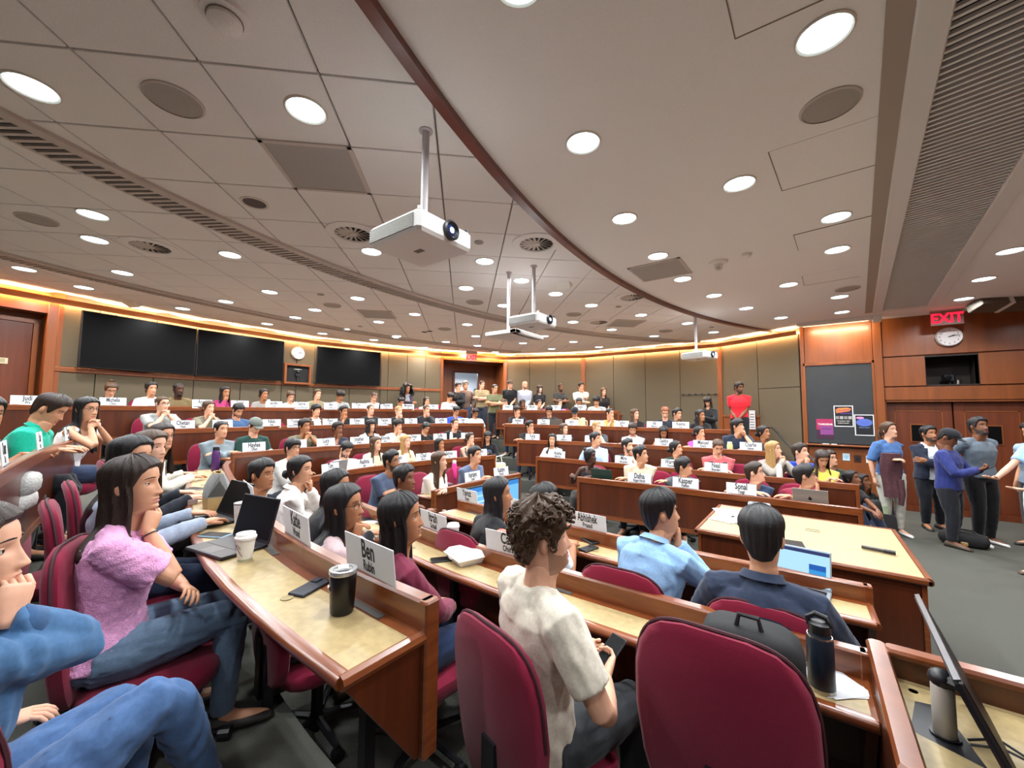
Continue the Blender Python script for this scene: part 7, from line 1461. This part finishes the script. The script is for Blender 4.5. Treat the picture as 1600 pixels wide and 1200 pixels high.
# ============================================================ BAGS, COATS, EMPTY CHAIRS
def sbox(w, d, h, e=.35, n=20, m=9):
    """soft box: superellipsoid rings"""
    rg = []
    for i in range(m):
        a = -math.pi / 2 + math.pi * (i + .02) / (m - 1 + .04); c = max(.04, math.cos(a)) ** e; z = h * math.copysign(abs(math.sin(a)) ** e, math.sin(a))
        rg.append([(w * c * math.copysign(abs(math.cos(t)) ** .5, math.cos(t)), d * c * math.copysign(abs(math.sin(t)) ** .5, math.sin(t)), z) for t in [2 * math.pi * j / n for j in range(n)]])
    return rg
def backpack(x, y, z, rz, tilt, label, s=1., c='0d0d0f'):
    r = empty('backpack', (x, y, z), rz, label, 'backpack'); r.rotation_euler = (tilt, 0, rz); M_ = mat('pack_' + c, c, .8, noise=(150, .2), bump=(500, .2))
    MB().loft([[(a * s, b * s, (q + .25) * s) for a, b, q in g] for g in sbox(.17, .10, .25)]).build('body', M_, r, 60)
    MB().loft([[(a * s, (b + .1) * s, (q + .16) * s) for a, b, q in g] for g in sbox(.14, .045, .14)]).build('front_pocket', M_, r, 60)
    for sd in (-1, 1): MB().tube([(sd * .08 * s, -.085 * s, .47 * s), (sd * .1 * s, -.15 * s, .4 * s), (sd * .1 * s, -.15 * s, .25 * s), (sd * .11 * s, -.1 * s, .06 * s)], .026 * s, 8, flat=.4).build('shoulder_strap', mat('strap_dark', '191a1c', .85), r, True)
    MB().tube([(-.04 * s, -.03 * s, .495 * s), (-.03 * s, -.03 * s, .54 * s), (.03 * s, -.03 * s, .54 * s), (.04 * s, -.03 * s, .495 * s)], .009 * s, 6).build('top_handle', mat('strap_dark', '191a1c', .85), r, True)
    MB().tube([(-.13 * s, .08 * s, .36 * s), (-.12 * s, .085 * s, .45 * s), (0, .08 * s, .485 * s), (.12 * s, .085 * s, .45 * s), (.13 * s, .08 * s, .36 * s)], .004 * s, 5).build('zip', mat('zip_grey', '55565a', .4, .5), r)
    MB().tube([(.125 * s, .092 * s, .40 * s), (.128 * s, .1 * s, .36 * s)], .005 * s, 6).build('zip_pull', METAL, r)
    return r
c_ = chair(-.235, 1.56, .09, R(0), 'empty maroon swivel chair with dark piping, large in the foreground', dz=.075)
backpack(-.19, 1.63, .60, R(2), R(3), 'black backpack leaning in the empty foreground chair', .92)
chair(-2.45, 2.42, 0, R(-35), 'empty maroon chair turned sideways behind the white paper cup')
chair(-3.95, .42, .346, R(-14), 'empty maroon chair behind the pink sweater carrying a folded sweater')
sw_ = empty('folded_sweater', (-3.90, .17, 1.30), R(-14), 'grey and white sweater bundled over an empty chair back', 'sweater')
MB().loft([[(a, b, q) for a, b, q in g] for g in sbox(.17, .085, .07, .6)]).build('body', mat('sweater_grey', 'a9aaa6', .95, noise=(12, .2), bump=(60, .8)), sw_, 60)
MB().loft([[(a + .02, b - .01, q - .1) for a, b, q in g] for g in sbox(.15, .09, .06, .6)]).build('white_lining', mat('sweater_white', 'd2d1cc', .95, bump=(60, .8)), sw_, 60)
for k, (x, y, z, f, lab) in enumerate(((-8.46, 3.62, .634, '4b', 'empty maroon chair between the blue denim shirt and the brown jacket'), (-5.93, 5.12, .09, '2b', 'empty maroon chair right of the pale cream T-shirt'), (-8.42, 7.3, .98, '5b', 'empty maroon chair next to the woman with hands on cheeks'), (-9.25, .55, .98, '5b', 'empty maroon chair behind the teal polo shirt'), (-1.9, 6.02, 0, '1f', 'empty maroon chair beside the beige T-shirt'), (-.9, 6.98, .09, '2f', 'empty maroon chair beside the navy vest'), (-4.6, 8.72, .634, '4f', 'empty maroon chair behind the jug'))):
    chair(x, y, z, facing(f, x, y), lab)
tt = empty('tote_bag', (-5.28, 6.62, .36), R(40), 'cream canvas tote bag standing in the aisle beside the second row', 'bag'); MB().loft(sbox(.15, .07, .17, .3)).build('body', mat('cream_canvas', 'cfc6a8', .9, bump=(200, .3)), tt, 60, loc=(0, 0, .17))
for sd in (-1, 1): MB().tube([(-.07, sd * .03, .32), (-.05, sd * .04, .46), (.04, sd * .03, .48), (.07, sd * .03, .32)], .009, 6).build('handle', mat('cream_canvas_light', 'ddd6c0', .9), tt, True)
backpack(.80, 8.15, 0, R(-150), R(6), 'dark grey backpack with pale green tag at the feet of the blue blouse', .98, '2b2829'); q_ = MB().box(-.03, .03, -.012, .012, 0, .12, ch=.005).build('tag', mat('tag_green', '9fae8c', .6), bpy.data.objects[-1] if False else COL.objects[-1].parent, loc=(.02, .15, .3))
bg = empty('duffel_bag', (1.62, 8.15, .0), R(-15), 'black duffel bag lying on the carpet before the grey T-shirt', 'bag'); MB().loft(sbox(.24, .13, .09, .6)).build('body', mat('pack_17181a', '17181a', .8), bg, 60, loc=(0, 0, .088)); MB().box(-.02, .05, -.148, -.12, .02, .07, ch=.01).build('tan_tag', mat('tag_tan', 'a8875a', .6), bg); MB().tube([(-.15, 0, .16), (-.08, .05, .2), (.08, .05, .2), (.15, 0, .16)], .012, 6).build('handle', BLK, bg, True)
# things people hold
f_ = next(v for k, v in FIG.items() if k.startswith('standing woman in blue')); root_ = f_['root']
mw = lambda f, p: Matrix.Translation(f['root'].location) @ Matrix.Rotation(f['rz'], 4, 'Z') @ Vector(p)
a_ = f_['arms'][0]; ctr = a_[2].lerp(a_[3], .75); cpos = mw(f_, ctr)
ct = empty('held_coat', cpos, f_['rz'], 'plum brown coat draped over the forearm of the blue blouse', 'coat'); CM = mat('coat_plum', '4b2a2f', .9, noise=(30, .2), bump=(30, .5))
rg = []
for t in np.linspace(0, 1, 12):
    zz = .06 - .62 * t if t > .08 else .07; w = .12 + .02 * math.sin(5 * t); d = .05 + .015 * math.sin(7 * t + 1)
    rg.append([(w * math.cos(a) * (1 + .08 * math.sin(5 * a + 4 * t)), d * math.sin(a) * (1 + .2 * math.sin(6 * a + 3 * t)), zz) for a in [2 * math.pi * j / 22 for j in range(22)]])
MB().loft(rg).build('cloth', CM, ct, 70); MB().tube([(-.07, .05, -.3), (-.08, .06, -.5), (-.06, .05, -.66)], [.04, .035, .03], 10).build('sleeve', CM, ct, True)
for lab_, nm in (('woman in black seated on', 'aisle steps'), ('standing man in bright navy', 'bright navy jacket'), ('person in black hoodie', 'black hoodie'), ('curly-haired man', 'curly-haired man')):
    f_ = next(v for k, v in FIG.items() if k.startswith(lab_)); p = f_['arms'][0][3].lerp(f_['arms'][1][3], .5) + Vector((0, .09, .03)) if 'curly' not in lab_ else f_['arms'][1][3] + f_['arms'][1][4].normalized() * .08 + Vector((-.02, .02, .02))
    ph = phone(0, 0, 0, f_['rz'], 'black phone held in the hands of the ' + nm); ph.location = mw(f_, p); ph.rotation_euler = (R(35), 0, f_['rz'])
# jewellery, bands and straps that belong to people
def on_arm(lab, side, t, rad, name, m, label, tube=.003):
    f = next(v for k, v in FIG.items() if k.startswith(lab)); sd, S, E, Wp, *_ = f['arms'][side]; c = E.lerp(Wp, t); ax = (Wp - E).normalized(); a = ax.orthogonal().normalized(); b = ax.cross(a)
    o = MB().tube([c + a * (rad * math.cos(q)) + b * (rad * math.sin(q)) for q in np.linspace(0, 6.283, 18)], tube, 6).build(name, m, f['root'], True); o['label'] = label
on_arm('woman in pink', 1, .93, .027, 'wristband', BLK, 'thin black wristband', .0025)
on_arm('woman in maroon', 0, .95, .028, 'watch_band', mat('band_grey', '3a3f44', .5), 'dark watch band', .009)
on_arm('woman in maroon', 1, .93, .027, 'bangle', METAL, 'thin pale bangle', .002)
for f in [FIG[k] for k in FIG if k.startswith('woman in blue denim')]:
    g = f['root']; P_ = lambda v: tuple(v)
    for k, h in enumerate((.06, .17, .28)):
        c = f['N'] + f['Z'] * (-.5 + h) * f['s'] + f['Y'] * (.125 + .008 * k) + f['X'] * .03
        MB().lathe([(.010, 0), (.010, .004), (.001, .005)], 12, M=Matrix.Translation(c) @ f['Y'].to_track_quat('Z', 'Y').to_matrix().to_4x4()).build('button', METAL, g)
# letters become plain mesh parts
bpy.context.view_layer.update(); dg = bpy.context.evaluated_depsgraph_get(); fonts = [o for o in COL.objects if o.type == 'FONT']; meshes = {}
for o in fonts: meshes[o.name] = bpy.data.meshes.new_from_object(o.evaluated_get(dg), depsgraph=dg)
for o in fonts:
    n = o.name; nm = n.split('.')[0]; me = meshes[n]; par, loc, rot, scl = o.parent, tuple(o.location), tuple(o.rotation_euler), tuple(o.scale); bpy.data.objects.remove(o); q = link(nm, me, par, loc, rot); q.scale = scl
# every lamp, vent and speaker gets a label from its rank beside a landmark
MARK = (('the nearest projector', (-1.95, 1.62)), ('the second projector', (-2.72, 4.05)), ('the farthest projector', (-1.62, 8.0)), ('the right exit sign', (1.98, 10.05)), ('the far door recess', (-8.4, 9.3)), ('the clock between the screens', (-10.1, 4.66)), ('the left door', (-9.3, .2)), ('the control desk corner', (.7, 1.6)), ('the chalkboard', (.47, 10.3)))
ORD = 'nearest|second nearest|third nearest|fourth nearest|fifth nearest|sixth nearest|seventh nearest|eighth nearest|ninth nearest|tenth nearest|eleventh nearest|twelfth nearest|thirteenth nearest|fourteenth nearest|fifteenth nearest|sixteenth nearest'.split('|')
for nm in ('downlight', 'ceiling_speaker', 'swirl_vent', 'sprinkler_cover'):
    obs = [o for o in COL.objects if o.name.split('.')[0] == nm and o.parent is None]
    dist = lambda o, m: (o.location.x - m[1][0]) ** 2 + (o.location.y - m[1][1]) ** 2
    for o in obs:
        m = min(MARK, key=lambda q: sorted(obs, key=lambda k: dist(k, q)).index(o)); k = sorted(obs, key=lambda q: dist(q, m)).index(o)
        what = {'downlight': 'round ceiling downlight', 'ceiling_speaker': 'flush round ceiling speaker', 'swirl_vent': 'round swirl air vent', 'sprinkler_cover': 'small sprinkler cover'}[nm]
        o['label'] = '%s, %s of its kind to %s' % (what, ORD[min(k, 15)], m[0]); o['group'] = {'downlight': 'ceiling downlights', 'ceiling_speaker': 'round ceiling speakers', 'swirl_vent': 'swirl vents', 'sprinkler_cover': 'sprinkler covers'}[nm]
